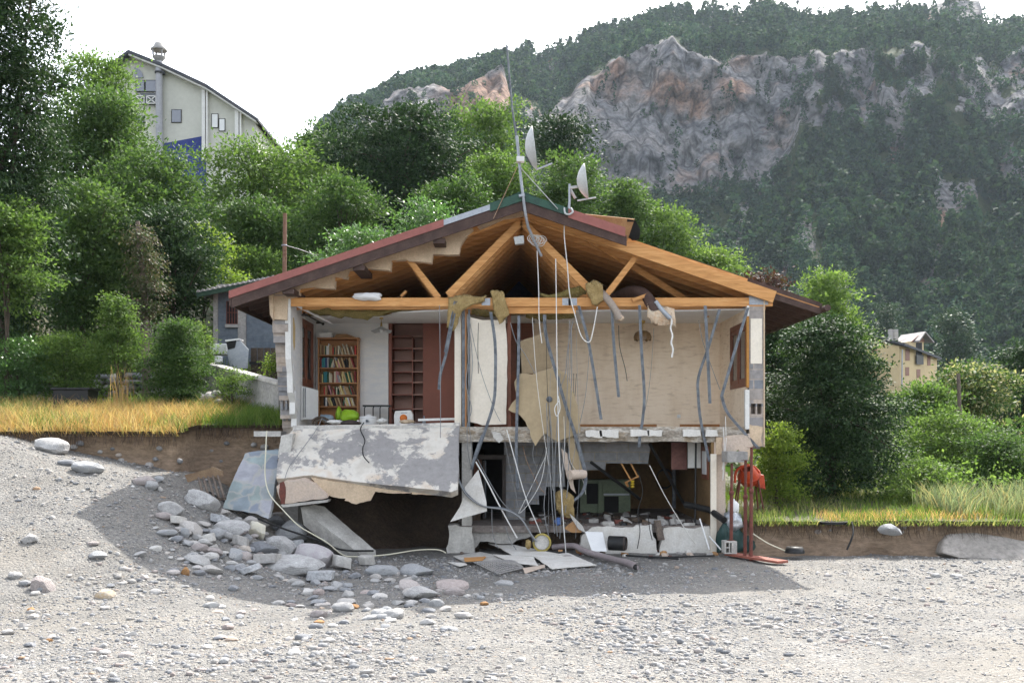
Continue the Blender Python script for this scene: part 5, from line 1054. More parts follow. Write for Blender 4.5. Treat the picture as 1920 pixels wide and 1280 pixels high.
wool('insulation_clump', ([(1040, 925), (1055, 915), (1075, 930)], [(1042, 955), (1058, 968), (1078, 968)]), 20.9, .3, m_wool_tan, 'crumpled tan wool and board heap on the basement floor edge', 91, .12)
for k in range(15):
    x = rr.uniform(985, 1085); y0 = rr.choice([595, 600, 700, 780, 825, 835]); y1 = rr.uniform(900, 1015); dx = rr.gauss(0, 22)
    cable([(x, y0), (x+dx*.2+rr.uniform(-6, 6), y0*.65+y1*.35), (x+dx*.6+rr.uniform(-8, 8), y0*.3+y1*.7), (x+dx, y1)], rr.uniform(20.6, 21.1), rr.choice([.004, .006, .008]), rr.choice([m_cable_g, m_cable_g, m_cable_w, m_black]), 'thin wire in the dense tangle hanging before the grey block wall', 'cable', 'wires tangled before the block wall')
# ground debris
gG = lambda px, Y: float(gz((px-960)/F*Y, Y))
def gp_(px, py):
    """point on the gravel under a pixel"""
    Y = 22.
    for _ in range(60):
        zz = float(gz((px-960)/F*Y, Y)); Yn = F*(-zz)/(py-HZ); Y = .6*Y+.4*min(max(Yn, 5), 22.4)
    return Vector(((px-960)/F*Y, Y, float(gz((px-960)/F*Y, Y))))
def flat(pts, m, label, lift=.03, tilt=0, th=.013, j=(.15, .012), name='plasterboard_sheet', cat='board'):
    q = [gp_(*p) for p in pts]; z = sum(v.z for v in q)/len(q)+lift
    q = [Vector((v.x, v.y, z+tilt*(v.y-q[0].y))) for v in q]
    return one(name, MB().prism(jag(q, *j), (0, 0, th)), m, label, cat)
flat([(915, 1033), (925, 1030), (1058, 1049), (1040, 1053), (960, 1049), (940, 1040)], m_plaster_edge, 'topmost pale plasterboard sheet of the heap lying before the house', .17, .06)
flat([(925, 1046), (1000, 1052), (1010, 1066), (958, 1062)], m_plaster_edge, 'pale sheet under the topmost one of the heap', .09, .03)
flat([(1000, 1050), (1065, 1045), (1118, 1063), (1035, 1071)], m_plaster_edge, 'white sheet at the right front of the heap, a corner towards the pipe', .07, .02)
flat([(850, 1048), (900, 1040), (950, 1050), (930, 1056), (870, 1056)], m_concrete_pale, 'greyish sheet at the left of the plasterboard heap', .05, .03)
flat([(840, 1057), (872, 1058), (876, 1062), (862, 1065)], m_plaster_edge, 'small white fragment lying left of the heap', .03)
flat([(870, 1052), (912, 1050), (905, 1058), (872, 1060)], m_pine, 'pale timber piece sticking out left of the heap', .07)
flat([(980, 1072), (1022, 1062), (1022, 1067), (985, 1078)], m_render_pink, 'narrow pale strip in front of the white sheet', .04)
flat([(965, 1055), (990, 1060), (988, 1066), (960, 1062)], m_black, 'black felt scrap between the heaped sheets', .05)
def mesh_sheet():
    b = MB(); q = [gp_(885, 1058), gp_(965, 1054), gp_(982, 1070), gp_(935, 1082)]; z = .06
    for i in range(19):
        t = i/18; p0 = q[0].lerp(q[1], t); p1 = q[3].lerp(q[2], t); pts = [p0.lerp(p1, s)+Vector((0, 0, z+.07*math.sin(3.1*s)*math.sin(3*t))) for s in np.linspace(0, 1, 8)]; b.tube(pts, .010, 4, False)
    for i in range(13):
        t = i/12; p0 = q[0].lerp(q[3], t); p1 = q[1].lerp(q[2], t); pts = [p0.lerp(p1, s)+Vector((0, 0, z+.07*math.sin(3.1*t)*math.sin(3*s))) for s in np.linspace(0, 1, 8)]; b.tube(pts, .010, 4, False)
    return one('wire_mesh_sheet', b, m_concrete, 'grey mesh sheet lying at the front of the heap', 'mesh')
mesh_sheet()
for k in range(46):
    x = rr.uniform(1085, 1345) if k < 30 else rr.uniform(850, 1080); y = rr.uniform(1030, 1044) if k < 30 else rr.uniform(1036, 1075)
    chunk(gp_(x, y), rr.uniform(.03, .1), rr.choice([m_concrete_pale, m_concrete, m_plaster_edge, m_render_pink, m_trunk_pale, m_rust, m_osb]), 'small rubble bit lying before the foundation' if k < 30 else 'small rubble bit lying around the heap of sheets', 'rubble', 'rubble_bit', 'rubble at the foot of the house')
p = [gp_(1037, 1036)+Vector((0, 0, .12)), gp_(1075, 1037)+Vector((0, 0, .16)), gp_(1095, 1043)+Vector((0, 0, .12)), gp_(1140, 1054)+Vector((0, 0, .09)), gp_(1178, 1064)+Vector((0, 0, .09)), gp_(1193, 1072)+Vector((0, 0, .09))]
b = MB(); b.tube(smoothpath(p, 4), .062, 10, cap=False); b.lathe(p[-1], [(.001, 0), (.05, 0)], 10, 'y'); dp = one('downpipe', b, mat('brownish_pipe', (.32, .27, .27), (.26, .22, .225), 5, rough=.35, spec=.5, bump=.05), 'bent greyish brown downpipe lying on the gravel before the house', 'pipe')
MB().tube([p[-1]+Vector((-.012, .02, 0)), p[-1]+Vector((.003, -.006, 0))], .056, 12).build('pipe_mouth_shade', m_black, dp)  # black plug stands in for the shade inside the pipe end
flat_ = board([(1097, 996), (1130, 997), (1138, 1033), (1110, 1033)], lambda a, c: 20.7-.012*(c-996), (0, .02, 0), m_plastic_w, 'white board leaning against the foundation left of the black drum', (.4, .004))
b = MB(); q = P(1158, 1018, 20.4); rr_ = .15
b2 = empty('rubber_roll', q-Vector((0, 0, .15)), 'black roll of rubber lying before the white foundation panel', 'roll')
ax = Vector((.94, -.34, 0)); pts = [q-ax*.18, q+ax*.18]; MB().tube([pts[0], pts[0].lerp(pts[1], .9)], .15, 20).build('roll', m_black, b2); MB().lathe((0, 0, 0), [(.15, 0), (.13, .03), (.10, .02), (.10, -.05)], 20, 'x')
b = MB(); b.tube([pts[0].lerp(pts[1], .88), pts[1]], [.15, .135], 20, cap=False); b.tube([pts[1], pts[1].lerp(pts[0], .2)], [.135, .11], 20, cap=False); b.build('rim', m_darkwood, b2)
q = P(1016, 1017, 20.4); re = empty('cable_reel', q-Vector((0, 0, .17)), 'grey cable reel with a yellow rim lying among tangled conduits', 'reel')
MB().lathe(q, [(.001, .03), (.13, .03), (.15, .02), (.15, .12)], 24, 'y').build('drum', m_concrete_pale, re); MB().lathe(q, [(.155, .0), (.185, -.005), (.195, .03), (.19, .06), (.155, .07)], 24, 'y').build('rim', mat('faded_yellow', (.46, .36, .08), (.34, .28, .1), 6, dirt=.4), re)
blob('yellow_scrap', P(990, 1020, 20.4), (.06, .08, .1), m_wool_tan, 'yellow crumpled foam scrap left of the cable reel', 'scrap', 33, .6)
blob('blue_bag', P(1046, 977, 20.8), (.07, .08, .08), mat('blue_plastic', (.06, .12, .3), (.09, .16, .36), 5), 'small blue plastic bag on the basement floor edge', 'bag', 34, .5)
board([(1068, 962), (1092, 985), (1098, 998), (1085, 992), (1072, 972)], 20.8, (0, .03, .0), m_concrete_pale, 'pale splintered board standing left of the white leaning board', (.12, .01))
board([(1058, 990), (1075, 976), (1092, 990), (1090, 998), (1072, 998)], 20.85, (0, .03, .0), m_osb, 'tan broken board on the foundation edge', (.12, .01))
for i, (x, y, s, m, lb) in enumerate([(1195, 1029, .09, m_plastic_w, 'pale torn wrapper on the gravel right of the black roll'), (1215, 1028, .12, m_white, 'white crumpled sheet on the gravel before the foundation'), (1232, 1031, .07, m_rust, 'small dark red fragment beside the crumpled sheet'), (1257, 1042, .06, m_rust, 'small rusty wood fragment on the shaded gravel'), (1310, 1026, .17, m_concrete, 'grey block fragment before the right foundation'), (905, 1045, .07, m_pine, 'orange brick-like bit at the left of the heap'), (1050, 1046, .05, m_osb, 'small brown wood bit on the topmost sheet'), (1133, 1048, .07, m_concrete, 'reddish grey lump against the downpipe')]):
    chunk(gp_(x, y+4)+Vector((0, 0, .01 if i != 6 else .18)), s, m, lb, 'debris', 'debris_piece')
for k, (p, q) in enumerate([((1170, 1043), (1272, 1050)), ((1215, 1048), (1340, 1044))]): pole(gp_(*p)+Vector((0, 0, .03)), gp_(*q)+Vector((0, 0, .03)), .018, m_black, ['thin dark bar lying on the shaded gravel, nearer the pipe', 'thin dark bar lying on the shaded gravel, nearer the props'][k], 'bar', 'metal_bar')
for k, (p, q) in enumerate([((1312, 972), (1330, 1030)), ((1330, 1005), (1352, 1030))]): pole(P(*p, 20.75), P(*q, 20.4), .016, m_plastic_w, ['white strip leaning at the right foundation', 'second white strip leaning towards the concrete block'][k], 'strip', 'white_strip')
# steel props
def prop(px, top, bot, Y, label):
    t = empty('steel_prop', P(px, bot, Y), label, 'prop', 'red steel props under the broken corner'); a = P(px+1.2, top, Y); c = P(px, bot, Y); mid = c.lerp(a, .62)
    MB().tube([c, mid], .036, 10).build('outer_tube', m_rust, t); MB().tube([mid, a], .028, 10).build('inner_tube', m_rust, t); MB().lathe(mid, [(.036, -.05), (.05, -.04), (.05, .03), (.036, .04)], 10).build('collar', m_rust, t)
    for e in (a, c): MB().box(e.x-.075, e.x+.075, e.y-.075, e.y+.075, e.z-.006 if e is a else e.z, e.z if e is a else e.z+.008).build('end_plate', m_rust, t)
prop(1371, 868, 1013, 20.3, 'shortest red steel prop, standing on the concrete block'); prop(1397, 862, 1043, 19.9, 'middle red steel prop, standing on the red plank'); prop(1408, 838, 1052, 19.75, 'tallest red steel prop, nearest the camera on the red plank')
hb('prop_bearing', m_concrete, (P(1362, 0, 20.3).x, P(1400, 0, 20.3).x, 20.2, 20.75, P(0, 866, 20.3).z, P(0, 846, 20.3).z), parent=H)
q = P(1368, 1034, 20.2); b = MB(); x0, x1, z0, z1 = q.x-.12, q.x+.13, q.z-.03, q.z+.22
b.box(x0, x1, 20.28, 20.4, z0, z1); b.box(x0, x1, 20.1, 20.28, z1-.025, z1); b.box(x0, x1, 20.1, 20.28, z0, z0+.025); b.box(x0, x0+.025, 20.1, 20.28, z0+.025, z1-.025); b.box(q.x-.03, q.x-.01, 20.1, 20.28, z0+.025, z1-.025); b.box(q.x+.02, x1, 20.1, 20.28, z0+.025, z1-.025); b.box(x0+.025, q.x-.03, 20.1, 20.28, z0+.115, z0+.135)
one('concrete_block', b, m_concrete_pale, 'hollow concrete block under the shortest red prop', 'block')
q0, q1 = gp_(1368, 1043), gp_(1468, 1060); b = MB(); b.bar(q0+Vector((0, 0, .06)), q1+Vector((0, 0, .07)), .28, .045); one('timber_plank', b, mat('reddish_plank', (.30, .10, .07), (.24, .085, .06), 5, bump=.2), 'reddish plank lying under the two longer props', 'plank')
# cement mixer in the grass
mx = P(1404, 890, 22.5); cm_ = empty('cement_mixer', (mx.x, mx.y, float(tz(mx.x, mx.y))), 'orange cement mixer standing in the grass behind the red props', 'cement mixer')
ax = Vector((-.35, -.55, .75)).normalized()
def lathe_ax(c, ax, prof, n=24):
    ax = Vector(ax).normalized(); a = ax.cross(Vector((0, 0, 1))).normalized(); bb = a.cross(ax); V = []; Q = []
    for r, h in prof:
        for k in range(n): an = 2*math.pi*k/n; V.append(Vector(c)+ax*h+a*(r*math.cos(an))+bb*(r*math.sin(an)))
    for i in range(len(prof)-1):
        for k in range(n): Q.append((i*n+k, i*n+(k+1) % n, (i+1)*n+(k+1) % n, (i+1)*n+k))
    return MB().add(V, Q, True)
lathe_ax(mx, ax, [(.001, -.24), (.16, -.23), (.22, -.17), (.245, -.02), (.24, .02), (.15, .2), (.14, .22), (.115, .19), (.16, .04)]).build('drum', m_orange, cm_); lathe_ax(mx, ax, [(.24, -.05), (.265, -.045), (.265, 0), (.24, .01)]).build('gear_ring', m_orange, cm_)
b = MB(); b.prism(pixpoly([(1422, 888), (1433, 890), (1436, 918), (1420, 912)], 22.4), (0, .3, 0)); b.build('motor_housing', m_orange, cm_, .02)
gz0 = float(tz(mx.x, mx.y))
for dx, dy in ((-.35, -.2), (.3, -.25), (.3, .3), (-.3, .3)): MB().tube([mx+Vector((dx*.6, dy*.5, -.1)), (mx.x+dx, mx.y+dy, gz0-.03)], .02, 7).build('leg', m_rust, cm_)
MB().tube(smoothpath([P(1378, 905, 22.4), P(1380, 885, 22.4), P(1392, 874, 22.4), P(1412, 874, 22.4), P(1424, 886, 22.4)]), .03, 8).build('yoke', m_orange, cm_)
jb = P(1375, 950, 21.2); b = MB(); b.lathe((jb.x, jb.y, jb.z), [(.001, -.13), (.11, -.13), (.12, -.08), (.12, .06), (.07, .12), (.035, .14), (.035, .17), (.001, .17)], 16); one('plastic_jug', b, m_plastic_w, 'white plastic jug in the grass behind the shortest prop', 'jug')
def drape(name, outline, Y, m, label, seed, cat, amp=.15):
    top = [(a, c) for a, c in outline[0]]; return wool(name, (outline[0], outline[1]), Y, .25, m, label, seed, amp, cat)
drape('tarpaulin', ([(1341, 1000), (1355, 980), (1378, 985), (1400, 1000), (1420, 1020)], [(1341, 1034), (1360, 1036), (1380, 1036), (1405, 1036), (1422, 1036)]), 20.75, m_tarp, 'dark green tarpaulin heaped behind the concrete block', 95, 'tarpaulin')
drape('foil_sheeting', ([(1357, 962), (1370, 958), (1390, 965)], [(1360, 990), (1378, 996), (1395, 985)]), 20.7, m_foil, 'crumpled silver sheeting on top of the green tarpaulin', 96, 'sheeting', .12)
# things on the right bank
b = MB()
for k in range(6):
    c = P(1562, 981+k*.8, 20.7); b.tube([c+Vector((.26*math.cos(a)*(1+.03*k), .14*math.sin(a), .015*k)) for a in np.linspace(0, 6.28, 26)], .016, 6)
one('hose_coil', b, m_black, 'coil of black hose lying at the edge of the right bank', 'hose')
cable([(1597, 978, 20.65), (1600, 995, 20.45), (1596, 1012, 20.3), (1588, 1030, 20.25)], 20, .02, m_black, 'black hose end hanging down the right earth bank', 'hose', None, 'hose')
cable([(1412, 1000, 20.3), (1440, 1018, 20.2), (1475, 1033, 20.2)], 20, .012, m_cable_c, 'pale rope slanting from the props to the foot of the bank', 'rope', None, 'rope')
b = MB(); b.lathe(P(1490, 1034, 20.2), [(.001, .1), (.16, .1), (.2, .02), (.2, -.02)], 16); one('black_tub', b, m_black, 'half buried black tub at the foot of the right bank', 'tub')
slab_r = MB(); slab_r.prism(jag(pixpoly([(1780, 1000), (1830, 998), (1885, 1006), (1960, 1020), (2040, 1040), (2040, 1056), (1900, 1052), (1800, 1046), (1765, 1036)], lambda a, c: 20.75-.012*(c-998)), .3, .05), (.05, .6, -.1)); one('bank_rock', slab_r, mat('bank_rock_face', (.26, .24, .215), (.34, .31, .28), 1.6, bump=.8, bscale=6, bdist=.06, dirt=.35), 'big sloping grey rock face at the right end of the bank', 'rock', bevel=.06)
# left terrace things
tk = P(140, 736, 25.0); t = empty('storage_box', tk, 'low black plastic storage box lid showing above the dry grass', 'box')
hb('tub', m_black, (tk.x-.45, tk.x+.42, 24.8, 25.4, float(tz(tk.x, 25))-.02, tk.z+.06), parent=t); hb('lid', m_black, (tk.x-.5, tk.x+.48, 24.75, 25.45, tk.z+.061, tk.z+.12), parent=t, bevel=.02)
# ------------------------------------------------------------------ vegetation
def leaves(lobes, n, ll, seed, droop=.2, sig=2.0, wr=.5, fill=.25):
    g = np.random.default_rng(seed); lobes = np.asarray(lobes, float); area = lobes[:, 3]*lobes[:, 4]+lobes[:, 3]*lobes[:, 5]; pr = area/area.sum()
    per = 38; nc = max(1, n//per); li = g.choice(len(lobes), nc, p=pr); d = g.normal(size=(nc, 3)); d /= np.linalg.norm(d, axis=1)[:, None]
    d[:, 2] = np.where((d[:, 2] < -.3)&(g.uniform(size=nc) < .6), -d[:, 2], d[:, 2])
    rad = np.where(g.uniform(size=nc) < fill, g.uniform(.35, .85, nc), g.uniform(.82, 1.08, nc))
    L = lobes[li]; cc = L[:, :3]+d*L[:, 3:6]*rad[:, None]
    k = np.repeat(np.arange(nc), per); N = len(k); p = cc[k]+g.normal(size=(N, 3))*ll*sig*np.array([1, 1, .3])
    out = d[k]+g.normal(size=(N, 3))*.55+np.array([0, 0, -droop]); out /= np.linalg.norm(out, axis=1)[:, None]
    nr = g.normal(size=(N, 3))*.55+np.array([0, 0, .8])+d[k]*.5; sd_ = np.cross(out, nr); sd_ /= np.linalg.norm(sd_, axis=1)[:, None]+1e-9
    s = (ll*g.uniform(.6, 1.25, N))[:, None]; h = np.cross(sd_, out)
    return np.stack([p, p+out*s*.45+sd_*s*wr*.5-h*s*.06, p+out*s, p+out*s*.45-sd_*s*wr*.5-h*s*.06], 1).reshape(-1, 3)
def lobes_for(shape, c, Wd, Dp, z0, z1, nl, seed):
    g = random.Random(seed); Hh = z1-z0; L = []
    prof = {'round': lambda h: math.sqrt(max(0, 1-(2*h-1)**2))*.92+.08, 'column': lambda h: min(1, .55+1.2*h)*math.sqrt(max(.05, 1-max(0, (h-.7)/.3)**2)), 'cone': lambda h: max(.08, 1-h*.92),
            'bush': lambda h: math.sqrt(max(.03, 1-h**2.2)), 'flat': lambda h: math.sqrt(max(.02, 1-(h-.35)**2/.42)), 'vase': lambda h: .35+.65*math.sin(min(1, h*1.1)*math.pi*.62)}[shape]
    for i in range(nl):
        h = (i+g.uniform(.1, .9))/nl; a = i*2.4+g.uniform(-.9, .9); r = prof(h)*g.uniform(.35, .95)*(1+.18*math.sin(3*a+seed)); s = g.uniform(.08, .22)*(.65+.5*prof(h))
        L.append((c.x+r*math.cos(a)*Wd/2, c.y+r*math.sin(a)*Dp/2, z0+Hh*(.06+.86*h), Wd*s, Dp*s, max(Hh*s*.75, Wd*s*.55)))
    for i in range(int(nl*.7)):                           # boughs that stick out and break the outline
        h = g.uniform(.12, .97); a = g.uniform(0, 6.28); r = prof(h)*g.uniform(.92, 1.12); s = g.uniform(.05, .095)
        L.append((c.x+r*math.cos(a)*Wd/2, c.y+r*math.sin(a)*Dp/2, z0+Hh*(.04+.93*h), Wd*s*1.5, Dp*s*1.5, Wd*s*.7))
    for h in (.2, .4, .6, .78): L.append((c.x, c.y, z0+Hh*h, Wd*.30*prof(h), Dp*.30*prof(h), Hh*.17))
    return L
def trunk(base, c, lobes, r, m, parent, seed, n=7):
    g = random.Random(seed); b = MB(); top = Vector((c.x, c.y, c.z)); p = []
    for k in range(6): t = k/5; q = Vector(base).lerp(top, t); p.append(q+Vector((g.uniform(-1, 1), g.uniform(-1, 1), 0))*r*.9*t*(1-t)*3)
    b.tube(smoothpath(p, 3), r*1.25, 8, r2=r*.3)
    for l in g.sample(lobes, min(n, len(lobes))):
        t = g.uniform(.25, .8); s = Vector(base).lerp(top, t); e = Vector(l[:3]); md = s.lerp(e, .5)+Vector((0, 0, (e-s).length*.08)); b.tube(smoothpath([s, md, e], 4), r*.42, 5, r2=r*.08)
    return b.build('trunk', m, parent)
NTREE = 0
def tree(name, box, Y, lm, label, shape='round', leaf=.14, nl=14, cov=1.5, cat='tree', group=None, tr=None, mt=None, depth=.9, droop=.2, wr=.5, seed=None, maxn=52000, crown='crown', fill=.1, sig=2.0):
    global NTREE
    NTREE += 1; seed = seed or 1000+NTREE*17; x0, y0, x1, y1 = box
    c = P((x0+x1)/2, (y0+y1)/2, Y); Wd = (x1-x0)/F*Y; z0 = (HZ-y1)/F*Y; z1 = (HZ-y0)/F*Y; g0 = float(tz(c.x, Y)); z0 = max(z0, g0+.05)
    k = 1.0; L = lobes_for(shape, c, Wd*.94, Wd*depth*.94, z0, z1-.02*(z1-z0), int(nl*1.7), seed)
    area = math.pi*Wd*(z1-z0)*1.05; n = int(min(maxn, cov*1.35*area/(leaf*leaf*wr*.5)))
    t = empty(name, (c.x, c.y, g0), label, cat, group)
    V = leaves(L, n, leaf, seed, droop, sig, wr, fill); npmesh(crown, V, np.arange(len(V)).reshape(-1, 4), lm, t)
    if tr is None: tr = max(.02, Wd*.028)
    trunk((c.x, c.y, g0-.1), Vector((c.x, c.y, z0+(z1-z0)*.7)), L, tr, mt or m_trunk, t, seed)
    return t
GT = 'trees on the slope behind the house'; GS = 'shrubs on the left terrace'; GR = 'shrubs and trees right of the house'
tree('poplar_tree', (-110, -90, 112, 690), 27, lm_dark, 'tall dark ivy covered tree cut by the left edge of the photo', 'column', .13, 26, 1.5, group=GT, tr=.22)
tree('locust_tree', (-60, 365, 88, 590), 25.6, lm_light, 'bright light green locust tree low at the left edge, before the dark one', 'round', .12, 12, 1.2, group=GT)
tree('deciduous_tree', (70, 150, 270, 640), 37, lm_mid, 'tall mid green tree right behind the ivy covered tree', 'column', .17, 20, 1.5, group=GT)
tree('locust_tree', (100, 100, 262, 330), 43, lm_light, 'feathery light green treetop left of the cream building', 'vase', .16, 14, .9, group=GT)
tree('deciduous_tree', (165, 268, 378, 600), 34, lm_mid, 'full mid green tree in front of the blue base of the cream building', 'round', .16, 20, 1.4, group=GT)
tree('locust_tree', (362, 258, 640, 545), 44, lm_light, 'broad light green locust tree with layered boughs right of the cream building', 'round', .18, 24, 1.25, group=GT, droop=.5)
tree('deciduous_tree', (235, 380, 420, 610), 31.5, lm_dark, 'dark shaded tree below the full mid green one', 'round', .14, 14, 1.3, group=GT)
tree('deciduous_tree', (525, 232, 690, 470), 55, lm_mid, 'mid green tree behind the locust, left of the big dark crown', 'round', .22, 16, 1.4, group=GT)
tree('deciduous_tree', (615, 192, 905, 470), 50, lm_dark, 'big round dark green tree crown above the left roof slope', 'round', .2, 26, 1.7, group=GT)
tree('locust_tree', (850, 188, 972, 350), 58, lm_light, 'sparse light green tree beside the aerial mast', 'vase', .22, 13, 1.0, group=GT)
tree('deciduous_tree', (850, 290, 1010, 440), 46, lm_light, 'light green tree filling behind the ridge and the mast', 'round', .18, 14, 1.3, group=GT)
tree('pine_tree', (992, 212, 1112, 330), 62, lm_pine, 'dark umbrella pine between the two satellite dishes', 'flat', .26, 13, 1.2, group=GT, mt=m_trunk_pale)
tree('deciduous_tree', (1000, 288, 1135, 520), 47, lm_mid, 'mid green tree directly behind the small satellite dish', 'round', .18, 16, 1.5, group=GT)
tree('deciduous_tree', (1105, 328, 1225, 570), 49, lm_mid, 'mid green tree just right of the small satellite dish', 'round', .18, 13, 1.5, group=GT)
tree('deciduous_tree', (1180, 372, 1308, 600), 50, lm_light, 'rounded light green tree above the torn right roof', 'round', .19, 14, 1.5, group=GT)
tree('deciduous_tree', (1255, 462, 1405, 650), 50, lm_light, 'low light green tree above the right rafter', 'round', .19, 13, 1.4, group=GT)
tree('copper_tree', (1395, 508, 1470, 600), 48, lm_copper, 'small dark copper leaved tree above the right eave', 'round', .18, 9, 1.2, group=GT)
tree('laurel_shrub', (595, 425, 750, 560), 32, lm_lilac, 'glossy bright shrub rising behind the middle of the left roof slope', 'bush', .13, 13, 1.0, 'shrub', GT, wr=.4)
tree('laurel_shrub', (730, 374, 885, 520), 32.5, lm_lilac, 'glossy bright shrub rising behind the upper left roof slope', 'bush', .13, 13, 1.0, 'shrub', GT, wr=.4)
tree('deciduous_shrub', (330, 425, 438, 560), 33.5, lm_yellow, 'yellow green shrub left above the outbuilding roof', 'bush', .12, 11, 1.1, 'shrub', GT)
tree('deciduous_shrub', (425, 466, 545, 560), 36, lm_light, 'light green shrub behind the outbuilding roof beside the pole', 'bush', .13, 11, 1.1, 'shrub', GT)
tree('deciduous_tree', (60, 330, 250, 640), 30.5, lm_mid, 'mid green tree filling between the ivy covered tree and the bare trunk', 'round', .14, 15, 1.3, group=GT)
tree('deciduous_tree', (560, 330, 720, 520), 40, lm_mid, 'mid green lower tree behind the glossy shrubs', 'round', .16, 13, 1.3, group=GT)
tree('deciduous_tree', (380, 370, 560, 560), 38, lm_mid, 'mid green tree below the layered locust tree', 'round', .16, 13, 1.3, group=GT)
tree('deciduous_tree', (780, 330, 930, 470), 40, lm_mid, 'mid green tree just behind the upper left roof slope', 'round', .16, 12, 1.3, group=GT)
# left terrace
tree('garden_bush', (276, 592, 395, 785), 25.4, lm_mid, 'dense round green bush on the left terrace', 'bush', .075, 18, 1.7, 'bush', GS, droop=.4, crown='foliage')
tree('young_tree', (172, 548, 270, 695), 26, lm_light, 'slim young light green tree left of the dense bush', 'cone', .085, 14, 1.1, 'tree', GS, tr=.035)
tree('garden_shrub', (-30, 628, 95, 770), 25.8, lm_lilac, 'pale leafy shrub at the left edge above the dry grass', 'bush', .085, 12, 1.1, 'shrub', GS, crown='foliage')
tree('garden_shrub', (60, 618, 190, 752), 26.2, lm_light, 'broad leafy shrub behind the black storage box', 'bush', .085, 13, 1.1, 'shrub', GS, crown='foliage')
tree('garden_shrub', (88, 508, 158, 640), 29.5, lm_lilac, 'grey green shrub standing in the middle of the left slope', 'round', .09, 9, .8, 'shrub', GS, crown='foliage')
tree('garden_shrub', (-20, 535, 70, 670), 29, lm_light, 'bright green shrub at the left edge beneath the locust', 'bush', .09, 10, 1.1, 'shrub', GS, crown='foliage')
tree('garden_shrub', (340, 600, 400, 720), 27.5, lm_light, 'small light green shrub behind the dense round bush', 'bush', .08, 8, 1.1, 'shrub', GS, crown='foliage')
tree('weed_plant', (496, 655, 522, 705), 25.2, lm_yellow, 'little yellow green weed beside the house wall and low wall', 'bush', .06, 6, .8, 'plant', GS, crown='foliage')
tree('weed_plant', (400, 690, 470, 750), 24.6, lm_light, 'low weeds growing along the sloping low wall', 'bush', .06, 8, .7, 'plant', GS, crown='foliage')
# ivy clad dead trunk
iv = P(275, 600, 28.4); t = empty('ivy_trunk', (iv.x, 28.4, float(tz(iv.x, 28.4))), 'bare dead trunk with drooping brownish creepers behind the dense bush', 'tree trunk')
MB().tube([(iv.x, 28.4, 1.0), P(270, 540, 28.4), P(262, 470, 28.4), P(258, 415, 28.4)], [.12, .11, .09, .06], 8).build('trunk', m_trunk_pale, t)
L = [(*P(x, y, 28.3), w, w, h) for x, y, w, h in ((262, 450, .22, .4), (272, 500, .3, .5), (278, 550, .34, .5), (270, 590, .3, .4))]
V = leaves(L, 6000, .09, 5, 1.2); npmesh('creeper', V, np.arange(len(V)).reshape(-1, 4), leafmat('withered_creeper', [(.04, .075, .025), (.07, .085, .04), (.14, .11, .085)], .3), t)
# straw clump
g_ = np.random.default_rng(4); n = 60; x = P(228, 0, 24.2).x+g_.normal(size=n)*.13; y = 24.2+g_.normal(size=n)*.1; o = grass('straw_clump', x, y, tz(x, y), 1.15, .014, gm_dry, .12, 7)
del o['kind']; tag(o, 'tall clump of dry golden stalks below the slim young tree', 'grass clump')
# right side
tree('garden_tree', (1425, 590, 1692, 965), 27, lm_dark, 'big dense dark green bushy tree just right of the house', 'bush', .105, 26, 1.7, group=GR, droop=.5, maxn=60000)
tree('deciduous_tree', (1470, 500, 1625, 760), 38, lm_light, 'light green tree rising behind the big dense one', 'round', .15, 15, 1.3, group=GR)
tree('deciduous_tree', (1395, 560, 1500, 860), 32, lm_dark, 'dark tree filling the gap beside the right wall pier', 'round', .13, 13, 1.3, group=GR)
tree('elder_shrub', (1405, 792, 1508, 945), 24.2, lm_yellow, 'yellow green shrub behind the orange mixer', 'bush', .08, 12, 1.1, 'shrub', GR, crown='foliage')
tree('deciduous_tree', (1675, 715, 1805, 900), 36, lm_light, 'light green tree right of the big dense one, below the ochre house', 'round', .14, 13, 1.3, group=GR)
tree('chestnut_tree', (1735, 672, 1900, 860), 40, lm_ches, 'blossoming chestnut tree with pale flower candles', 'round', .17, 16, 1.4, group=GR)
tree('deciduous_tree', (1855, 640, 1990, 850), 47, lm_dark, 'dark tree at the right edge behind the blossoming chestnut', 'round', .19, 12, 1.4, group=GR)
tree('wild_shrub', (1685, 765, 1870, 985), 28.5, lm_light, 'loose light green shrub in front of the chestnut', 'bush', .1, 14, 1.1, 'shrub', GR, crown='foliage')
tree('wild_shrub', (1795, 800, 1945, 965), 26.5, lm_mid, 'dense mid green shrub at the right edge of the bank', 'bush', .095, 13, 1.4, 'shrub', GR, crown='foliage')
tree('wild_shrub', (1670, 860, 1800, 975), 25, lm_light, 'low overgrown shrub on the grass right of the big dense tree', 'bush', .075, 12, 1.0, 'shrub', GR, crown='foliage')
tree('wild_shrub', (1440, 860, 1520, 945), 26, lm_mid, 'small dark green shrub at the foot of the big dense tree', 'bush', .08, 8, 1.0, 'shrub', GR, crown='foliage')
tree('conifer_tree', (1630, 560, 1690, 720), 200, lm_pine, 'dark conifer standing left behind the ochre house', 'cone', .5, 12, 1.2, group=GR)
tree('conifer_tree', (1745, 570, 1830, 740), 190, lm_pine, 'broad dark conifer right behind the ochre house', 'cone', .7, 12, 1.2, group=GR)
tree('deciduous_tree', (1690, 728, 1790, 810), 120, lm_mid, 'mid green tree below the windows of the ochre house', 'round', .4, 10, 1.3, group=GR)
tree('deciduous_tree', (1880, 700, 2080, 900), 60, lm_mid, 'mid green tree cut by the right edge, behind the shrubs', 'round', .25, 12, 1.3, group=GR)
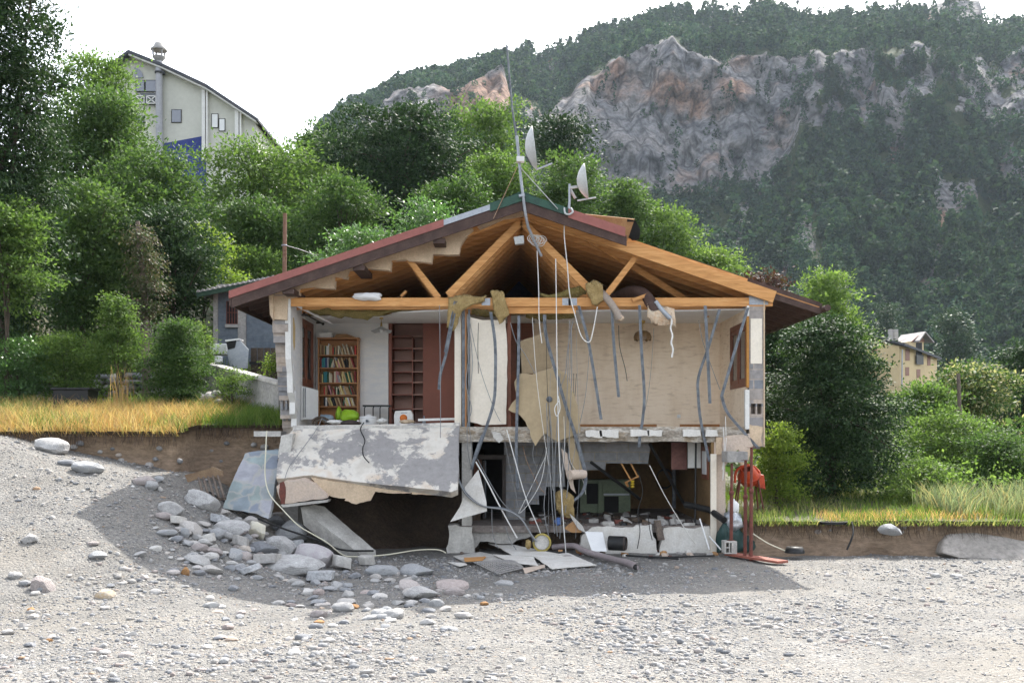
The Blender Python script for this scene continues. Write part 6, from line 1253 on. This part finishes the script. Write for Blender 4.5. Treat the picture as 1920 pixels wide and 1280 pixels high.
# undergrowth on the slopes
def under(name, n, x0, x1, y0, y1, ll, lm, seed, zs=.5):
    X, Y = scat(n, x0, x1, y0, y1, seed, lambda X, Y: sst(-.35, .1, fbm(X*.25, Y*.25, 0, 3, seed))*(~((X > -5.6) & (X < 6.5) & (Y < 30.2)))*(~((X > -9.9) & (X < -5.5) & (Y > 26.5) & (Y < 36.5))))
    g = np.random.default_rng(seed); Z = tz(X, Y)+np.abs(fbm(X*.8, Y*.8, 0, 3, seed+2))*zs*1.6+g.uniform(0, zs, len(X))
    p = np.stack([X, Y, Z], 1); k = np.repeat(np.arange(len(p)), 7); N = len(k); q = p[k]+g.normal(size=(N, 3))*ll*np.array([1.6, 1.6, .8])
    d1 = g.normal(size=(N, 3))+np.array([0, -.3, .4]); d1 /= np.linalg.norm(d1, axis=1)[:, None]; d2 = np.cross(d1, g.normal(size=(N, 3))+np.array([0, 0, .8])); d2 /= np.linalg.norm(d2, axis=1)[:, None]; s = ll*g.uniform(.6, 1.2, N)[:, None]
    V = np.stack([q, q+d1*s*.5+d2*s*.3, q+d1*s, q+d1*s*.5-d2*s*.3], 1).reshape(-1, 3); tag(npmesh(name, V, np.arange(len(V)).reshape(-1, 4), lm), kind='stuff')
under('undergrowth', 9000, -45, 20, 31, 85, .3, lm_mid, 201, 1.2)
under('undergrowth', 4000, -22, -7.8, 28.6, 34, .11, lm_light, 202, .45)
under('undergrowth', 4500, 8, 60, 30, 120, .3, lm_mid, 203, .9)
under('undergrowth', 1600, 8.5, 16, 23.5, 31, .1, lm_light, 204, .6)
# ------------------------------------------------------------------ other buildings, walls, poles
ob = empty('outbuilding', (-8.2, 31, 2), 'grey blue block outbuilding with barred window and corrugated roof left of the house', 'outbuilding')
b = MB(); b.prism([P(400, 700, 31), P(560, 700, 31), P(560, 508, 31), P(400, 538, 31)], (0, 4.5, 0)); b.build('wall', m_blockwall, ob)
b = MB(); b.box(P(446, 0, 30.95).x, P(461, 0, 30.95).x, 30.94, 30.995, 2, P(0, 530, 31).z); b.box(P(400, 0, 30.95).x, P(408, 0, 30.95).x, 30.94, 30.995, 2, P(0, 540, 31).z); b.build('pilaster', m_concrete, ob)
b = MB(); b.box(P(408, 0, 31).x, P(560, 0, 31).x, 30.95, 30.996, P(0, 548, 31).z, P(0, 533, 31).z); b.build('ring_beam', m_concrete, ob)
ru, rv = P(368, 545, 30.3), P(600, 500, 30.3); dv = Vector((0, 6, 0)); V = []; Q = []; n = 120
for i in range(n):
    p = ru; 
for k in (0, 1):
    for i in range(n):
        t = i/(n-1); q = ru.lerp(rv, t)
        for j in (0, 1): V.append(q+dv*j+Vector((0, 0, .03*math.sin(i*1.3)-.06*k)))
for k in (0, 1):
    for i in range(n-1): a = k*2*n+2*i; Q.append((a, a+2, a+3, a+1))
for i in range(n-1): Q.append((2*i, 2*n+2*i, 2*n+2*i+2, 2*i+2))
MB().add(V, Q).build('roof', m_concrete, ob)
MB().bar(ru+Vector((0, .02, -.13)), rv+Vector((0, .02, -.13)), .04, .14).build('fascia', mat('dark_green_fascia', (.03, .06, .04)), ob)
wd = MB(); x0, x1, z0, z1 = P(426, 0, 31).x, P(446, 0, 31).x, P(0, 607, 31).z, P(0, 565, 31).z; o = wd.box(x0, x1, 30.97, 30.998, z0, z1).build('window', m_dark, ob)
b = MB()
for k in range(5): xx = x0+(x1-x0)*k/4; b.box(xx-.012, xx+.012, 30.93, 30.955, z0, z1)
for k in range(3): zz = z0+(z1-z0)*k/2; b.box(x0, x1, 30.956, 30.968, zz-.012, zz+.012)
b.build('window_bars', m_rust, o); MB().box(x0-.04, x1+.05, 30.9, 30.969, z0-.12, z0-.02).build('sill', m_concrete, o)
gt = empty('wooden_gate', P(500, 700, 28.3), 'brown plank gate between the outbuilding and the house', 'gate')
for k in range(5):
    xx = P(470, 0, 28.3).x+k*.19; MB().box(xx, xx+.17, 28.3, 28.34, 1.2, P(0, 652, 28.3).z).build('plank', m_trunk, gt)
MB().box(P(468, 0, 28.3).x, P(535, 0, 28.3).x, 28.26, 28.298, 2.0, 2.08).build('strap', m_black, gt)
lw = [P(383, 684, 27.6), P(450, 702, 25.6), P(522, 722, 23.6)]; b = MB()
for p, q in zip(lw, lw[1:]): b.prism([p, q, q-Vector((0, 0, 1.0)), p-Vector((0, 0, 1.0))], (.18, .1, 0))
o = one('low_wall', b, m_concrete, 'low sloping concrete wall running down to the house', 'wall')
b = MB()
for p, q in zip(lw, lw[1:]): b.prism([p+Vector((-.04, 0, .003)), q+Vector((-.04, 0, .003)), q+Vector((-.04, 0, .07)), p+Vector((-.04, 0, .07))], (.28, .12, 0))
b.build('coping', m_concrete_pale, o)
one('white_box', MB().box(*bpx(393, 644, 424, 664, 28.4, .5)), m_plastic_w, 'white box on the low wall beside the tilted metal hood', 'box', bevel=.02)
hd = empty('metal_hood', P(445, 690, 28), 'tilted white metal hood standing behind the low wall', 'hood')
slab('front_panel', [(428, 650), (448, 636), (466, 655), (464, 690), (440, 690), (425, 662)], 27.9, (0, .04, 0), m_zinc, hd); slab('opening', [(424, 641), (443, 637), (440, 652), (427, 655)], 27.88, (0, .015, 0), m_dark, hd); slab('top_panel', [(422, 637), (448, 634), (448, 637), (422, 640)], 27.85, (0, .5, 0), m_plastic_w, hd); slab('leg', [(426, 664), (430, 664), (436, 690), (432, 690)], 27.95, (0, .04, 0), m_zinc, hd)  # the opening is a dark plate, painting in the shade inside the hood
one('plastic_canister', MB().box(*bpx(402, 667, 414, 680, 27.4, .2)), m_plastic_w, 'small white canister lying on the low wall top', 'canister', bevel=.03)
pp = empty('utility_pole', P(533, 520, 31.5), 'weathered brown wooden pole rising above the outbuilding roof', 'pole'); MB().tube([(P(532, 0, 30).x, 30, 2), P(534, 400, 30)], .075, 9, r2=.06).build('post', wood('old_pole', (.13, .07, .045), (.17, .10, .065), (.22, .14, .1), .8), pp)
MB().lathe(P(533, 460, 30), [(.08, -.02), (.09, -.015), (.09, .015), (.08, .02)], 12).build('band', m_zinc, pp)
cable([(534, 460, 30), (560, 467, 30.4), (590, 478, 31)], 30, .01, m_cable_g, 'short grey wire leading from the brown pole to the roof', 'wire', None, 'wire')
cable([(1797, 700, 33), (1800, 790, 33)], 33, .06, m_trunk_pale, 'old grey post standing among the right shrubs', 'post', None, 'wooden_post')
# dry stone terrace wall
rw = random.Random(8); V = []; Q = []
import bmesh
def ico(sub):
    bm = bmesh.new(); bmesh.ops.create_icosphere(bm, subdivisions=sub, radius=1); v = np.array([q.co[:] for q in bm.verts]); f = np.array([[w.index for w in q.verts] for q in bm.faces]); bm.free(); return v, f
iv1, if1 = ico(2)
def rockpile(spots, seed):
    g = np.random.default_rng(seed); VV = []; FF = []; o = 0
    for (x, y, z, sx, sy, sz) in spots:
        d = 1+.22*fbm(iv1[:, 0]*1.3+g.uniform(0, 99), iv1[:, 1]*1.3, iv1[:, 2]*1.3, 2, 3); v = iv1*d[:, None]*np.array([sx, sy, sz]); a = g.uniform(-.3, .3); v = np.stack([v[:, 0]*math.cos(a)-v[:, 1]*math.sin(a), v[:, 0]*math.sin(a)+v[:, 1]*math.cos(a), v[:, 2]], 1)
        VV.append(v+np.array([x, y, z])); FF.append(if1+o); o += len(v)
    return np.concatenate(VV), np.concatenate(FF)
m_wallstone = stone_mat('terrace_stone', 'Island')
sp = []
for x in np.arange(-17, -8.2, .26):
    for r in range(6): sp.append((x+rw.uniform(-.1, .1), 28.85+r*.05+rw.uniform(-.05, .05), .85+r*.17+rw.uniform(-.03, .03), rw.uniform(.12, .2), .16, rw.uniform(.07, .12)))
V, Q = rockpile(sp, 3); tag(npmesh('dry_stone_wall', V, Q, m_wallstone), 'low grey dry stone terrace wall behind the shrubs', 'wall')
sp = [(P(390, 0, 25).x+rw.uniform(-.35, .35), 25.4+rw.uniform(-.4, .5), .45+.62*rw.random(), rw.uniform(.08, .16), .14, rw.uniform(.06, .11)) for k in range(60)]
V, Q = rockpile(sp, 4); tag(npmesh('dry_stone_wall', V, Q, m_wallstone), 'crumbled end of a stone wall right of the dense round bush', 'wall')
# cream building on the slope
cbm = mat('cream_green_render', (.52, .515, .455), (.48, .475, .42), .5, bump=.05, dirt=.08); CB = empty('hillside_building', P(340, 430, 78), 'tall cream building with round chimney and dark blue base above the trees', 'building')
Yc = 78.; off = (0, 12, 0)
slab('wall', [(190, 430), (480, 430), (480, 232), (474, 224), (385, 162), (300, 118), (240, 100), (190, 136)], Yc, off, cbm, CB)
slab('base', [(306, 430), (386, 430), (386, 254), (306, 269)], Yc-.06, (0, .055, 0), mat('dark_blue_paint', (.035, .05, .19), (.04, .06, .21), 1), CB)
m_slateroof = mat('dark_slate_roof', (.06, .065, .075), (.09, .09, .10), 2)
for nm, q in (('roof', [(186, 134), (240, 93), (303, 118), (386, 157), (484, 222), (484, 227), (386, 163), (303, 124), (240, 99), (186, 140)]),): slab(nm, q, Yc-.8, (0, 13.5, 0), m_slateroof, CB)
slab('soffit', [(240, 100), (303, 125), (386, 164), (480, 226), (480, 229), (386, 167), (303, 128), (240, 103)], Yc-.7, (0, .69, 0), m_white, CB)
cx = P(298, 0, Yc-.35); b = MB(); b.tube([P(299, 300, Yc-.4), P(298, 112, Yc-.4)], .26, 16); ch = b.build('chimney', mat('grey_chimney', (.40, .40, .42), (.34, .34, .36), 1), CB)
b = MB(); q = P(298, 108, Yc-.4); b.lathe(q, [(.26, -.3), (.5, 0), (.5, .06), (.3, .07)], 16); b.build('chimney_collar', m_concrete, ch)
b = MB(); q = P(298, 95, Yc-.4)
for dx, dy in ((-1, -1), (1, -1), (1, 1), (-1, 1)): b.box(q.x+dx*.34-.06, q.x+dx*.34+.06, q.y+dy*.34-.06, q.y+dy*.34+.06, q.z-.45, q.z)
b.lathe(q, [(.62, 0), (.62, .12), (.4, .3), (.34, .55), (.001, .56)], 14); b.build('chimney_cap', m_concrete, ch)
q = P(300, 135, Yc-.4); MB().lathe(q, [(.27, -.15), (.4, -.12), (.4, 0), (.27, .02)], 14).build('chimney_band', m_slateroof, ch)
def pane(x0, y0, x1, y1, nm='window', fr=1.2, Yw=Yc, par=CB, m=None):
    o = slab(nm, [(x0, y1), (x1, y1), (x1, y0), (x0, y0)], Yw-.08, (0, .075, 0), m_dark, par); slab('pane', [(x0+fr, y1-fr), (x1-fr, y1-fr), (x1-fr, y0+fr), (x0+fr, y0+fr)], Yw-.10, (0, .018, 0), m or m_glass_dark, o); return o
m_win = NT('sky_reflecting_glass').fin((.10, .11, .14), .05, 1.0)
pane(321, 205, 340, 230, m=m_win); pane(396, 213, 409, 240, m=m_plastic_w); pane(410, 222, 422, 246, m=m_plastic_w); pane(253, 217, 270, 236, m=m_win); pane(272, 150, 293, 172, m=m_win); pane(254, 150, 271, 172, m=m_win); pane(254, 174, 294, 196, fr=.8)
b = [(252, 146)]+[(252+16*math.sin(a), 146-19*math.cos(a)) for a in np.linspace(0, 1.57, 8)]; slab('window', b, Yc-.1, (0, .095, 0), m_win, CB)
for x0, x1 in ((254, 270), (275, 292)):
    bb_ = MB()
    for (p, q) in (((x0, 180), (x1, 180)), ((x0, 194), (x1, 194)), ((x0, 180), (x0, 194)), ((x1, 180), (x1, 194)), ((x0, 180), (x1, 194)), ((x0, 194), (x1, 180))): bb_.bar(P(*p, Yc-.4), P(*q, Yc-.4), .06, .07)
    bb_.build('balcony_railing', m_white, CB)
for x0, x1, yt in ((378, 384, 163), (386, 389, 166), (440, 447, 207), (449, 452, 210)): slab('pilaster', [(x0, 300), (x1, 300), (x1, yt), (x0, yt-2)], Yc-.35, (0, .345, 0), m_white, CB)
b = MB()
for x, y in ((268, 113), (318, 133), (341, 143)): b.tube([P(x, y, Yc-.6), P(x, y, Yc)], .12, 8)
b.build('purlin_end', m_white, CB)
# ochre house in the valley
OH = empty('ochre_house', P(1690, 730, 150), 'ochre house with brown shutters, dormer and grey roof beyond the right trees', 'house')
m_och = mat('ochre_render', (.55, .43, .25), (.50, .39, .23), .3, bump=.03, dirt=.08)
A, B_, C_ = (1592, 154), (1686, 147), (1757, 158)
slab('wall', [(1592, 740, 154), (1686, 740, 147), (1686, 650, 147), (1612, 627, 152), (1592, 634, 154)], 0, (1.5, 6, 0), m_och, OH)
slab('wall', [(1686, 740, 147), (1757, 740, 158), (1757, 668, 158), (1686, 648, 147)], 0, (-2.5, 2.0, 0), m_och, OH)
rfo = MB(); rfo.prism([P(1586, 632, 154), P(1608, 618, 151.5), P(1696, 643, 145.6), P(1766, 670, 157.5), P(1700, 646, 165)], (0, 0, -.35)); rf = rfo.build('roof', m_slateroof, OH)
for x in (1671, 1681): slab('chimney', [(x-3.5, 640), (x+3.5, 640), (x+3.5, 617), (x-3.5, 617)], 152, (0, .6, 0), m_concrete, rf)
slab('dormer', [(1704, 662, 149.7), (1732, 668, 154.0), (1732, 634, 154.0), (1704, 640, 149.7)], 0, (-1.5, 4, 0), m_och, OH)
dr = MB(); dr.prism([P(1678, 641, 156), P(1690, 628, 158), P(1736, 621, 151.5), P(1724, 638, 149.5)], (0, 0, -.25)); dr.prism([P(1736, 621, 151.5), P(1752, 640, 155), P(1700, 640, 163), P(1690, 628, 158)], (0, 0, -.25)); dr.build('dormer_roof', mat('grey_tiles', (.20, .19, .185), (.27, .25, .24), 1), OH)
slab('dormer_gable', [(1708, 641, 150.2), (1734, 641, 154.2), (1728, 626, 152.6), (1722, 628, 151.8)], 0, (-.6, 1.5, 0), m_winwood, OH)
def shut(x0, y0, x1, y1, m=None, nm='shutter', dy=.12):
    Yw = lambda a: 147+11*((F*57.163-147*(a-960))/(11*(a-960)-F*10.287)); slab(nm, [(x0, y1, Yw(x0)-dy), (x1, y1, Yw(x1)-dy), (x1, y0, Yw(x1)-dy), (x0, y0, Yw(x0)-dy)], 0, (0, .08, 0), m or m_winwood, OH)
for q in ((1698, 654, 1706, 676), (1739, 663, 1745, 685), (1698, 688, 1705, 704), (1719, 692, 1726, 708)): shut(*q)
shut(1718, 642, 1729, 680, m_dark, 'balcony_door'); shut(1719, 665, 1732, 683, m_black, 'balcony', .9); shut(1720, 640, 1723, 660, m_winwood)
slab('window', [(1636, 660), (1650, 660), (1650, 649), (1636, 649)], 149, (0, .1, 0), m_winwood, OH)
MB().tube([P(1692, 655, 147), P(1691, 730, 147)], .1, 6).build('downpipe', m_zinc, OH)

rw = random.Random(21); sp = []
for x0, x1, n in ((-13, -5.2, 70), (5.2, 13, 90)):
    for k in range(n):
        x = rw.uniform(x0, x1); y0 = yb(x); zt = float(tz(x, y0+.05)); z = zt-rw.uniform(.12, .95); s_ = rw.uniform(.02, .075); sp.append((x, y0-.35*((zt-z)/2.8)**2+.25, z, s_*1.3, s_*1.5, s_))
V, Q = rockpile(sp, 9); tag(npmesh('bank_pebbles', V, Q, m_wallstone), kind='stuff')
# ------------------------------------------------------------------ stones
iv2, if2 = ico(3)
def rockmesh(seed, facet):
    g = np.random.default_rng(seed); o = g.uniform(0, 90); v = iv2.copy()
    d = 1+.30*fbm(v[:, 0]*.9+o, v[:, 1]*.9, v[:, 2]*.9, 3, seed)+.10*fbm(v[:, 0]*3+o, v[:, 1]*3, v[:, 2]*3, 3, seed+1); v = v*d[:, None]
    for k in range(facet):                                # planes that cut the stone
        n = g.normal(size=3); n /= np.linalg.norm(n); h = g.uniform(.5, .82); s = v@n; v = v-np.outer(np.maximum(s-h, 0)*.92, n)
    me = bpy.data.meshes.new('stone'); me.from_pydata([tuple(q) for q in v], [], [tuple(f) for f in if2]); me.polygons.foreach_set('use_smooth', np.ones(len(if2), bool)); me.materials.append(m_stone); me.update(); me.set_sharp_from_angle(angle=math.radians(24)); return me
RM = [rockmesh(300+k, (2, 5, 8, 11)[k % 4]) for k in range(14)]
rs = random.Random(17)
def rock(px, py, w, h, label, k=None, name='boulder', cat='boulder', group='boulders beside the house', rz=None, pt=None, tilt=0, m=None):
    p = pt if pt is not None else gp_(px, py); s = p.y/F; k = rs.randrange(14) if k is None else k; me = RM[k]
    if m is not None: me = me.copy(); me.materials.clear(); me.materials.append(m)
    o = bpy.data.objects.new(name, me); COL.objects.link(o); W[o.name] = p
    sx, sz = w*s/2, h*s/2; o.scale = (sx*1.1, rs.uniform(.75, 1.05)*max(sx, sz), sz*1.15); o.location = (p.x, p.y+.1*sx, p.z+sz*.45); o.rotation_euler = (rs.uniform(-.2, .2), tilt, rs.uniform(-.4, .4) if rz is None else rz)
    return tag(o, label, cat, group)
m_rusty = mat('ochre_stone', (.40, .22, .09), (.30, .16, .07), 3, dirt=.3); m_paleb = mat('pale_river_boulder', (.54, .53, .515), (.40, .39, .38), 2.5, bump=.7, bscale=11, bdist=.05, dirt=.4); m_blueb = mat('bluish_boulder', (.37, .38, .39), (.42, .42, .42), 3, bump=.7, bscale=11, bdist=.05, dirt=.4); m_pinkb = mat('pinkish_boulder', (.45, .395, .375), (.36, .32, .305), 3, bump=.7, bscale=11, bdist=.05, dirt=.4)
rock(93, 850, 64, 30, 'big smooth pale boulder at the foot of the left earth bank', 0, m=m_paleb); rock(122, 860, 32, 12, 'flat grey stone touching the big smooth boulder at the left bank', 1); rock(160, 866, 60, 22, 'low grey boulder half buried right of the big smooth one at the bank', 4, m=m_blueb)
rock(265, 948, 54, 18, 'long pinkish boulder at the top of the shaded stones', 5, m=m_pinkb); rock(318, 962, 48, 27, 'pale boulder with a pit in it, among the upper shaded stones', 8, m=m_paleb); rock(281, 962, 28, 16, 'rounded stone below the long pinkish boulder', 4); rock(305, 972, 32, 14, 'flattish stone under the pitted pale boulder', 0, m=m_pinkb)
rock(383, 960, 72, 38, 'large tilted slab of pale rock right of the pitted boulder', 3, m=m_paleb, tilt=.35); rock(297, 934, 20, 14, 'small blue grey stone above the long pinkish boulder', 2, m=m_blueb); rock(360, 1004, 46, 24, 'slanting grey boulder below the large tilted slab', 6, tilt=.5); rock(345, 1003, 20, 18, 'small bluish stone left of the slanting grey boulder', 4, m=m_blueb)
rock(430, 1000, 70, 38, 'large rough pale boulder in the middle of the shaded pile', 2, m=m_paleb); rock(405, 1006, 34, 22, 'bluish boulder leaning on the large rough pale one', 1, m=m_blueb); rock(425, 1010, 24, 16, 'whitish stone in front of the large rough pale boulder', 0, m=m_paleb)
rock(458, 1012, 30, 16, 'flat blue grey stone before the whitish wedge', 5, m=m_blueb); rock(482, 1005, 44, 42, 'whitish yellow wedge shaped broken stone between the boulders', 7, m=mat('pale_yellow_stone', (.62, .58, .46), (.55, .52, .44), 3), tilt=.75)
rock(524, 1036, 56, 40, 'round pale boulder left of the purple brown one', 8, m=m_paleb); rock(596, 1058, 84, 46, 'purplish grey angular boulder in front of the fallen slab piece', 3, m=mat('purple_boulder', (.38, .345, .355), (.45, .43, .425), 3, bump=.4), tilt=.3); rock(490, 1035, 60, 28, 'flat grey boulder between the wedge and the round pale boulder', 10)
rock(520, 983, 42, 22, 'grey stone jammed under the leaning slab', 6); rock(545, 1010, 60, 40, 'grey boulder behind the round pale boulder, under the hose', 9, m=m_blueb); rock(470, 984, 40, 20, 'grey stone at the foot of the leaning crazy-paved slab', 9); rock(540, 1068, 120, 34, 'wide flat pale boulder in front of the round and purple ones', 12, m=m_paleb)
rock(376, 1032, 36, 18, 'pinkish boulder in the lower shaded pile', 3, m=m_pinkb); rock(404, 1038, 44, 16, 'long pinkish slab right of the pinkish boulder', 7, m=m_pinkb, tilt=.2); rock(442, 1046, 36, 24, 'blue grey block in the lower shaded pile', 11, m=m_blueb); rock(460, 1050, 24, 20, 'brownish grey round stone beside the blue grey block', 0); rock(372, 1055, 52, 18, 'grey slanting stone low in the shaded pile', 6, tilt=.3); rock(395, 1072, 44, 18, 'flat grey stone at the lower edge of the pile', 10)
rock(347, 1077, 16, 17, 'small bright ochre stone standing alone in the shaded gravel', 9, m=m_rusty); rock(172, 1020, 26, 8, 'thin dark purple stone in the shaded gravel hollow', 5, m=m_pinkb); rock(182, 1044, 32, 16, 'flat grey stone pile below the thin purple stone', 10, m=m_blueb); rock(312, 1002, 36, 14, 'flat bluish stone lying alone in the upper shaded gravel', 12, m=m_blueb)
rock(78, 1106, 46, 30, 'brownish pink boulder in the sunlit gravel at the left', 8, m=m_pinkb, tilt=.4); rock(25, 1082, 30, 14, 'white flat stone left of the brownish pink boulder', 4, m=m_paleb); rock(46, 1096, 24, 12, 'greenish stone under the brownish pink boulder', 1, m=m_blueb); rock(197, 1120, 36, 22, 'tan capped white stone in the sunlit gravel', 2, m=mat('tan_stone', (.44, .33, .21), (.5, .44, .36), 3)); rock(56, 1016, 30, 18, 'white stone on the sunlit left slope', 9, m=m_paleb); rock(93, 1202, 14, 8, 'small bright rust coloured stone in the left foreground', 3, m=m_rusty); rock(56, 1144, 16, 8, 'small yellowish stone in the left foreground', 5, m=m_rusty)
rock(715, 1076, 60, 24, 'flat bluish boulder before the dark hollow', 12, m=m_blueb); rock(778, 1076, 70, 26, 'second flat bluish boulder, nearer the heap of sheets', 10, m=m_blueb); rock(762, 1102, 46, 18, 'dark brown capped stone below the flat bluish boulders', 4); rock(845, 1103, 66, 18, 'long rounded grey stone lying in the shade below the mesh sheet', 0); rock(850, 1114, 44, 18, 'brownish rounded stone below the long grey one', 5, m=m_pinkb); rock(790, 1118, 70, 26, 'flat pale slab of rock at the edge of the shade', 10, m=m_paleb); rock(945, 1096, 34, 12, 'grey stone in the shade right of the mesh sheet', 2); rock(776, 1087, 16, 11, 'small whitish ring-like stone in the shade', 9, m=m_paleb); rock(908, 1134, 18, 10, 'small tan stone at the edge of the house shadow', 7, m=m_rusty); rock(900, 1122, 18, 8, 'bluish small stone in the shade above the tan one', 4, m=m_blueb)
rock(740, 1158, 56, 22, 'bluish white stone lying in the sun below the shade edge', 3, m=m_paleb); rock(640, 1144, 44, 20, 'pale stone lying in the sun below the purple boulder', 1, m=m_paleb); rock(600, 1156, 36, 16, 'pinkish stone in the sunlit rubble, middle left', 3, m=m_pinkb); rock(662, 1140, 22, 12, 'tan pink stone in the sunlit rubble', 2, m=m_rusty); rock(597, 1167, 22, 7, 'flat bright orange stone in the sunlit rubble', 5, m=m_rusty); rock(1757, 1081, 20, 9, 'brown grey stone lying on the sandy gravel at the right', 8); rock(1792, 1081, 28, 7, 'flat whitish stone right of the brown grey one', 4, m=m_paleb); rock(1065, 1050, 26, 12, 'reddish grey stone against the bent downpipe', 0, m=m_pinkb)
rock(1640, 994, 44, 22, 'pale blue rock stuck in the right earth bank', 6, 'boulder', 'boulder', 'boulders beside the house', None, P(1672, 998, 20.55), m=m_blueb)
for k, (x, y, w, lb) in enumerate([(412, 985, .2, 'angular concrete fragment above the bluish boulder'), (452, 1028, .22, 'angular grey slab fragment below the flat blue grey stone'), (500, 1060, .26, 'angular pale fragment left of the wide flat boulder'), (560, 1030, .2, 'angular fragment wedged between the round and purplish boulders'), (640, 1066, .24, 'broken concrete flake right of the purplish boulder'), (392, 1020, .18, 'sharp grey flake above the pinkish boulder'), (690, 1060, .2, 'broken flake at the mouth of the dark hollow'), (335, 985, .16, 'sharp grey flake below the pitted pale boulder'), (600, 1090, .24, 'broken flat piece at the shade edge below the purplish boulder'), (470, 1075, .2, 'sharp grey piece at the foot of the boulder pile')]): chunk(gp_(x, y)+Vector((0, 0, .03)), w, rs.choice([m_concrete, m_concrete_pale, m_blueb]), lb, 'rubble', 'concrete_fragment', 'broken fragments among the boulders')
# rubble stones, one object each
def stonelabel(px, py, w):
    side = 'far left' if px < 300 else 'left' if px < 640 else 'middle left' if px < 960 else 'middle right' if px < 1300 else 'right' if px < 1620 else 'far right'
    shade = (py < 1108 and 300 < px < 1400) or (py < 1060 and px < 300 and px > 170); depth = 'near the bank' if py < 1000 else 'below the house' if py < 1110 else 'in the middle distance' if py < 1180 else 'in the foreground'
    return f"{'cobble' if w > 20 else 'small stone'} among the {'shaded' if shade else 'sunlit'} gravel, {side}, {depth}"
NS = 0
while NS < 235:
    r = rs.random()
    if r < .38: px, py = rs.gauss(430, 75), rs.gauss(1030, 32); w = rs.uniform(12, 30)
    elif r < .55: px, py = rs.gauss(680, 110), rs.gauss(1145, 22); w = rs.uniform(14, 36)
    elif r < .68: px, py = rs.gauss(800, 130), rs.gauss(1090, 20); w = rs.uniform(12, 30)
    elif r < .82: px, py = rs.uniform(0, 560), rs.uniform(1060, 1260); w = rs.uniform(12, 28)*(.6+(py-1040)/350)
    else: px, py = rs.uniform(600, 1920), rs.uniform(1120, 1270); w = rs.uniform(10, 24)*(.6+(py-1040)/350)
    if px < 5 or px > 1910 or py < 905+max(0, (px-400))*.5 or py < 960 and px > 350 or py > 1270: continue
    if py < 1038 and px > 600: continue
    rock(px, py, w, w*rs.uniform(.3, .55), stonelabel(px, py, w), name='stone', cat='stone', group='stones on the gravel', rz=rs.uniform(0, 6.2)); NS += 1
# pebbles: the loose gravel itself
g = np.random.default_rng(5); N = 110000; px = g.uniform(-300, 2220, N); Yp = np.where(g.uniform(size=N) < .75, 1/g.uniform(1/21.5, 1/5.5, N), g.uniform(8, 21.5, N))
Xp = (px-960)/F*Yp; okp = ~((Xp > -4.9)&(Xp < 4.4)&(Yp > 20.4)); Xp, Yp = Xp[okp], Yp[okp]
dens = sst(-.45, .35, fbm(Xp*.55, Yp*.55, 0, 4, 91)); k = g.uniform(size=len(Xp)) < .25+.75*dens; Xp, Yp = Xp[k], Yp[k]; n = len(Xp)
pv, pf = ico(1); sz = .005+.013*g.uniform(size=n)**2.5+(.028+.03*dens[k])*(g.uniform(size=n) < .05+.07*dens[k])*g.uniform(size=n)**1.4+.0005*Yp
sz *= np.where((Xp > 2)&(g.uniform(size=n) < .7), .75, 1)
sz *= np.interp(Yp, [5, 8, 11.5], [.45, .58, .85]); ax3 = g.uniform([.8, .65, .4], [1.45, 1.15, .85], (n, 3)); a = g.uniform(0, 6.28, n); jt = 1+.26*g.normal(size=(n, len(pv))).clip(-1.5, 1.5)
v = pv[None]*jt[..., None]*ax3[:, None, :]*sz[:, None, None]; ca, sa = np.cos(a)[:, None], np.sin(a)[:, None]
V = np.stack([v[..., 0]*ca-v[..., 1]*sa+Xp[:, None], v[..., 0]*sa+v[..., 1]*ca+Yp[:, None], v[..., 2]+(gz(Xp, Yp)+sz*.15)[:, None]], -1).reshape(-1, 3)
Fc = (pf[None]+(np.arange(n)*len(pv))[:, None, None]).reshape(-1, 3); tag(npmesh('loose_gravel', V, Fc, m_pebble), kind='stuff')
# ------------------------------------------------------------------ haze (the valley air)
def haze():
    mb = MB().box(-900, 1400, -40, 1150, -6, 520)
    m = bpy.data.materials.new('valley_haze'); m.use_nodes = True; t = m.node_tree
    t.nodes.remove(t.nodes['Principled BSDF']); pv = t.nodes.new('ShaderNodeVolumePrincipled')
    pv.inputs['Color'].default_value = (.72, .85, 1, 1); pv.inputs['Density'].default_value = HAZE; pv.inputs['Anisotropy'].default_value = .2
    t.links.new(pv.outputs[0], t.nodes['Material Output'].inputs['Volume'])
    tag(mb.build('haze', m), kind='stuff')
HAZE = .00008
haze()
